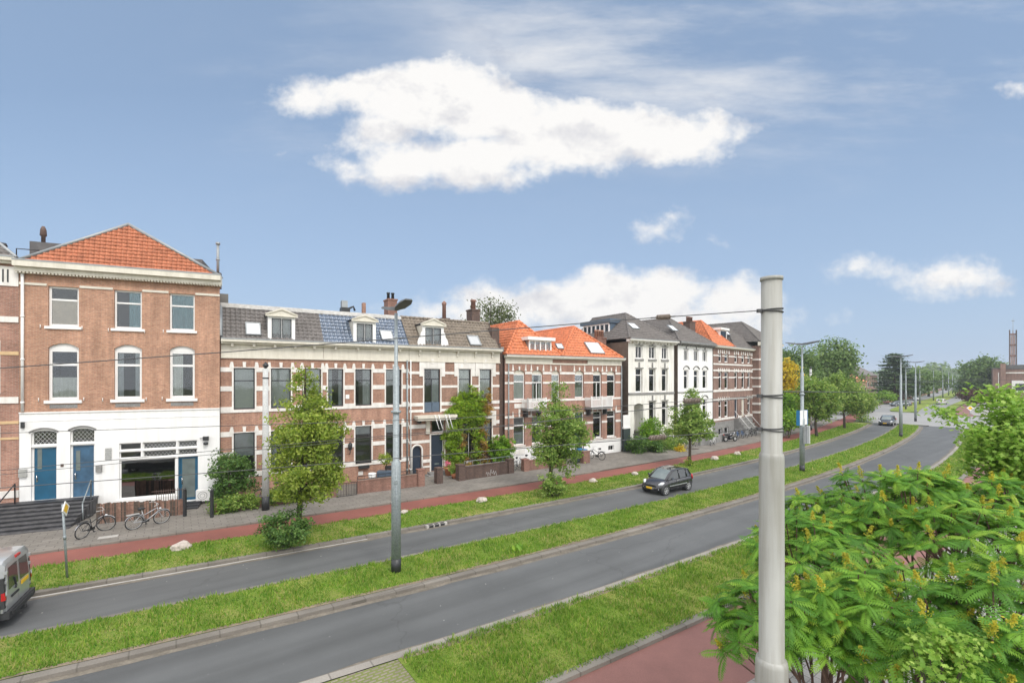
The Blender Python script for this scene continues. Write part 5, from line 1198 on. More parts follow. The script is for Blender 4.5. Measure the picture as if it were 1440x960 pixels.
# ================= overhead-line poles
def conc_pole(pos, label, H=7.7, r=.165, cap=True):
    t = thing('line_pole', label, 'pole', pos, 0, 'pale overhead line poles')
    mb = MB(); mb.lathe([(r*1.12, .75), (r, 3.), (r*.84, H)], n=14); mb.build('shaft', M_CONC, t)
    mb = MB(); mb.lathe([(r*1.16, -.05), (r*1.16, .75)], n=14); mb.build('base_sleeve', M_BLACK, t)
    if cap: mb = MB(); mb.lathe([(.05, H), (.17, H+.15), (.17, H+.2), (.02, H+.36)], n=4); mb.lathe([(r*.95, H-.55), (r*.95, H-.48)], n=12); mb.build('cap', M_BLACK, t)
    return t
conc_pole(gp(373.5, 716.5, .1), 'pale concrete overhead line pole on the pavement beside the hedge')
for i, (x, y) in enumerate(((1140, 604), (1235, 566))):
    conc_pole(gp(x, y, .1), ['pale line pole showing above the street trees right of the sign boxes', 'pale line pole by the junction in front of the cedar'][i], 8.4)
for i in range(4): conc_pole(rd(175+i*38, 25.6, .1), 'far pale line pole beside the cycle path beyond the junction', 8.)
# the big near pole
pb = Vector((365*6/F, 6., 0)); np_ = thing('tram_pole', 'thick stepped grey steel pole in the foreground with wires strapped to it', 'pole', pb)
zt = EYE+(Y0-392)*6/F; zs = EYE-(645-Y0)*6/F; zl_ = EYE-(928-Y0)*6/F
mb = MB(); mb.lathe([(.195, 0), (.192, zl_-.10), (.190, zl_-.03), (.180, zl_+.02), (.156, zl_+.035), (.149, zl_+.04), (.147, zs), (.145, zs+.045), (.135, zs+.075), (.1245, zs+.085), (.1215, zt-.02)], n=40); mb.build('shaft', M_GREYP, np_)
mb = MB(); mb.lathe([(.123, zt-.025), (.134, zt-.022), (.134, zt+.02), (.02, zt+.03)], n=40); mb.build('cap', M_GREYP, np_)
zw = [EYE-(y-Y0)*6/F for y in (437, 556.5, 603)]
for z in zw:
    mb = MB()
    for dz in (-.015, .015): mb.tube([(.131*math.cos(a), .131*math.sin(a), z+dz*(1+.6*math.cos(a))) for a in np.linspace(0, 2*math.pi, 25)], .008, 6)
    mb.box(-.185, -.125, -.022, .022, z-.022, z+.022); mb.build('strap', M_CABLE, np_)
def wire(label, pts, r, insul=None, ins_len=.24, sag=0., group=None):
    t = thing('overhead_wire', label, 'wire', pts[0], 0, group); o = Vector(pts[0]); P = []
    for i in range(len(pts)-1):
        a, b = Vector(pts[i]), Vector(pts[i+1]); n = 10
        for k in range(n): q = k/n; P.append(a.lerp(b, q)-Vector((0, 0, sag*4*q*(1-q)))-o)
    P.append(Vector(pts[-1])-o); mb = MB(); mb.tube(P, r, 6); mb.build('cable', M_CABLE, t)
    if insul is not None:
        a, b = Vector(pts[0]), Vector(pts[1]); d = (b-a).normalized(); s = a.lerp(b, insul)-Vector((0, 0, sag*4*insul*(1-insul)))-o; mb = MB()
        n = 12
        for k in range(n): mb.tube([s+d*ins_len*(k/n-.5), s+d*ins_len*((k+.6)/n-.5)], .034 if 0 < k < n-1 else .016, 8)
        mb.build('insulator', M_INSUL, t)
    return t
e = [pb+Vector((-.2, 0, z)) for z in zw]
def lt(y0, y1, D0=5.2):   # ends well to the left of the view at a similar distance
    return at(-250, y0, D0)
wire('topmost thin cable from the near pole running far left past the roofs', [e[0], at(880, 449.5, 5.9), at(330, 494, 5.6), at(-250, 535.5, 5.3)], .006, None)
mbx = e[0]
wire('upper street wire with a brown insulator close to the near pole', [e[1], at(640, 588, 5.8), at(307, 599, 5.6), at(-250, 617, 5.3)], .0036, .22, sag=.0)
wire('second street wire strapped beside the upper one', [e[1]+Vector((0, .05, -.02)), at(720, 597, 5.9), at(290, 634.5, 5.7), at(-250, 684, 5.3)], .0036, None)
wire('thin companion to the second street wire', [e[1]+Vector((0, .1, -.01)), at(720, 598, 6.1), at(290, 639.5, 5.9), at(-250, 691, 5.5)], .0034, None)
wire('lowest street wire with a brown insulator, crossing in front of the parked bicycles', [e[2], at(910, 616, 5.9), at(330, 662, 5.7), at(-250, 704, 5.3)], .005, .91, sag=.0)
t = wire('short insulator span on the topmost cable beside the grey hipped roofs', [at(950, 444.6, 5.93), at(915, 446.9, 5.92)], .0085, .5, .2)
wire('thin wire leaving the near pole toward the street trees on the right', [pb+Vector((.15, 0, EYE-(550.5-Y0)*6/F)), at(1225, 551, 30), at(1310, 556, 60)], .008)
# contact wires over the carriageway and their span wires further up the street
for i in range(5):
    p = 100+i*34; a, b = rd(p, 25.6, 7.0), rd(p, 3.5, 7.0)
    wire('span wire across the far part of the street', [a, (a+b)/2+Vector((0, 0, -.5)), b], .02, group='far span wires')
for off in (18.5, 12): wire('long contact wire following the far carriageway', [rd(p, off, 6.3) for p in range(70, 300, 10)], .014, group='far contact wires')
# ================= road signs
def diamond_sign(pos, lean, h, size, label, face):
    t = thing('road_sign', label, 'sign', pos, face); t.rotation_euler = (lean[0], lean[1], face)
    mb = MB(); mb.lathe([(.035, -.1), (.035, h)], n=10); mb.lathe([(.045, 1.45), (.045, 1.6)], n=10); mb.build('post', M_GALV, t)
    s = size; c = h-s*.62; mb = MB(); mb.prism([(0, c-s), (s, c), (0, c+s), (-s, c)], -.085, -.06); mb.build('sign_plate', M_SIGNW, t)
    mb = MB(); q = s*.68; mb.prism([(0, c-q), (q, c), (0, c+q), (-q, c)], -.089, -.0855); mb.build('sign_face', M_YELLOW, t)
    mb = MB(); q = s*.9; w = .02
    return t
ps = gp(94.5, 812, .1); hs = EYE-(704.5-Y0)*ps.y/F-.1
diamond_sign(ps, (0, R(-7), ), hs, .27, 'leaning grey post with a small yellow and white priority diamond in the left verge', R(114))
ps = gp(1364, 592.5, .1); diamond_sign(ps, (0, 0), 2.5, .46, 'yellow diamond priority sign on a thin post at the crossing', R(-25))
# ================= boulders, drain, small things on the verge
def boulder(px, py, w, label):
    p = gp(px, py, .1); t = MB(); bm = bmesh.new(); bmesh.ops.create_icosphere(bm, subdivisions=2, radius=1)
    rs = random.Random(px); 
    for v in bm.verts: v.co *= rs.uniform(.78, 1.18); v.co.x *= w*.62; v.co.y *= w*.45; v.co.z *= w*.40
    bm.verts.index_update(); t.add([v.co for v in bm.verts], [[v.index for v in f.verts] for f in bm.faces]); bm.free()
    o = t.build('boulder', M_ROCK, None, (p.x, p.y, .1+w*.12)); o.rotation_euler = (0, 0, rs.uniform(.3, 1.2)); tag(o, label, 'boulder', 'pale boulders along the cycle path')
boulder(255, 771, .6, 'flat pale boulder in the verge below the parked bicycles'); boulder(568, 721, .36, 'small pale boulder half hidden behind the nearest lamp post')
boulder(677, 705, .58, 'pale pointed boulder in the verge below the creeper-clad house'); boulder(834, 677.5, .50, 'rounded pale boulder between the second street tree and the black car')
boulder(893, 667, .46, 'pale boulder just behind the black car'); boulder(1005, 646, .62, 'white boulder right of the third street tree'); boulder(1037, 639, .62, 'flat white boulder beside the near pole')
p = gp(615, 740.5, .0); t = thing('kerb_drain', 'dark kerb drain with three slots at the road edge', 'drain', (p.x, p.y, 0), math.pi/2-R(56.5)); mb = MB()
mb.box(-.55, .55, .02, .18, -.05, .135); mb.build('casing', M_KERBL, t); mb = MB()
for k in range(3): mb.box(-.42+k*.3, -.2+k*.3, .005, .021, .02, .12); 
for k in range(3): mb.box(-.42+k*.3, -.2+k*.3, .03, .16, .130, .139)
mb.build('slots', M_BLACK, t)
p = gp(152, 754.5, .1); o = MB().slab([(-.35, -.18), (.35, -.18), (.35, .18), (-.35, .18)], .102, .108).build('access_cover', M_KERBL, None, (p.x, p.y, 0)); o.rotation_euler = (0, 0, math.pi/2-R(58)); tag(o, 'pale rectangular access cover in the pavement by the steps', 'cover')
# ================= garden walls, fences, hedges
def px_wall(name, label, pts, h, mat, th=.22, piers=(), cat='garden wall', capm=None):
    base = gp(*pts[0]); t = thing(name, label, cat, (base.x, base.y, 0)); mb = MB(); V = [gp(*q) for q in pts]
    for a, b in zip(V[:-1], V[1:]):
        d = (b-a).normalized(); n = Vector((-d.y, d.x, 0))*th; q = [a-base, b-base, b-base+n, a-base+n]; mb.slab(q, 0, h+.1); e = .03
        mb.slab([q[0]-d*.0-n.normalized()*e, q[1]-n.normalized()*e, q[2]+n.normalized()*e, q[3]+n.normalized()*e], h+.101, h+.17, 1)
    mb.build('wall', [mat, capm or mat], t)
    for (x, y, w, ph) in piers:
        q = gp(x, y)-base; d = (V[1]-V[0]).normalized(); n = Vector((-d.y, d.x, 0)); a = q-d*w/2-n*.06; mb = MB()
        mb.slab([a, a+d*w, a+d*w+n*w, a+n*w], 0, ph+.1); mb.slab([a-d*.03-n*.03, a+d*(w+.03)-n*.03, a+d*(w+.03)+n*(w+.03), a-d*.03+n*(w+.03)], ph+.101, ph+.17); mb.build('pier', mat, t)
    return t
px_wall('garden_wall', 'low overgrown brick garden wall below the hedge by the concrete pole', [(302, 725), (368, 715), (440, 704.5)], .45, M_BRICKW)
px_wall('garden_wall', 'low red brick garden wall in front of the blue-roofed house', [(503, 696.5), (551, 690.5), (596, 684.5)], .75, M_BRICKW, piers=[(466.5, 701, .5, 1.05), (592.5, 685.5, .45, 1.05)])
px_wall('garden_wall', 'dark garden wall with scrawled graffiti below the creeper', [(653, 676.8), (717, 667)], .85, M_BRICKD, piers=[(649.5, 677.5, .5, 1.05), (718.5, 667, .5, 1.0)])
px_wall('garden_wall', 'low brick garden wall behind the second street tree', [(744, 663), (796, 656.5)], .7, M_BRICKW, piers=[(740, 664, .45, .85), (824.5, 652.5, .7, .95)])
px_wall('gate_pier', 'single dark brick gate pier beside the flower pots', [(615, 682.5), (623, 681.2)], 1.0, M_BRICKD, th=.45, cat='pier')
px_wall('garden_wall', 'low pale garden wall right of the front hedges of the white houses', [(985, 628), (993, 626.7), (1003, 625), (1013, 622.5), (1027, 620)], .75, M_GREYST, th=.3)
a, b = gp(653, 676.8), gp(717, 667)
# graffiti scrawl, illegible
d = (b-a).normalized(); n = Vector((-d.y, d.x, 0)); t = thing('graffiti', 'white illegible graffiti scrawl on the dark garden wall', 'graffiti', a.lerp(b, .46)-n*.012)
mb = MB(); rs = random.Random(4); pts = []
for k in range(14): pts.append(d*(k*.07)+Vector((0, 0, .35+.2*math.sin(k*2.3)+rs.uniform(-.08, .08))))
mb.tube(pts, .011, 4); mb.build('scrawl', M_SIGNW, t)
# railing above that wall
def railing(name, label, pts, z0, z1, nbar, mat, cat='railing', spikes=False):
    base = gp(*pts[0]); V = [gp(*q)-base for q in pts]; t = thing(name, label, cat, (base.x, base.y, 0)); mb = MB()
    for a, b in zip(V[:-1], V[1:]):
        up = Vector((0, 0, 1)); mb.tube([a+up*z1, b+up*z1], .022, 6); mb.tube([a+up*z0, b+up*z0], .018, 6)
        for k in range(nbar+1): q = a.lerp(b, k/nbar); mb.tube([q+up*z0, q+up*(z1+(.1 if spikes else 0))], .011 if k % 6 else .02, 5)
    mb.build('bars', mat, t); return t
railing('railing', 'thin pale rail on top of the graffitied wall', [(653, 675.5), (717, 666)], 1.02, 1.35, 6, M_GALV)
railing('garden_gate', 'low black metal garden gate beside the brick pier', [(474, 701.5), (501, 697.5)], .12, .9, 12, M_BLACK, 'gate')
railing('railing', 'black top rail on the wall before the blue-roofed house', [(503, 695.5), (551, 689.5), (590, 684)], .95, 1.15, 5, M_BLACK)
# woven fence and gate posts before the shop window
fa, fb = gp(137.5, 739), gp(259, 725.5); t = thing('hurdle_fence', 'brown woven hurdle fence under the shop window', 'fence', (fa.x, fa.y, 0)); mb = MB(); V = fb-fa; d = V.normalized(); n = Vector((-d.y, d.x, 0))
for k in range(84):
    q = V*(k/83.); hh = 1.10-.20*(k/83.)+random.uniform(-.04, .04); w = .05; y_ = random.uniform(-.03, .02); mb.slab([q-d*w+n*(y_-.02), q+d*w+n*(y_-.02), q+d*w+n*(y_+.02), q-d*w+n*(y_+.02)], .1, hh, k % 3 if k % 7 else 1)
for z in (.35, .62, .9): mb.tube([n*-.05+Vector((0, 0, z)), V+n*-.05+Vector((0, 0, z-.04))], .008, 5)
mb.build('wattle', [M_WICKER, M_BARK, plain('pale_twig', (.255, .15, .11), .9, .3, 6)], t); mb = MB()
for k in range(12): q = V*(.66+.028*k)+n*.1; mb.tube([q+Vector((0, 0, .8)), q+Vector((0, 0, 1.5))], .014, 5)
mb.tube([V*.6+n*.1+Vector((0, 0, 1.42)), V+n*.1+Vector((0, 0, 1.40))], .018, 5); mb.build('rail', M_BRICKD, t)
for i, (x, y) in enumerate(((260, 725.5), (298, 727))):
    q = gp(x, y, .1); mb = MB(); mb.box(-.06, .06, -.06, .06, 0, 1.35); mb.lathe([(.07, 1.35), (.07, 1.4), (.02, 1.5)], n=8); o = mb.build('gate_post', M_BLACK, None, q); tag(o, ['black gate post at the end of the woven fence', 'black gate post beside the big green bush'][i], 'post')
q = FA.pt(h1.u0+h1.U(264), -.75); t = thing('door_step', 'small dark steps below the glazed shop door', 'steps', q, FA.phi); mb = MB()
for k in range(3): mb.box(-.75, .75, -.35*k-.0, -.35*k+.345, .1, .1+.2*(3-k)*zd0/.75)
mb.build('steps', M_STEP, t)
q = FA.pt(h1.u0+h1.U(290), -.32, h1.Z(290, 701)); t = thing('air_conditioner', 'white air conditioning unit on the wall beside the shop door', 'air conditioner', q, FA.phi); mb = MB(); mb.box(-.42, .42, -.16, .16, 0, .62); mb.build('casing', M_WHITE, t)
mb = MB(); mb.torus((-.1, -.165, .31), (0, 1, 0), .22, .012, 20, 5); mb.torus((-.1, -.165, .31), (0, 1, 0), .12, .01, 16, 5); mb.lathe([(.05, 0)], (0, 0, 0)) if 0 else None; mb.build('fan_grille', M_GREYST, t); mb = MB(); mb.box(-.35, -.3, -.1, .3, -.2, 0); mb.box(.3, .35, -.1, .3, -.2, 0); mb.build('bracket', M_GALV, t)
# pots, bins, topiary
q = gp(631, 668, .1); t = thing('flower_pot', 'terracotta pot with pink flowers by the navy front door', 'flower pot', q); mb = MB(); mb.lathe([(.22, 0), (.34, .5), (.38, .52), (.38, .62), (.33, .62), (.3, .5)], n=16); mb.build('pot', M_TERRA, t)
foliage('flowers', t, [((0, 0, .85), (.32, .32, .25))], 24, 8, .07, .10, M_PINK); foliage('leaves', t, [((0, 0, .7), (.36, .36, .2))], 20, 8, .08, .12, L_LIME2)
q = gp(641, 672, .1); t = thing('flower_pot', 'low terracotta bowl of green plants before the creeper', 'flower pot', q); mb = MB(); mb.lathe([(.25, 0), (.36, .3), (.36, .34), (.3, .34)], n=16); mb.build('pot', M_TERRA, t); foliage('leaves', t, [((0, 0, .6), (.45, .45, .35))], 36, 9, .1, .14, L_LIME2)
q = FB.pt(FB.U(533), -1.6, .1); t = thing('topiary_tree', 'small round topiary tree in a grey planter behind the brick wall', 'potted tree', q); zc_ = FB.Z(533, 647, -1.6)-.1; mb = MB(); mb.box(-.55, .55, -.25, .25, .35, .95); mb.build('planter', M_NAVYP, t); mb = MB(); mb.tube([(0, 0, .9), (.02, 0, zc_-.2)], .03, 6); mb.build('trunk', M_BARK, t)
foliage('crown', t, [((0, 0, zc_+.05), (.5, .5, .36))], 60, 14, .09, .10, L_LIME)
q = FB.pt(FB.U(512.5), -1.9, .1); t = MB(); t.lathe([(.2, .5), (.26, .95), (.22, .95), (.2, .8)], n=14); tag(t.build('plant_pot', M_SIGNW, None, q), 'white plant pot on the garden wall left of the topiary', 'plant pot')
def bin_(q, label, lid, rz):
    t = thing('wheelie_bin', label, 'bin', q, rz, 'bins beside the orange-roofed pair'); mb = MB(); vs = [(-.24, -.28, .1), (.24, -.28, .1), (.24, .28, .1), (-.24, .28, .1), (-.29, -.36, 1.0), (.29, -.36, 1.0), (.29, .36, 1.0), (-.29, .36, 1.0)]; mb.add(vs, [(0, 3, 2, 1), (4, 5, 6, 7), (0, 1, 5, 4), (1, 2, 6, 5), (2, 3, 7, 6), (3, 0, 4, 7)]); mb.build('body', M_BIN, t)
    mb = MB(); mb.box(-.31, .31, -.38, .40, 1.001, 1.07); mb.tube([(-.3, .42, 1.0), (.3, .42, 1.0)], .02, 6); mb.build('lid', lid, t)
    for s in (-1, 1): mb = MB(); mb.tube([(s*.3-.03, .3, .12), (s*.3+.03, .3, .12)], .11, 12); mb.build('wheel', M_RUBBER, t)
bin_(gp(818, 648.5, .1), 'wheelie bin with a blue lid beside the brick pier', M_BINBL, FB.phi); bin_(gp(809.5, 650.5, .1), 'dark wheelie bin half behind the second street tree', M_BIN, FB.phi+.2)
# ================= bicycles
def bicycle(label, pos, rz, lean=0., steer=0., paint=None, fend=None):
    t = thing('bicycle', label, 'bicycle', pos); t.rotation_mode = 'XYZ'; t.rotation_euler = (lean, 0, rz); t['group'] = 'bicycles parked along the pavement'
    r = .345; WB = 1.12; rot = Matrix.Rotation(steer, 3, 'Z')
    def wheel(cx, st):
        c = Vector((cx, 0, r)); ax = Vector((0, 1, 0)); M = rot if st else Matrix.Identity(3); piv = Vector((WB, 0, 0))
        tr = lambda v: M @ (Vector(v)-piv)+piv if st else Vector(v)
        mb = MB(); pts = [tr((cx+r*math.cos(a), 0, r+r*math.sin(a))) for a in np.linspace(0, 2*math.pi, 29)]; mb.tube(pts, .021, 6, 0, False)
        pts = [tr((cx+(r-.03)*math.cos(a), 0, r+(r-.03)*math.sin(a))) for a in np.linspace(0, 2*math.pi, 25)]; mb.tube(pts, .011, 5, 1, False)
        for k in range(14): a = math.pi*2*k/14; mb.tube([tr((cx, .02*(-1)**k, r)), tr((cx+(r-.03)*math.cos(a), 0, r+(r-.03)*math.sin(a)))], .0035, 3, 1, False)
        mb.tube([tr((cx, -.05, r)), tr((cx, .05, r))], .025, 8, 1); o = mb.build('wheel', [M_RUBBER, M_GREYST if paint is M_BIKEB else M_ALLOY], t)
        f = MB(); pts = [tr((cx+(r+.035)*math.cos(a), 0, r+(r+.035)*math.sin(a))) for a in np.linspace(.35, 2.75, 14)] if not st else [tr((cx+(r+.035)*math.cos(a), 0, r+(r+.035)*math.sin(a))) for a in np.linspace(.7, 2.5, 12)]
        f.tube(pts, .019, 5); f.build('mudguard', fend or paint, t)
    wheel(0, False); wheel(WB, True)
    mb = MB(); bb = (.44, 0, .29); st = (.28, 0, .82); hd = (.90, 0, .86); hd2 = (.95, 0, .66)
    mb.tube([bb, st], .019, 6); mb.tube([bb, hd2], .022, 6); mb.tube([(.34, 0, .60), hd], .019, 6); mb.tube([hd2, hd], .023, 6)
    for s in (-.05, .05): mb.tube([bb, (0, s, r)], .012, 5); mb.tube([(.31, 0, .72), (0, s, r)], .010, 5); mb.tube([rot @ (Vector((.97, s, .66))-Vector((WB, 0, 0)))+Vector((WB, 0, 0)), rot @ (Vector((WB, s, r))-Vector((WB, 0, 0)))+Vector((WB, 0, 0))], .013, 5)
    mb.build('frame', paint, t)
    mb = MB(); mb.tube([(.30, 0, .78), (.26, 0, .92)], .014, 6, 1); mb.tube([(.13, 0, .95), (.22, 0, .965), (.34, 0, .955), (.42, 0, .94)], [.085, .08, .045, .02], 8); mb.build('saddle', [M_PLAST, M_ALLOY], t)
    mb = MB(); mb.tube([(.895, 0, .86), (.86, 0, 1.06)], .014, 6); mb.tube([rot @ Vector(v)+Vector((.87, 0, 1.05)) for v in ((-.22, .30, .03), (-.05, .26, .05), (.04, .06, .0), (.04, -.06, .0), (-.05, -.26, .05), (-.22, -.30, .03))], .013, 6); mb.build('handlebar', M_ALLOY, t)
    mb = MB(); mb.box(-.32, .18, -.07, .07, .74, .755); mb.tube([(-.25, .06, .74), (-.02, .06, r)], .007, 4); mb.tube([(-.25, -.06, .74), (-.02, -.06, r)], .007, 4); mb.build('carrier', M_PLAST if paint is not M_BIKES else M_ALLOY, t)
    mb = MB(); mb.box(.28, .62, .035, .05, .22, .36); mb.tube([(.44, -.1, .20), (.44, .1, .38)], .02, 6); mb.box(.40, .48, -.15, -.09, .18, .21); mb.box(.40, .48, .09, .15, .37, .40); mb.build('chain_case', M_PLAST, t)
    mb = MB(); mb.tube([rot @ Vector((.10, 0, 0))+Vector((.88, 0, .80)), rot @ Vector((.18, 0, 0))+Vector((.88, 0, .80))], .04, 8); mb.build('headlight', M_LAMP, t)
    return t
def bike_px(label, xa, ya, xb, yb, **k):
    a, b = gp(xa, ya, .1), gp(xb, yb, .1); d = b-a; return bicycle(label, a, math.atan2(d.y, d.x), **k)
bike_px('city bicycle with white tyres leaning by the foot of the black steps, front wheel turned', 115, 757, 152, 744, lean=R(7), steer=R(-50), paint=M_BIKEB, fend=M_BIKES)
bike_px('silver ladies bicycle leaning on the woven fence', 188, 744, 226, 735.5, lean=R(9), paint=M_BIKES)
bike_px('bicycle standing behind the hedge beside the concrete pole', 394, 700, 366, 704.5, paint=M_BIKEB, lean=R(-4))
bike_px('grey bicycle standing between the garden wall piers', 724, 661, 733.5, 656.5, paint=M_BIKES, lean=R(5), steer=R(35))
bike_px('white bicycle against the white plinth behind the garden wall', 737, 657, 751, 653.5, paint=M_BIKEW, lean=R(5))
bike_px('black bicycle parked before the white plinth and basement window', 846, 646.5, 831, 644.5, paint=M_BIKEB, lean=R(4))
bike_px('black bicycle by the pavement behind the third street tree', 971, 629, 983, 627, paint=M_BIKEB, lean=R(4))
bike_px('white framed bicycle before the low pale wall', 1000, 626.5, 1010, 623.5, paint=M_BIKEW, lean=R(4))
for i, (x, y, m, lb) in enumerate(((1038, 617.5, M_BIKEBL, 'blue bicycle next to the motorbike'), (1044.5, 616, M_BIKEBL, 'second blue bicycle in the row before the brick town house'), (1050.5, 615, M_BIKES, 'silver bicycle in the row before the brick town house'), (1056.5, 613.5, M_BIKEB, 'black bicycle in the row before the brick town house'), (1062.5, 612.5, M_BIKEB, 'last black bicycle of the row, next to the near pole'))):
    q = gp(x, y, .1); bicycle(lb, q, R(75), lean=R(5), paint=m)
# motorbike
q = gp(1020.5, 621, .1); t = thing('motorbike', 'dark motorbike with red parts parked on the pavement by the bicycle row', 'motorbike', q, R(20))
for cx in (0, 1.35): mb = MB(); mb.torus((cx, 0, .31), (0, 1, 0), .25, .065, 20, 8); mb.tube([(cx, -.04, .31), (cx, .04, .31)], .16, 12, 1); mb.build('wheel', [M_RUBBER, M_ALLOY], t)
mb = MB(); mb.tube([(.2, 0, .75), (.6, 0, .72), (.75, 0, .8), (1.05, 0, .95)], [.12, .17, .2, .1], 10); mb.tube([(.45, 0, .4), (.85, 0, .42)], [.2, .22], 8); mb.build('body', M_CARBLK, t); mb = MB(); mb.tube([(-.25, 0, .85), (.1, 0, .82), (.55, 0, .84)], [.08, .14, .12], 8); mb.build('seat', M_PLAST, t)
mb = MB(); mb.tube([(1.35, 0, .31), (1.05, 0, 1.0)], .04, 6); mb.tube([(.98, .36, 1.1), (1.02, 0, 1.05), (.98, -.36, 1.1)], .02, 6); mb.build('fork', M_CHROME, t); mb = MB(); mb.tube([(1.12, 0, .95), (1.2, 0, .95)], .11, 12); mb.build('headlight', M_LAMP, t); mb = MB(); mb.tube([(-.32, 0, .78), (-.25, 0, .8)], .07, 8); mb.tube([(.75, .12, .75), (1.0, .12, .85)], .05, 6); mb.build('tail_light', M_TAIL, t)
# ================= vehicles
def loft(mb, secs, m=0, close=True):
    n = len(secs[0]); o = len(mb.v)
    for s_ in secs: mb.v.extend(s_)
    for i in range(len(secs)-1):
        for k in range(n if close else n-1): mb.f.append([o+i*n+k, o+i*n+(k+1) % n, o+(i+1)*n+(k+1) % n, o+(i+1)*n+k]); mb.mi.append(m); mb.sm.append(True)
    mb.f.append([o+k for k in range(n-1, -1, -1)]); mb.mi.append(m); mb.sm.append(False)
    e = o+(len(secs)-1)*n; mb.f.append([e+k for k in range(n)]); mb.mi.append(m); mb.sm.append(False)
def subsurf(o, lv=2):
    q = o.modifiers.new('smooth', 'SUBSURF'); q.levels = lv; q.render_levels = lv
    for p in o.data.polygons: p.use_smooth = True
def car(label, pos, heading, paint, L=3.43, W=1.63, Hh=1.47, WB=2.34, kind='hatch', plate=True, detail=True, group=None):
    t = thing('car', label, 'car', pos, heading, group); sx, sw, sz = L/3.43, W/1.63, Hh/1.47
    mb = MB(); secs = []
    st = [(-1.715, .66, .40, .70, .74), (-1.66, .76, .27, .86, .90), (-1.45, .80, .22, .93, .95), (-.9, .815, .20, .93, .95), (0, .815, .20, .90, .92), (.8, .81, .20, .88, .95), (1.15, .79, .20, .82, .90), (1.45, .745, .21, .70, .775), (1.64, .64, .24, .58, .62), (1.715, .50, .30, .46, .48)]
    for x, w, zb, zt, zc in st:
        h = [(.0, zb), (.78*w, zb), (.96*w, zb+.08), (w, zb+.30*(zt-zb)), (.995*w, zb+.7*(zt-zb)), (.94*w, zt), (.6*w, zc), (0, zc+.012)]
        ring = [(x*sx, y*sw, z*sz) for y, z in h]+[(x*sx, -y*sw, z*sz) for y, z in h[-2:0:-1]]; secs.append(ring)
    loft(mb, secs); body = mb.build('body', paint, t); subsurf(body, 2)
    cab = [(1.0, .70, .90, .64, .915), (.66, .72, .89, .60, 1.19), (.30, .735, .89, .57, 1.405), (-.30, .745, .90, .575, 1.47), (-.9, .745, .91, .57, 1.452), (-1.32, .73, .92, .545, 1.385), (-1.60, .69, .93, .60, 1.0)]
    if kind == 'saloon': cab = [(1.0, .70, .90, .64, .915), (.66, .72, .89, .60, 1.19), (.30, .735, .89, .57, 1.40), (-.30, .745, .90, .575, 1.46), (-.75, .745, .91, .57, 1.42), (-1.1, .72, .92, .56, 1.2), (-1.4, .69, .93, .60, .97)]
    roof, ws, rw, sl, sr = MB(), MB(), MB(), MB(), MB(); rows = []
    for x, wb, zb, wr, zr in cab:
        rows.append([(x*sx, wb*sw, zb*sz), (x*sx, (wr+.02)*sw, (zr-.045)*sz), (x*sx, wr*.84*sw, zr*sz), (x*sx, 0, (zr+.012)*sz), (x*sx, -wr*.84*sw, zr*sz), (x*sx, -(wr+.02)*sw, (zr-.045)*sz), (x*sx, -wb*sw, zb*sz)])
    last = len(rows)-2
    for i in range(len(rows)-1):
        a, b = rows[i], rows[i+1]
        for k in range(6):
            q = [a[k], a[k+1], b[k+1], b[k]]
            if k in (0, 5): tgt = sl if k == 0 else sr
            elif k in (2, 3) and i < 2: tgt = ws
            elif k in (2, 3) and i == last: tgt = rw
            else: tgt = roof
            tgt.add(q, [(0, 1, 2, 3)], 0, True)
    roof.build('roof', paint, t); ws.build('windscreen', M_CARGLW, t); rw.build('rear_window', M_CARGL, t)
    for s_ in (sl, sr): s_.build('side_window', M_CARGL, t)
    pl = MB()
    for s_ in (1, -1):
        P = lambda x, y, z: (x*sx, s_*y*sw, z*sz)
        pl.tube([P(1.0, .70, .90), P(.66, .665, 1.16), P(.30, .60, 1.37), P(-.30, .605, 1.435), P(-.9, .60, 1.42), P(-1.32, .58, 1.35), P(-1.58, .66, .98)], .03, 6); pl.tube([P(-.22, .75, .9), P(-.26, .62, 1.42)], .035, 6); pl.tube([P(-.98, .745, .92), P(-1.1, .60, 1.40)], .05, 6)
    pl.build('pillar', paint, t)
    for cx in (WB/2+.02*sx, -WB/2+.02*sx):
        for s_ in (1, -1):
            y = s_*(W/2-.085); r = .285*sz; mb = MB(); mb.torus((cx, y, r), (0, 1, 0), r-.075, .075, 24, 8); wv = mb.build('wheel', M_RUBBER, t)
            mb = MB(); mb.tube([(cx, y-.02, r), (cx, y+s_*.062, r)], r-.085, 20, 1)
            for k in range(6): a = k*math.pi/3; mb.tube([(cx, y+s_*.07, r), (cx+(r-.09)*math.cos(a), y+s_*.066, r+(r-.09)*math.sin(a))], .026, 5)
            mb.torus((cx, y+s_*.062, r), (0, 1, 0), r-.09, .018, 20, 5); mb.build('rim', [M_ALLOY, M_PLAST], wv)
            mb = MB(); mb.tube([(cx, y-s_*.2, r+.02), (cx, s_*(W/2-.012), r+.02)], r+.055, 20); mb.build('wheel_arch', M_PLAST, t)
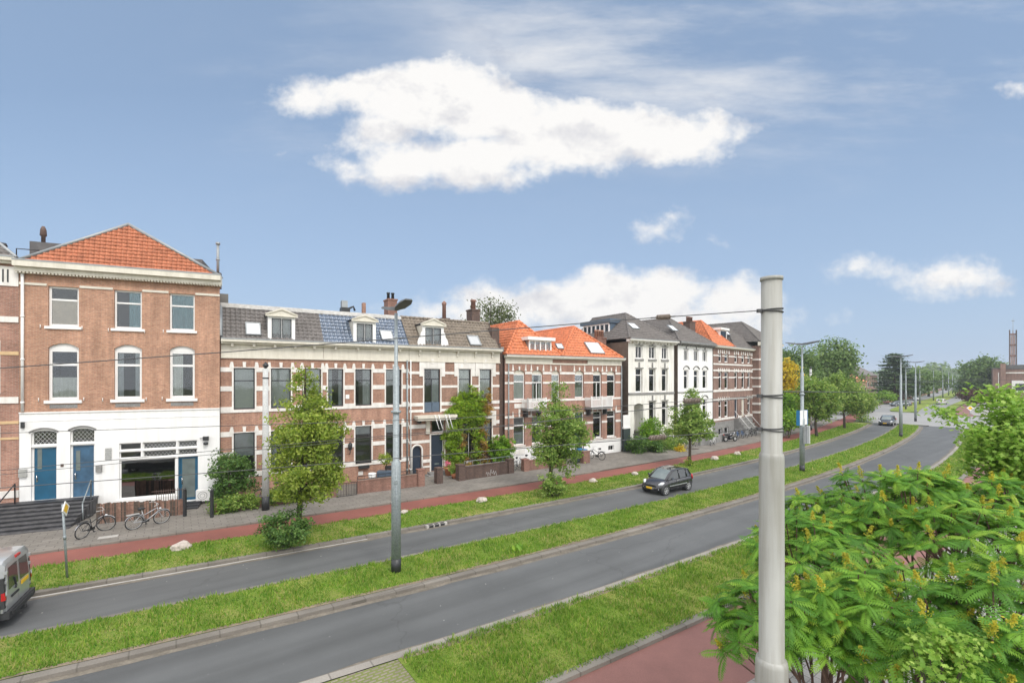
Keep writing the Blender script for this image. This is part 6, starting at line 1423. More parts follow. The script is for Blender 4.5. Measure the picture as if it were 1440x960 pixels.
    if detail:
        for s_ in (1, -1):
            mb = MB(); mb.tube([(1.28*sx, s_*.70*sw, .765*sz), (1.44*sx, s_*.655*sw, .715*sz), (1.60*sx, s_*.52*sw, .635*sz)], [.05, .105, .05], 10); mb.build('headlight', M_LAMP, t)
            mb = MB(); mb.tube([(-1.62*sx, s_*.735*sw, .70*sz), (-1.57*sx, s_*.735*sw, 1.0*sz)], [.06, .05], 8); mb.build('tail_light', M_TAIL, t)
            mb = MB(); mb.tube([(.72*sx, s_*.80*sw, .95*sz), (.70*sx, s_*.93*sw, 1.0*sz)], [.04, .085], 8); mb.build('mirror', paint, t)
            mb = MB(); mb.box(-.95*sx, .85*sx, s_*.812*sw-.012, s_*.812*sw+.012, .50*sz, .56*sz); mb.build('side_trim', M_ZINC, t)
            mb = MB(); mb.box(-.08*sx, .12*sx, s_*.805*sw-.02, s_*.805*sw+.025, .80*sz, .83*sz); mb.build('door_handle', M_ALLOY, t)
        mb = MB(); mb.tube([(1.655*sx, -.5*sw, .42*sz), (1.70*sx, -.2*sw, .40*sz), (1.70*sx, .2*sw, .40*sz), (1.655*sx, .5*sw, .42*sz)], .085, 8); mb.build('grille', M_PLAST, t)
        for s_ in (1, -1): mb = MB(); mb.tube([(1.60*sx, s_*.56*sw, .38*sz), (1.665*sx, s_*.54*sw, .38*sz)], .045, 8); mb.build('fog_light', M_LAMP, t)
    if plate:
        mb = MB(); x = 1.785*sx; mb.box(x-.02, x, -.26, .26, .36*sz, .36*sz+.115); mb.box(-1.735*sx, -1.715*sx, -.26, .26, .60*sz, .60*sz+.11); o = mb.build('number_plate', M_YELLOW, t)
        q = MB(); q.box(x-.001, x+.003, .2, .26, .36*sz, .36*sz+.115); q.build('plate_strip', M_SIGNBL, o)
    return t
wf, wr_ = gp(935.6, 696.2), gp(968, 688.6); dv = (wf-wr_).normalized(); nv = Vector((-dv.y, dv.x, 0))
cpos = (wf+wr_)/2-nv*.735 if False else (wf+wr_)/2
right = Vector((dv.y, -dv.x, 0)); toward = -1 if right.dot(cpos) > 0 else 1
cpos = cpos+right*(-toward)*.735
car('small black hatchback driving left on the far carriageway', (cpos.x, cpos.y, .004), math.atan2(dv.y, dv.x), M_CARBLK)
q = rd(89, 18.0); car('dark estate car coming round the bend before the crossing', (q.x, q.y, .01), math.pi+R(90)-R(54)+R(8), M_CARBLK, 4.4, 1.78, 1.46, 2.7)
q = at(1266, 560, 118); car('blue grey car crossing behind the third lamp post', (q.x, q.y, .02), R(170), M_CARNAVY, 4.5, 1.8, 1.5, 2.7, 'saloon', False)
q = at(1324, 560, 128); car('white car coming toward the crossing on the nearer carriageway', (q.x, q.y, .02), R(38), M_CARWHT, 4.5, 1.85, 1.46, 2.7)
q = at(1289, 556, 150); car('white car waiting beyond the blue grey car', (q.x, q.y, .02), R(225), M_CARWHT, 4.4, 1.8, 1.5, 2.7, 'saloon', False)
q = at(1283, 553, 172); car('white car second in the queue beyond the junction', (q.x, q.y, .02), R(225), M_CARWHT, 4.3, 1.8, 1.5, 2.6, 'hatch', False, False)
q = at(1349, 549, 235); car('dark tall car far down the nearer carriageway', (q.x, q.y, .02), R(45), M_CARBLK, 5.2, 2.2, 2.4, 3., 'hatch', False, False)
for i, off in enumerate((24.2, 24.6, 24.4, 24.0, 24.5)):
    q = rd(205+i*15, off+.8); car(['white parked car nearest the junction below the dark trees', 'dark parked car second below the dark trees', 'silver parked car third below the dark trees', 'black parked car fourth below the dark trees', 'white parked car farthest below the dark trees'][i], (q.x, q.y, .1), R(45), [M_CARWHT, M_CARNAVY, M_CARSIL, M_CARBLK, M_CARWHT][i], 4.3, 1.8, 1.5, 2.6, 'hatch', False, False, 'cars parked far down the street')
def van(label, pos, heading, paint, side=None, L=5.0, W=1.95, Hh=1.97, rear_detail=True):
    """x = 0 at the rear face, the van reaching forward to x = L"""
    t = thing('van', label, 'van', pos, heading); w = W/2
    mb = MB(); secs = []
    for x, k, zb, zt in [(0, .985, .36, Hh-.10), (.06, 1., .30, Hh-.02), (.5, 1., .26, Hh), (3.0, 1., .26, Hh-.01), (3.5, .995, .26, Hh-.10), (4.15, .98, .26, 1.28), (4.6, .95, .27, 1.10), (4.9, .86, .30, .85), (L, .70, .36, .6)]:
        tw = .86 if zt > 1.4 else .95
        h = [(0, zb), (w*k*.85, zb), (w*k*.98, zb+.1), (w*k, zb+.35), (w*k*.985, min(1.05, zt-.1)), (w*k*tw, zt-.07), (w*k*tw*.88, zt), (0, zt+.03)]
        secs.append([(x, y, z) for y, z in h]+[(x, -y, z) for y, z in h[-2:0:-1]])
    loft(mb, secs); body = mb.build('body', side or paint, t)
    for p in body.data.polygons: p.use_smooth = True
    em = body.modifiers.new('edges', 'EDGE_SPLIT'); em.split_angle = R(38)
    # rear doors
    for s_ in (1, -1):
        mb = MB(); y0, y1 = .012, w*.80; zs_ = [.50, 1.06, Hh-.14]
        poly = [(-.03, y0, .50), (-.03, y1+.04, .50), (-.045, y1+.03, 1.05), (.0, y1-.06, Hh-.16), (.0, y0, Hh-.13), (-.045, y0, 1.05)]
        vs = [(x, s_*y, z) for x, y, z in poly]+[(.05, s_*y, z) for x, y, z in poly]
        mb.add(vs, [(0, 1, 2, 5), (5, 2, 3, 4), (0, 6, 7, 1), (1, 7, 8, 2), (2, 8, 9, 3), (3, 9, 10, 4), (4, 10, 11, 5), (5, 11, 6, 0)]); d = mb.build('rear_door', paint, t)
        mb = MB(); mb.add([(-.052, s_*.07, 1.10), (-.052, s_*(y1-.06), 1.08), (-.012, s_*(y1-.13), Hh-.26), (-.012, s_*.07, Hh-.24)], [(0, 1, 2, 3)]); mb.build('door_window', M_CARGL, d)
        mb = MB()
        for z in (.72, 1.35, Hh-.35): mb.box(-.05, .03, s_*(y1+.045)-.04, s_*(y1+.045)+.04, z-.04, z+.04)
        mb.build('hinge', paint, d)
        mb = MB(); mb.add([(-.03, s_*(y1+.07), .62), (-.03, s_*w*.99, .62), (.0, s_*w*.965, 1.5), (.0, s_*(y1+.02), 1.5), (.14, s_*(w+.012), .62), (.10, s_*w*.985, 1.5)], [(0, 1, 2, 3), (1, 4, 5, 2)]); mb.build('pillar_trim', M_PLAST, t)
        mb = MB(); mb.add([(-.05, s_*(y1+.10), .86), (-.05, s_*w*.985, .86), (-.03, s_*w*.98, 1.08), (-.03, s_*(y1+.09), 1.08), (.03, s_*(w+.02), .86), (.03, s_*(w+.015), 1.08)], [(0, 1, 2, 3), (1, 4, 5, 2)]); tl_ = mb.build('tail_light', M_TAIL, t)
        mb = MB(); mb.add([(-.055, s_*(y1+.08), .98), (-.055, s_*w*.98, .98), (-.048, s_*w*.98, 1.10), (-.048, s_*(y1+.06), 1.10)], [(0, 1, 2, 3)]); mb.build('lens', M_LAMP, tl_)
    mb = MB(); mb.tube([(-.06, .25, 1.06), (-.05, .34, 1.33)], .018, 5); mb.tube([(-.06, .25, 1.05), (-.06, .30, .98)], .03, 6); mb.build('wiper', M_PLAST, t)
    mb = MB(); mb.box(-.07, -.046, .05, .55, .80, .86); mb.build('door_handle', M_PLAST, t)
    mb = MB(); secs = [[(-.14, -w*.9, .36), (-.14, w*.9, .36), (-.14, w*.9, .52), (-.14, -w*.9, .52)]]
    mb.box(-.13, .1, -w*.985, w*.985, .30, .50); mb.box(-.17, -.131, -w*.8, w*.8, .34, .47); mb.build('bumper', M_PLAST, t)
    mb = MB(); mb.box(-.075, -.055, -.62, -.12, .93, 1.04); mb.build('number_plate', M_YELLOW, t)
    mb = MB(); mb.box(-.03, .05, -.16, .16, Hh-.12, Hh-.05); mb.build('brake_light', M_TAIL, t)
    mb = MB(); mb.tube([(.4, -.35, .24), (-.1, -.35, .24)], .04, 8); mb.box(-.2, .0, -.06, .06, .22, .34); mb.build('exhaust', M_PLAST, t)
    for cx in (.85, 4.05):
        for s_ in (1, -1):
            mb = MB(); mb.torus((cx, s_*(w-.1), .34), (0, 1, 0), .24, .10, 22, 8); wv = mb.build('wheel', M_RUBBER, t); mb = MB(); mb.tube([(cx, s_*(w-.15), .34), (cx, s_*(w-.02), .34)], .2, 14); mb.build('rim', M_ALLOY, wv)
    for s_ in (1, -1):
        mb = MB(); y = s_*(w*.955); mb.add([(2.9, y+s_*.03, 1.12), (4.0, y+s_*.012, 1.12), (3.5, s_*w*.885, Hh-.2), (2.9, s_*w*.9, Hh-.2)], [(0, 1, 2, 3)]); mb.build('side_window', M_CARGL, t)
        mb = MB(); mb.box(.05, 4.6, s_*w-.015, s_*w+.02, .28, .74); mb.build('side_trim', M_PLAST, t)
    return t
vp = (gp(48, 848)+gp(15, 882))/2+Vector((-.866, -.5, 0))*.13; vd = gp(15, 882)-gp(48, 848)
M_VANSIDE = plain('van_body_grey', (.36, .37, .375), .28, .05, 3, metal=.35, coat=.6)  # body tone, a darker grey than the rear doors
van('silver grey panel van seen from behind at the left edge of the view', (vp.x, vp.y, .0), math.atan2(-SA*.0-CA*1.0, -SA)+R(0) if False else math.atan2(-.50, -.866), M_CARSIL, M_VANSIDE)
q = at(1222, 560, 98); van('white van stopped behind the street trees at the junction', (q.x, q.y, .02), R(215), M_CARWHT, None, 5.4, 2.0, 2.5)

# ================= street trees and shrubs
def bl(px, py, D, rx, ry, rd_=None): return (tuple(at(px, py, D)), (rx*D/F, (rd_ or rx)*D/F, ry*D/F))
b = gp(418, 757, .1); D = b.y
tree('street_tree', 'young lime tree with light green crown in front of the red brick terrace', 'tree', b, [bl(431, 520, D, 11, 26), bl(424, 556, D, 26, 26), bl(438, 580, D, 30, 26), bl(420, 612, D, 37, 30), bl(452, 612, D, 28, 36), bl(428, 650, D, 44, 30), bl(462, 668, D, 22, 20), bl(420, 685, D, 30, 22), bl(452, 690, D, 26, 18)], 300, 58, .16, .15, L_LIME, .11, at(430, 515, D), 40, 'young street trees in the verge', start=.22)
b = gp(774, 688, .1); D = b.y
tree('street_tree', 'young street tree with a shaggy base, standing before the orange-roofed pair', 'tree', b, [bl(783, 552, D, 10, 22), bl(780, 580, D, 22, 20), bl(800, 590, D, 22, 20), bl(772, 606, D, 24, 20), bl(798, 618, D, 27, 22), bl(775, 634, D, 26, 18), bl(805, 600, D, 20, 20), bl(790, 648, D, 24, 14)], 250, 54, .18, .165, L_LIME2, .12, at(782, 548, D), 36, 'young street trees in the verge', start=.25)
b = gp(970, 652.5, .1); D = b.y
tree('street_tree', 'slim street tree with a thin bare stem before the white houses', 'tree', b, [bl(974, 562, D, 12, 14), bl(968, 578, D, 20, 12), bl(980, 592, D, 22, 12), bl(962, 598, D, 22, 12), bl(975, 607, D, 26, 10), bl(988, 604, D, 14, 8)], 170, 52, .2, .2, L_LIME2, .11, at(972, 560, D), 28, 'young street trees in the verge', start=.35)
for i, (x, y, lab, cr) in enumerate([(1148.5, 613, 'street tree right of the sign boxes on the second lamp post', [(1142, 545, 16, 14), (1155, 558, 20, 16), (1140, 572, 14, 14), (1160, 575, 15, 12)]), (1187.5, 602, 'middle street tree of three near the bend', [(1180, 540, 16, 13), (1192, 552, 16, 12), (1186, 563, 22, 13), (1198, 570, 12, 9)]), (1210, 591, 'last street tree of three at the tip of the verge', [(1208, 560, 12, 10), (1217, 566, 11, 9), (1208, 573, 12, 9)])]):
    b = gp(x, y, .1); D = b.y
    tree('street_tree', lab, 'tree', b, [bl(a, c, D, e, f) for a, c, e, f in cr], 190, 48, .36, .32, L_LIME2, .15, at(cr[0][0]+3, cr[0][1], D), 24, 'young street trees in the verge', start=.3)
b = gp(404, 767, .1); D = b.y-.35
shrub('shrub', 'round green shrub at the foot of the young lime tree', 'shrub', b, [bl(402, 741, D, 30, 24), bl(384, 748, D, 18, 16), bl(420, 748, D, 17, 16)], 90, 40, .11, .12, L_DARK, second=None)
b = gp(782, 697, .1); D = b.y-.2
shrub('shrub', 'drooping green suckers at the base of the second street tree', 'shrub', b, [bl(780, 680, D, 17, 14), bl(772, 685, D, 10, 9)], 44, 34, .12, .16, L_LIME2)
b = gp(970, 655, .1); shrub('shrub', 'small weedy tuft at the foot of the slim street tree', 'shrub', b, [bl(969, 649, b.y, 5, 5)], 10, 16, .08, .16, L_LIME)
b = gp(1214, 592, .1); shrub('shrub', 'low shrub at the foot of the last street tree', 'shrub', b, [bl(1214, 588, b.y, 9, 4)], 16, 20, .25, .3, L_LIME2)
q = FB.pt(FB.U(330), -1.6, .1)
def wbl(x, y): g_ = gp(x, 725-(x-302)*.149); D_ = g_.y-.05; return (tuple(at(x, y, D_)), (12*D_/F, .38, 10*D_/F))
def fpt(x, y, b): u = FB.U(x, b); return FB.pt(u, b, FB.Z(x, y, b))
def fbl(x, y, b, rx, ry, dep): c = fpt(x, y, b); s_ = c.y/F; return (tuple(c), (rx*s_, dep, ry*s_))
shrub('shrub', 'big dark green shrub beside the shop door gate', 'shrub', FB.pt(FB.U(322), -1.5, .1), [fbl(326, 655, -1.5, 30, 20, .75), fbl(316, 680, -1.5, 22, 22, .7), fbl(342, 672, -1.6, 17, 20, .6), fbl(318, 706, -1.9, 16, 14, .5)], 120, 44, .15, .15, L_DARK)
shrub('hedge', 'ragged hedge along the low wall behind the concrete pole', 'hedge', FB.pt(FB.U(370), -1.7, .1), [wbl(x, y) for x, y in ((308, 712), (322, 709), (338, 705), (354, 703), (386, 698), (402, 695), (418, 693), (434, 692))], 150, 42, .12, .14, L_LIME2)
shrub('shrub', 'yellow green shrub left of the brick gate pier', 'shrub', FB.pt(FB.U(462), -1.6, .1), [fbl(459, 672, -1.6, 10, 18, .4), fbl(468, 664, -1.6, 8, 10, .3)], 30, 30, .12, .14, L_YEL)
# creeper over the entrance front
cr = shrub('creeper', 'leafy creeper climbing the brown brick house, green above and turning orange on the right', 'creeper', FB.pt(FB.U(652), -.35, .1), [fbl(648, 570, -.3, 20, 18, .35), fbl(665, 562, -.3, 18, 17, .38), fbl(640, 584, -.3, 15, 14, .35), fbl(636, 612, -.3, 13, 22, .33), fbl(640, 636, -.3, 14, 18, .35), fbl(645, 652, -.35, 14, 10, .35), fbl(672, 610, -.3, 8, 20, .3), fbl(670, 640, -.3, 8, 16, .3), fbl(655, 590, -.35, 14, 16, .3), fbl(672, 585, -.3, 10, 14, .3)], 480, 46, .11, .14, L_VINE, up=.2, second=('turning_foliage', [fbl(684, 570, -.25, 8, 20, .3), fbl(680, 600, -.25, 8, 20, .3), fbl(676, 630, -.25, 10, 20, .3), fbl(648, 656, -.4, 16, 10, .4), fbl(676, 654, -.4, 14, 10, .4), fbl(690, 650, -.4, 8, 8, .3), fbl(648, 622, -.25, 6, 14, .25)], 150, L_VINER))
shrub('shrub', 'clipped bright green round bush right of the creeper', 'shrub', FB.pt(FB.U(706), -.9, .1), [fbl(706, 634, -.9, 16, 21, .8)], 200, 60, .09, .12, L_BRIGHT)
shrub('hedge', 'low mixed planting behind the graffitied wall', 'hedge', FB.pt(FB.U(672), -1.2, .1), [fbl(x, 662-i*.9, -1.3, 11, 6, .4) for i, x in enumerate((656, 668, 680, 694))], 40, 34, .12, .14, L_LIME2)
for lab, c, bls, m in (('leaning bright green hedge beside the passage gate of the white house', (905, -1.2), [(897, 625, -1.5, 14, 12, .9), (915, 630, -1.8, 15, 10, .9), (925, 632, -2., 9, 8, .7)], L_DARK), ('tall pale green shrub against the white house', (915, -1.), [(914, 606, -1., 12, 16, .7), (910, 618, -1.2, 10, 10, .7)], L_BRIGHT), ('bushy olive hedge between the white houses', (942, -1.), [(932, 612, -1., 13, 16, .8), (950, 612, -1., 14, 14, .8), (942, 625, -1.4, 20, 10, .9), (962, 618, -1.4, 10, 10, .7)], L_LIME2)):
    shrub('hedge', lab, 'hedge', FB.pt(FB.U(c[0]), c[1], .1), [fbl(*a) for a in bls], 80, 40, .2, .2, m)
shrub('grass_tuft', 'straw coloured tuft of dry plants before the white houses', 'plant', FB.pt(FB.U(958), -3.0, .1), [fbl(957, 631, -3., 7, 4, .5)], 16, 20, .15, .2, L_YEL, nl=4)
for x, lab in ((0, ''),): pass
# beyond the row: trees, hedges
def ftree(lab, px, base_y, cr, D, mat=None, n=110, per=60, size=.6, sig=.9, tr=.35, name='broad_tree', group=None):
    b = at(px, 0, D); b = Vector((b.x, b.y, 0))
    return tree(name, lab, 'tree', b, [bl(x, y, D, rx, ry) for x, y, rx, ry in cr], n, per, sig, size, mat or L_FAR, tr, None, 16, group)
ftree('large dark green tree rising behind the street trees', 1185, 0, [(1170, 503, 26, 22), (1187, 512, 14, 20), (1160, 528, 28, 24), (1180, 538, 20, 20), (1140, 522, 18, 20)], 105, L_FAR, 190, 64, .62, .95)
ftree('big leafy tree behind the second lamp post', 1128, 0, [(1126, 514, 20, 24), (1120, 545, 18, 24), (1138, 535, 14, 22)], 95, L_FAR, 120, 60, .55, .85)
ftree('golden yellow tree beside the near pole', 1104, 0, [(1105, 528, 12, 20), (1100, 545, 12, 14)], 78, L_YEL, 80, 50, .42, .5, name='yellow_tree')
ftree('dark tree top above the golden tree', 1100, 0, [(1098, 506, 12, 12), (1104, 512, 10, 10)], 110, L_DARK, 60, 46, .55, .7)
for i, (x, D, crr, m, lab) in enumerate([(1110, 62, [(1110, 566, 16, 14), (1100, 572, 12, 12)], L_BRIGHT, 'bright green bush right of the near pole'), (1108, 56, [(1106, 592, 12, 9), (1116, 588, 10, 8)], L_BRIGHT, 'yellowish low bush behind the sign boxes'), (1130, 72, [(1140, 572, 22, 14)], L_DARK, 'dark shrubbery behind the street trees'), (1180, 92, [(1180, 566, 30, 12), (1215, 568, 14, 8)], L_DARK, 'dark hedge along the pavement by the last street tree')]):
    b = at(x, 0, D); shrub('shrub', lab, 'shrub', (b.x, b.y, 0), [bl(a, c, D, e, f) for a, c, e, f in crr], 70, 44, .4, .36, m)
for lab_, x_, y_, D_, rx_, ry_, m_ in (('clipped green hedge before the cedar', 1246, 557, 128, 14, 6, L_BRIGHT), ('rusty brown shrub beside the clipped hedge', 1261, 556, 132, 5, 6, L_REDB), ('dark hedge by the waiting white cars', 1280, 553, 178, 14, 5, L_DARK)):
    b = at(x_, 0, D_); shrub('hedge', lab_, 'hedge', (b.x, b.y, 0), [bl(x_, y_, D_, rx_, ry_)], 46, 40, .45, .45, m_)
ced = at(1258, 0, 132); t = thing('cedar_tree', 'dark layered cedar rising behind the third lamp post', 'tree', (ced.x, ced.y, 0)); mb = MB(); top = EYE+(Y0-497)*132/F; mb.tube([(0, 0, -.2), (0, 0, top*.5), (.2, 0, top)], [.34, .2, .04], 9)
PP, NN = [], []
for k in range(46):
    z = 3+(top-3.2)*(k/45)**.9; L_b = (1-(z/top)**1.6)*6.9+.8; a = k*2.4+random.uniform(-.4, .4); d = Vector((math.cos(a), math.sin(a), .06)); L_b *= random.uniform(.65, 1.1)
    mb.tube([(0, 0, z), tuple(d*L_b*.6+Vector((0, 0, z))), tuple(d*L_b+Vector((0, 0, z-.15)))], [.05, .03, .015], 5); n = int(330*L_b/5)+40
    tt = RNG.uniform(.2, 1.02, n); w = RNG.normal(size=(n, 3))*np.array([.75, .75, .14]); P = np.array([[d.x, d.y, d.z]])*(tt*L_b)[:, None]+np.array([0, 0, z])+w*(.35+.65*tt[:, None]); PP.append(P); NN.append(RNG.normal(size=(n, 3))*.35+np.array([0, 0, 1]))
V, Lp = leaf_cloud(np.vstack(PP), np.vstack(NN), .62); np_mesh('crown', V, Lp, 4, L_CEDAR, t); mb.build('trunk', M_BARK, t)
far = [('leafy tree behind the cedar on its left', 1238, 165, [(1240, 541, 13, 9), (1248, 536, 10, 9)]), ('broad tree behind the cedar on its right', 1274, 170, [(1272, 534, 13, 12), (1266, 543, 10, 10)]), ('low leafy tree between the cedar and the dark round tree', 1284, 160, [(1280, 545, 14, 7)]), ('dark round tree just right of the cedar', 1292, 150, [(1285, 535, 14, 14), (1296, 538, 12, 12)]), ('leafy avenue tree second after the cedar', 1306, 180, [(1302, 533, 12, 10), (1310, 537, 10, 8)]), ('leafy avenue tree third after the cedar', 1318, 220, [(1316, 532, 10, 8), (1322, 536, 8, 7)]), ('leafy tree filling the gap right of the far road', 1358, 260, [(1356, 540, 9, 7), (1352, 545, 6, 5)]), ('pale avenue tree fourth after the cedar', 1330, 270, [(1328, 534, 9, 6), (1334, 537, 7, 5)]), ('avenue tree closest to the vanishing point', 1340, 330, [(1340, 535, 7, 5)]),
       ('dark tree behind the orange-roofed far house', 1225, 175, [(1222, 540, 10, 10)])]
for lab, x, D, crr in far: ftree(lab, x, 0, crr, D, L_FAR, 70, 46, .9, 1.0, group=None)
ftree('large round green tree left of the brick church', 1380, 0, [(1380, 526, 20, 18), (1372, 545, 18, 16), (1392, 545, 16, 16), (1382, 515, 12, 10)], 165, L_FAR, 170, 62, .9, 1.2)
ftree('smaller tree behind the church roof', 1406, 0, [(1406, 520, 9, 8)], 230, L_FAR, 50, 40, 1.1, 1.2)
ftree('copper leaved shrub below the round green tree', 1370, 0, [(1366, 556, 10, 8), (1378, 558, 8, 7)], 120, L_REDB, 60, 40, .55, .55, name='copper_shrub')
# weeping birch above the roofs
b = FB.pt(FB.U(686, 18), 18, 0); Db = b.y; t = tree('birch_tree', 'thin weeping birch showing above the roofs by the terracotta chimney pot', 'tree', b, [bl(665, 430, Db, 8, 8), bl(690, 428, Db, 16, 10), bl(708, 438, Db, 12, 12), bl(695, 450, Db, 22, 14), bl(654, 446, Db, 5, 8)], 70, 26, .5, .30, L_BIRCH, .18, at(690, 424, Db), 40)
# far wood along the horizon
PP, NN = [], []
for k in range(230):
    px = RNG.uniform(1225, 1440); D = RNG.uniform(420, 640); hgt = RNG.uniform(7, 17)*(1.0+.5*math.exp(-((px-1315)/22)**2)); c = np.array(at(px, Y0, D)); c[2] = hgt*.6
    n = 60; q = RNG.normal(size=(n, 3)); q /= np.linalg.norm(q, axis=1, keepdims=True); PP.append(c+q*np.array([5.5, 5.5, hgt*.42])*RNG.uniform(.6, 1, (n, 1))); NN.append(q+np.array([0, -.3, .4]))
V, Lp = leaf_cloud(np.vstack(PP), np.vstack(NN), 4.2); o = np_mesh('far_wood', V, Lp, 4, L_FAR); tag(o, 'far wooded skyline closing the street', 'wood', kind='stuff')
# ================= buildings in the distance
def far_house(name, label, px, D, w, dp, h, rh, mat, rmat, ang, cat='house', wins=3):
    p = at(px, 0, D); t = thing(name, label, cat, (p.x, p.y, 0), ang); mb = MB(); mb.box(-w/2, w/2, 0, dp, 0, h); mb.build('wall', mat, t); mb = MB()
    e = .3; v = [(-w/2-e, -e, h), (w/2+e, -e, h), (w/2+e, dp+e, h), (-w/2-e, dp+e, h), (-w/2+w*.3, dp/2, h+rh), (w/2-w*.3, dp/2, h+rh)]; mb.add(v, [(0, 1, 5, 4), (1, 2, 5), (2, 3, 4, 5), (3, 0, 4), (0, 3, 2, 1)]); mb.build('roof', rmat, t)
    for k in range(wins):
        for z in (1., h*.55):
            x = -w/2+w*(k+.5)/wins; m = MB(); m.box(x-.6, x+.6, -.06, .02, z, z+1.5); m.box(x-.5, x+.5, -.07, -.061, z+.1, z+1.4, 1); m.build('window', [M_WHITE, M_CARGL], t)
    m = MB(); m.box(w*.2, w*.2+.8, dp*.5, dp*.5+.8, h+rh*.4, h+rh+1.2); m.build('chimney', M_BRICKD, t); return t
far_house('far_house', 'far house with an orange roof and white bay left of the cedar', 1212, 122, 8, 9, 6.2, 3.0, M_BRICK3, M_TILE_O, R(38)); far_house('far_house', 'far house with a grey gabled roof beside the cedar', 1226, 150, 12, 10, 8.0, 3.6, M_BRICK5, M_TILE_D, R(38))
far_house('far_house', 'far dark-roofed house behind the grey gabled one', 1204, 190, 12, 10, 10, 3.4, M_BRICK5, M_TILE_D, R(38))
p = at(1418, 0, 150); t = thing('brick_church', 'low brown brick church building at the right edge of the view', 'church', (p.x, p.y, 0), R(-44)); hb1 = EYE+(Y0-518)*150/F
mb = MB(); mb.box(-3.4, -1.0, 0, 12, 0, hb1); mb.box(-1.0, 16, 1, 14, 0, hb1-.2); mb.box(-1.8, -.6, -.6, 1, 0, hb1+1.6); mb.build('wall', M_BRICK5, t); mb = MB(); mb.box(-3.6, -.95, -.2, 12.2, hb1, hb1+.25); mb.box(-.95, 16.2, .8, 14.2, hb1-.2, hb1+1.2); mb.build('roof', M_ROOFF, t)
mb = MB(); mb.box(.8, 12, .9, .99, 2.6, 6.4); mb.box(1.6, 12, .85, .899, 3.2, 5.4, 1); mb.build('window', [M_WHITE, M_CARGL], t); mb = MB(); mb.box(-2.3, -2.1, -.15, -.01, 0, 9); mb.box(-1, 16, .88, .99, hb1-1.6, hb1-1.2); mb.build('trim', M_STONE, t)
p = at(1424.5, 0, 190); t = thing('church_tower', 'slender open church tower of dark slabs topped by a cross', 'tower', (p.x, p.y, 0), R(-47)); k = .69*190/F; k0 = 190/F; z1 = EYE+(Y0-463.5)*k0
mb = MB(); mb.box(-5.6*k, -3.8*k, -.5, .6, 0, z1); mb.box(3.6*k, 5.6*k, -.5, .6, 0, z1-.2); mb.build('slab', M_BRICKD, t); mb = MB(); mb.box(-3.4*k, -.9*k, .2, .7, 0, z1-2.4); mb.box(.7*k, 3.2*k, .2, .7, 0, z1-2.4); mb.build('infill_panel', plain('pinkish_concrete', (.60, .45, .41), .8, .1, 2), t)
mb = MB(); mb.box(-.6*k, .5*k, -.2, .5, 0, z1-.3)
for yy in (470, 485, 500): z = EYE+(Y0-yy)*k0; mb.box(-3.8*k, 3.6*k, -.25, .1, z-.35, z+.35)
mb.build('mullion', M_BRICKW, t); mb = MB(); zc_ = EYE+(Y0-448)*k0; mb.box(-.35*k, .35*k, -.1, .1, z1-1., zc_); mb.box(-2.4*k, 2.4*k, -.1, .1, EYE+(Y0-451.6)*k0, EYE+(Y0-450.9)*k0); mb.build('cross', M_ZINC, t)
# ================= sumac and maple in the foreground
def frond(L=.5, n=10, droop=.5, lw=.026, ll=.115):
    """pinnate leaf along +x, arching down; returns verts and triangles"""
    vs, fs = [], []
    def pos(t): return np.array([L*t*(1-.12*t*droop), 0, -L*droop*.55*t*t+L*.10*t])
    pts = [pos(i/(n+1)) for i in range(n+2)]
    for i in range(n+1):
        a, b = pts[i], pts[i+1]; w = .0045; o = len(vs); vs += [a+[0, -w, 0], a+[0, w, 0], b+[0, w, 0], b+[0, -w, 0]]; fs += [(o, o+1, o+2), (o, o+2, o+3)]
    for i in range(1, n+2):
        t = i/(n+1); p = pts[i]; tang = pts[i]-pts[i-1]; tang = tang/np.linalg.norm(tang)
        s = math.sin(math.pi*(.12+.80*t))**.7; l = ll*s*random.uniform(.9, 1.1); w = lw*s
        for sg in ((1, -1) if i <= n else (0,)):
            d = np.array([tang[0]*.42, sg*.9, -.28-.25*droop]) if sg else tang*1.1+np.array([0, 0, -.25]); d = d/np.linalg.norm(d)
            up = np.array([-tang[2], 0, tang[0]]); side = np.cross(d, up); side = side/np.linalg.norm(side)
            o = len(vs); m = p+d*l*.38; vs += [p, m+side*w-up*.006, p+d*l*.98-np.array([0, 0, l*.12]), m-side*w-up*.006, m+up*.004]
            fs += [(o, o+1, o+4), (o+1, o+2, o+4), (o+2, o+3, o+4), (o+3, o, o+4)]
    return np.array(vs), np.array(fs)
FRONDS = [frond(.46, 10, .4, .021, .12), frond(.56, 12, .7, .021, .125), frond(.52, 11, 1.0, .020, .12), frond(.40, 8, .25, .021, .11)]
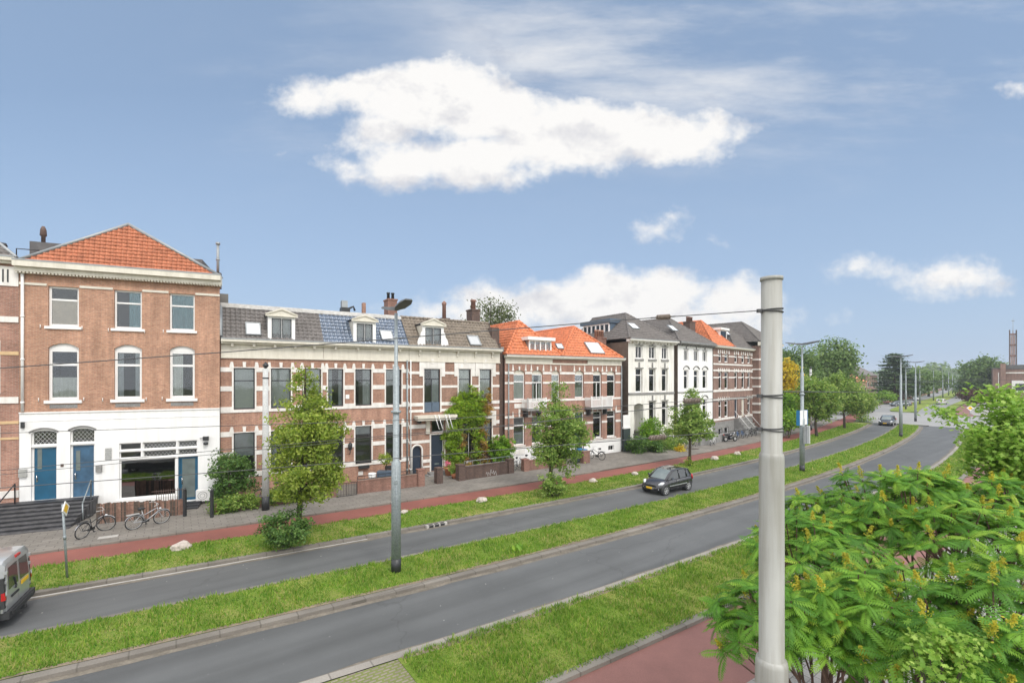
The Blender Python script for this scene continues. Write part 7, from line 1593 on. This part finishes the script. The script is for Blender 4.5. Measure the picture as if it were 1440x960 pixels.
def sumac(label, base, dome_c, dome_r, ntips, mat=None, flowers=.3, seed=1, inner=.35):
    base = Vector(base); t = thing('sumac_shrub', label, 'shrub', base); rs = np.random.default_rng(seed); C = np.array(dome_c)-np.array(base); Rr = np.array(dome_r)
    tips = []
    for k in range(ntips):
        d = rs.normal(size=3); d[2] = abs(d[2])*.9-.25; d /= np.linalg.norm(d); r = rs.uniform(.35, 1)**.5 if k > ntips*inner else 1.; tips.append((C+d*Rr*r, d))
    groups = [[] for _ in FRONDS]; fl = []
    for (p, d) in tips:
        nf = rs.integers(9, 14); a0 = rs.uniform(0, 6.28); ax = d*.55+np.array([0, 0, .8]); ax /= np.linalg.norm(ax)
        u = np.cross(ax, [.31, .93, .2]); u /= np.linalg.norm(u); v = np.cross(ax, u); low = 1 if p[2] > 0 else .6
        for k in range(nf):
            a = a0+k*2.399; rad = u*math.cos(a)+v*math.sin(a); el = rs.uniform(-.12, .62); x = rad*math.cos(el)+ax*math.sin(el); x /= np.linalg.norm(x); z = ax-x*np.dot(ax, x); z /= np.linalg.norm(z); y = np.cross(z, x); sc = rs.uniform(.46, .86)
            groups[rs.integers(0, len(FRONDS))].append((np.stack([x, y, z], 0)*sc, p-ax*rs.uniform(0, .10)))
        if rs.random() < flowers: fl.append((p, ax, rs.uniform(.10, .17)))
    VV, FF, TT = [], [], []; off = 0
    for (fv, ff), g in zip(FRONDS, groups):
        if not g: continue
        M = np.array([q[0] for q in g]); T = np.array([q[1] for q in g]); V = np.einsum('vi,kij->kvj', fv, M)+T[:, None, :]
        FF.append((ff[None]+(np.arange(len(g))*len(fv))[:, None, None]+off).reshape(-1)); VV.append(V.reshape(-1, 3)); TT.append(np.repeat(np.clip(rs.random(len(g))*.8+.2*rs.random(), 0, 1), len(fv))); off += len(g)*len(fv)
    fo = np_mesh('foliage', np.vstack(VV), np.concatenate(FF), 3, mat or L_SUMAC, t); ta = fo.data.attributes.new('tone', 'FLOAT', 'POINT'); ta.data.foreach_set('value', np.concatenate(TT).astype(np.float32))
    mb = MB(); stems = []
    for k in range(6):
        a = k*1.05+rs.uniform(0, .5); f = Vector((C[0]+math.cos(a)*Rr[0]*.45, C[1]+math.sin(a)*Rr[1]*.45, max(.6, C[2]-Rr[2]*.05))); m = Vector((f.x*.45, f.y*.45, f.z*.5)); mb.tube([(math.cos(a)*.3, math.sin(a)*.3, -.1), m, f], [.03, .024, .016], 7); stems.append((m, f))
    for (p, d) in tips:
        P = Vector(p); m, f = min(stems, key=lambda s: (s[1]-P).length); q = m.lerp(f, .55 if P.z < f.z else .9); mid = q.lerp(P, .55)-Vector((0, 0, .10*(P-q).length)); mb.tube([q, mid, P-Vector((0, 0, .02))], [.018, .013, .008], 5)
    mb.build('stem', M_BARKR, t)
    if fl:
        P, N = [], []
        for (p, ax, l) in fl:
            n = 130; tt = rs.uniform(0, 1, n)**.8; w = rs.normal(size=(n, 3))*(.036*(1-tt*.75))[:, None]*l/.15; P.append(p+ax*(tt*l*1.5)[:, None]+w+ax*.02); N.append(rs.normal(size=(n, 3)))
        V, Lp = leaf_cloud(np.vstack(P), np.vstack(N), .032); np_mesh('flower_panicle', V, Lp, 4, L_SUMACB, t)
    return t
def dome(px, py, D, rx, ry, dep): return tuple(at(px, py, D)), (rx*D/F, dep, ry*D/F)
SU = [('sumac shrub reaching left past the near pole', (1235, 960, 6.9), [(1100, 880, 7.0, 95, 70, .75)], 30, 0.2),
      ('broad sumac shrub right behind the near pole', (1290, 900, 8.4), [(1150, 800, 8.4, 90, 75, 1.1)], 58, .35),
      ('tall sumac shrub with the highest yellowish flower heads', (1290, 880, 9.6), [(1265, 720, 9.6, 95, 68, 1.3)], 62, .4),
      ('sumac shrub at the lower middle of the thicket', (1260, 990, 6.4), [(1250, 880, 6.6, 110, 85, .9)], 58, .35),
      ('sumac shrub at the lower right corner of the view', (1400, 1050, 5.6), [(1385, 900, 5.8, 105, 90, .8)], 54, .4),
      ('sumac shrub at the right edge below the maple', (1400, 900, 8.0), [(1380, 780, 8.0, 95, 70, 1.1)], 56, .35),
      ('sumac shrub between the near verge and the maple', (1400, 900, 9.4), [(1395, 712, 9.4, 70, 46, 1.0)], 36, .25),
      ('low sumac shrub under the thicket beside the near pole', (1150, 990, 7.4), [(1150, 905, 7.4, 62, 42, .7)], 20, .1),
      ('sumac shrub farthest back beside the grass verge', (1180, 820, 10.4), [(1175, 735, 10.4, 75, 42, 1.0)], 40, .35)]
for i, (lab, (bx, by, bd), dm, nt_, fl) in enumerate(SU):
    b = at(bx, 0, bd); c, r = dome(*dm[0]); sumac(lab, (b.x, b.y, .02), c, r, int(nt_*1.4), flowers=fl, seed=20+i)
# maple: broader lobed leaves on long twigs
LOBE = np.array([(0, -.5, 0), (.16, -.28, .02), (.46, -.22, -.03), (.28, -.02, .03), (.40, .24, -.03), (.14, .20, .03), (0, .52, -.04), (-.14, .20, .03), (-.40, .24, -.03), (-.28, -.02, .03), (-.46, -.22, -.03), (-.16, -.28, .02)])
def lobed_cloud(P, nrm, size):
    n, a, b = frames(nrm); k = len(P); sz = size*RNG.uniform(.65, 1.25, (k, 1)); c = np.zeros((1, 3)); T = np.vstack([LOBE, c])
    V = P[:, None, :]+(T[None, :, 0:1]*a[:, None, :]+T[None, :, 1:2]*b[:, None, :]+T[None, :, 2:3]*n[:, None, :])*sz[:, None, :]
    f = np.array([(i, (i+1) % 12, 12) for i in range(12)]); return V.reshape(-1, 3), (f[None]+np.arange(k)[:, None, None]*13).reshape(-1)
def maple(label, base, blobs, ncl, per, sig, size, tr, top, nl):
    base = Vector(base); t = thing('maple_tree', label, 'tree', base); C, d = clumps(blobs, ncl); P = np.repeat(C, per, 0)+RNG.normal(size=(ncl*per, 3))*sig*np.array([1, 1, .7]); nrm = RNG.normal(size=P.shape)*.55+np.array([0, -.1, .9]); V, Lp = lobed_cloud(P-np.array(base), nrm, size)
    np_mesh('crown', V, Lp, 3, L_MAPLE, t); limbs(MB(), (0, 0, 0), Vector(top)-base, tr, C-np.array(base), nl, start=.45).build('trunk', M_BARK, t); return t
bm_ = at(1470, 0, 10.5)
maple('bright green maple reaching in from the right edge', (bm_.x, bm_.y, .02), [bl(1425, 575, 10.4, 34, 20), bl(1408, 560, 10.6, 20, 12), bl(1412, 612, 10.2, 40, 22), bl(1435, 650, 10., 40, 30), bl(1392, 650, 10.2, 26, 18), bl(1332, 580, 10.8, 16, 7), bl(1322, 590, 10.8, 8, 5), bl(1332, 612, 10.8, 12, 5), bl(1445, 700, 9.6, 36, 24), bl(1376, 628, 10.5, 16, 12)], 165, 44, .14, .105, .12, at(1460, 560, 10.5), 46)
bm_ = at(1330, 0, 5.2)
maple('young maple sapling among the sumac at the bottom edge', (bm_.x, bm_.y, .02), [bl(1318, 925, 5.3, 40, 36), bl(1345, 905, 5.3, 28, 24)], 34, 26, .08, .07, .03, at(1325, 900, 5.3), 14)
q = at(20, 0, 5.2); 
# ================= grass blades on the verges
def blades(name, o0, o1, p0, p1, dens, hmin, hmax, z, wid, lab):
    f0 = o0 if callable(o0) else (lambda p: o0); f1 = o1 if callable(o1) else (lambda p: o1)
    n = int((p1-p0)*abs(f1((p0+p1)/2)-f0((p0+p1)/2))*dens); pp = RNG.uniform(p0, p1, n); ps = np.linspace(p0, p1, 200); bd = np.interp(pp, ps, [bend(x) for x in ps])
    lo = np.interp(pp, ps, [f0(x) for x in ps]); hi = np.interp(pp, ps, [f1(x) for x in ps]); q = lo+(hi-lo)*RNG.uniform(0, 1, n)+bd
    X = pp*SA-q*CA; Y = pp*CA+q*SA; tuft = .55+.45*np.sin(X*2.1+np.sin(Y*1.7)*2)*np.sin(Y*2.7+1)+.25*np.sin(X*7+Y*5); h = RNG.uniform(hmin, hmax, n)*np.clip(tuft+.5, .45, 1.7)
    a = RNG.uniform(0, 6.28, n); w = wid*RNG.uniform(.6, 1.3, n); ln = h*RNG.uniform(.1, .8, n); b = RNG.uniform(0, 6.28, n); V = np.zeros((n, 3, 3))
    V[:, 0] = np.stack([X-np.cos(a)*w, Y-np.sin(a)*w, np.full(n, z)], 1); V[:, 1] = np.stack([X+np.cos(a)*w, Y+np.sin(a)*w, np.full(n, z)], 1); V[:, 2] = np.stack([X+np.cos(b)*ln, Y+np.sin(b)*ln, z+h], 1)
    o = np_mesh(name, V.reshape(-1, 3), np.arange(n*3), 3, L_GRASS); tag(o, lab, 'grass', kind='stuff'); return o
blades('grass', 7.5, lambda p: OF(p)-.2, 4.7, 30, 620, .05, .15, .09, .016, 'rough grass of the near verge')
blades('grass', 14.30, 16.78, -9, 40, 420, .05, .14, .10, .018, 'grass of the median between the carriageways')
blades('grass', 20.2, 23.0, -8, 40, 320, .04, .12, .09, .022, 'grass of the far verge along the cycle path')
blades('grass', 14.34, 16.68, 40, 90, 130, .06, .15, .10, .035, 'grass of the receding median')
blades('grass', 20.32, 22.94, 40, 86, 120, .06, .15, .09, .035, 'grass of the receding verge')
blades('grass', 7.62, 9.4, 30, 85, 150, .06, .16, .09, .03, 'grass of the receding near verge')
# dock plant in the median and fallen dry leaves
q = gp(727, 774, .1); shrub('dock_plant', 'broad leaved weed in the median grass', 'plant', q, [((q.x, q.y, .2), (.3, .3, .14))], 12, 5, .08, .26, L_BRIGHT, nl=3)

# ================= faint summer haze
hz_m = bpy.data.materials.new('haze_air'); hz_m.use_nodes = True; hn = hz_m.node_tree; hn.nodes.clear(); ho = hn.nodes.new('ShaderNodeOutputMaterial'); hv = hn.nodes.new('ShaderNodeVolumePrincipled'); hv.inputs['Color'].default_value = (.86, .92, 1, 1); hv.inputs['Density'].default_value = .00042; hv.inputs['Anisotropy'].default_value = .2
hn.links.new(hv.outputs[0], ho.inputs['Volume']); hb = MB(); hb.box(-1700, 3200, -500, 4200, -1.2, 45); o = hb.build('haze', hz_m); o['kind'] = 'stuff'; o['category'] = 'haze'; o['label'] = 'faint pale summer haze over the street'
SC.cycles.volume_bounces = 0
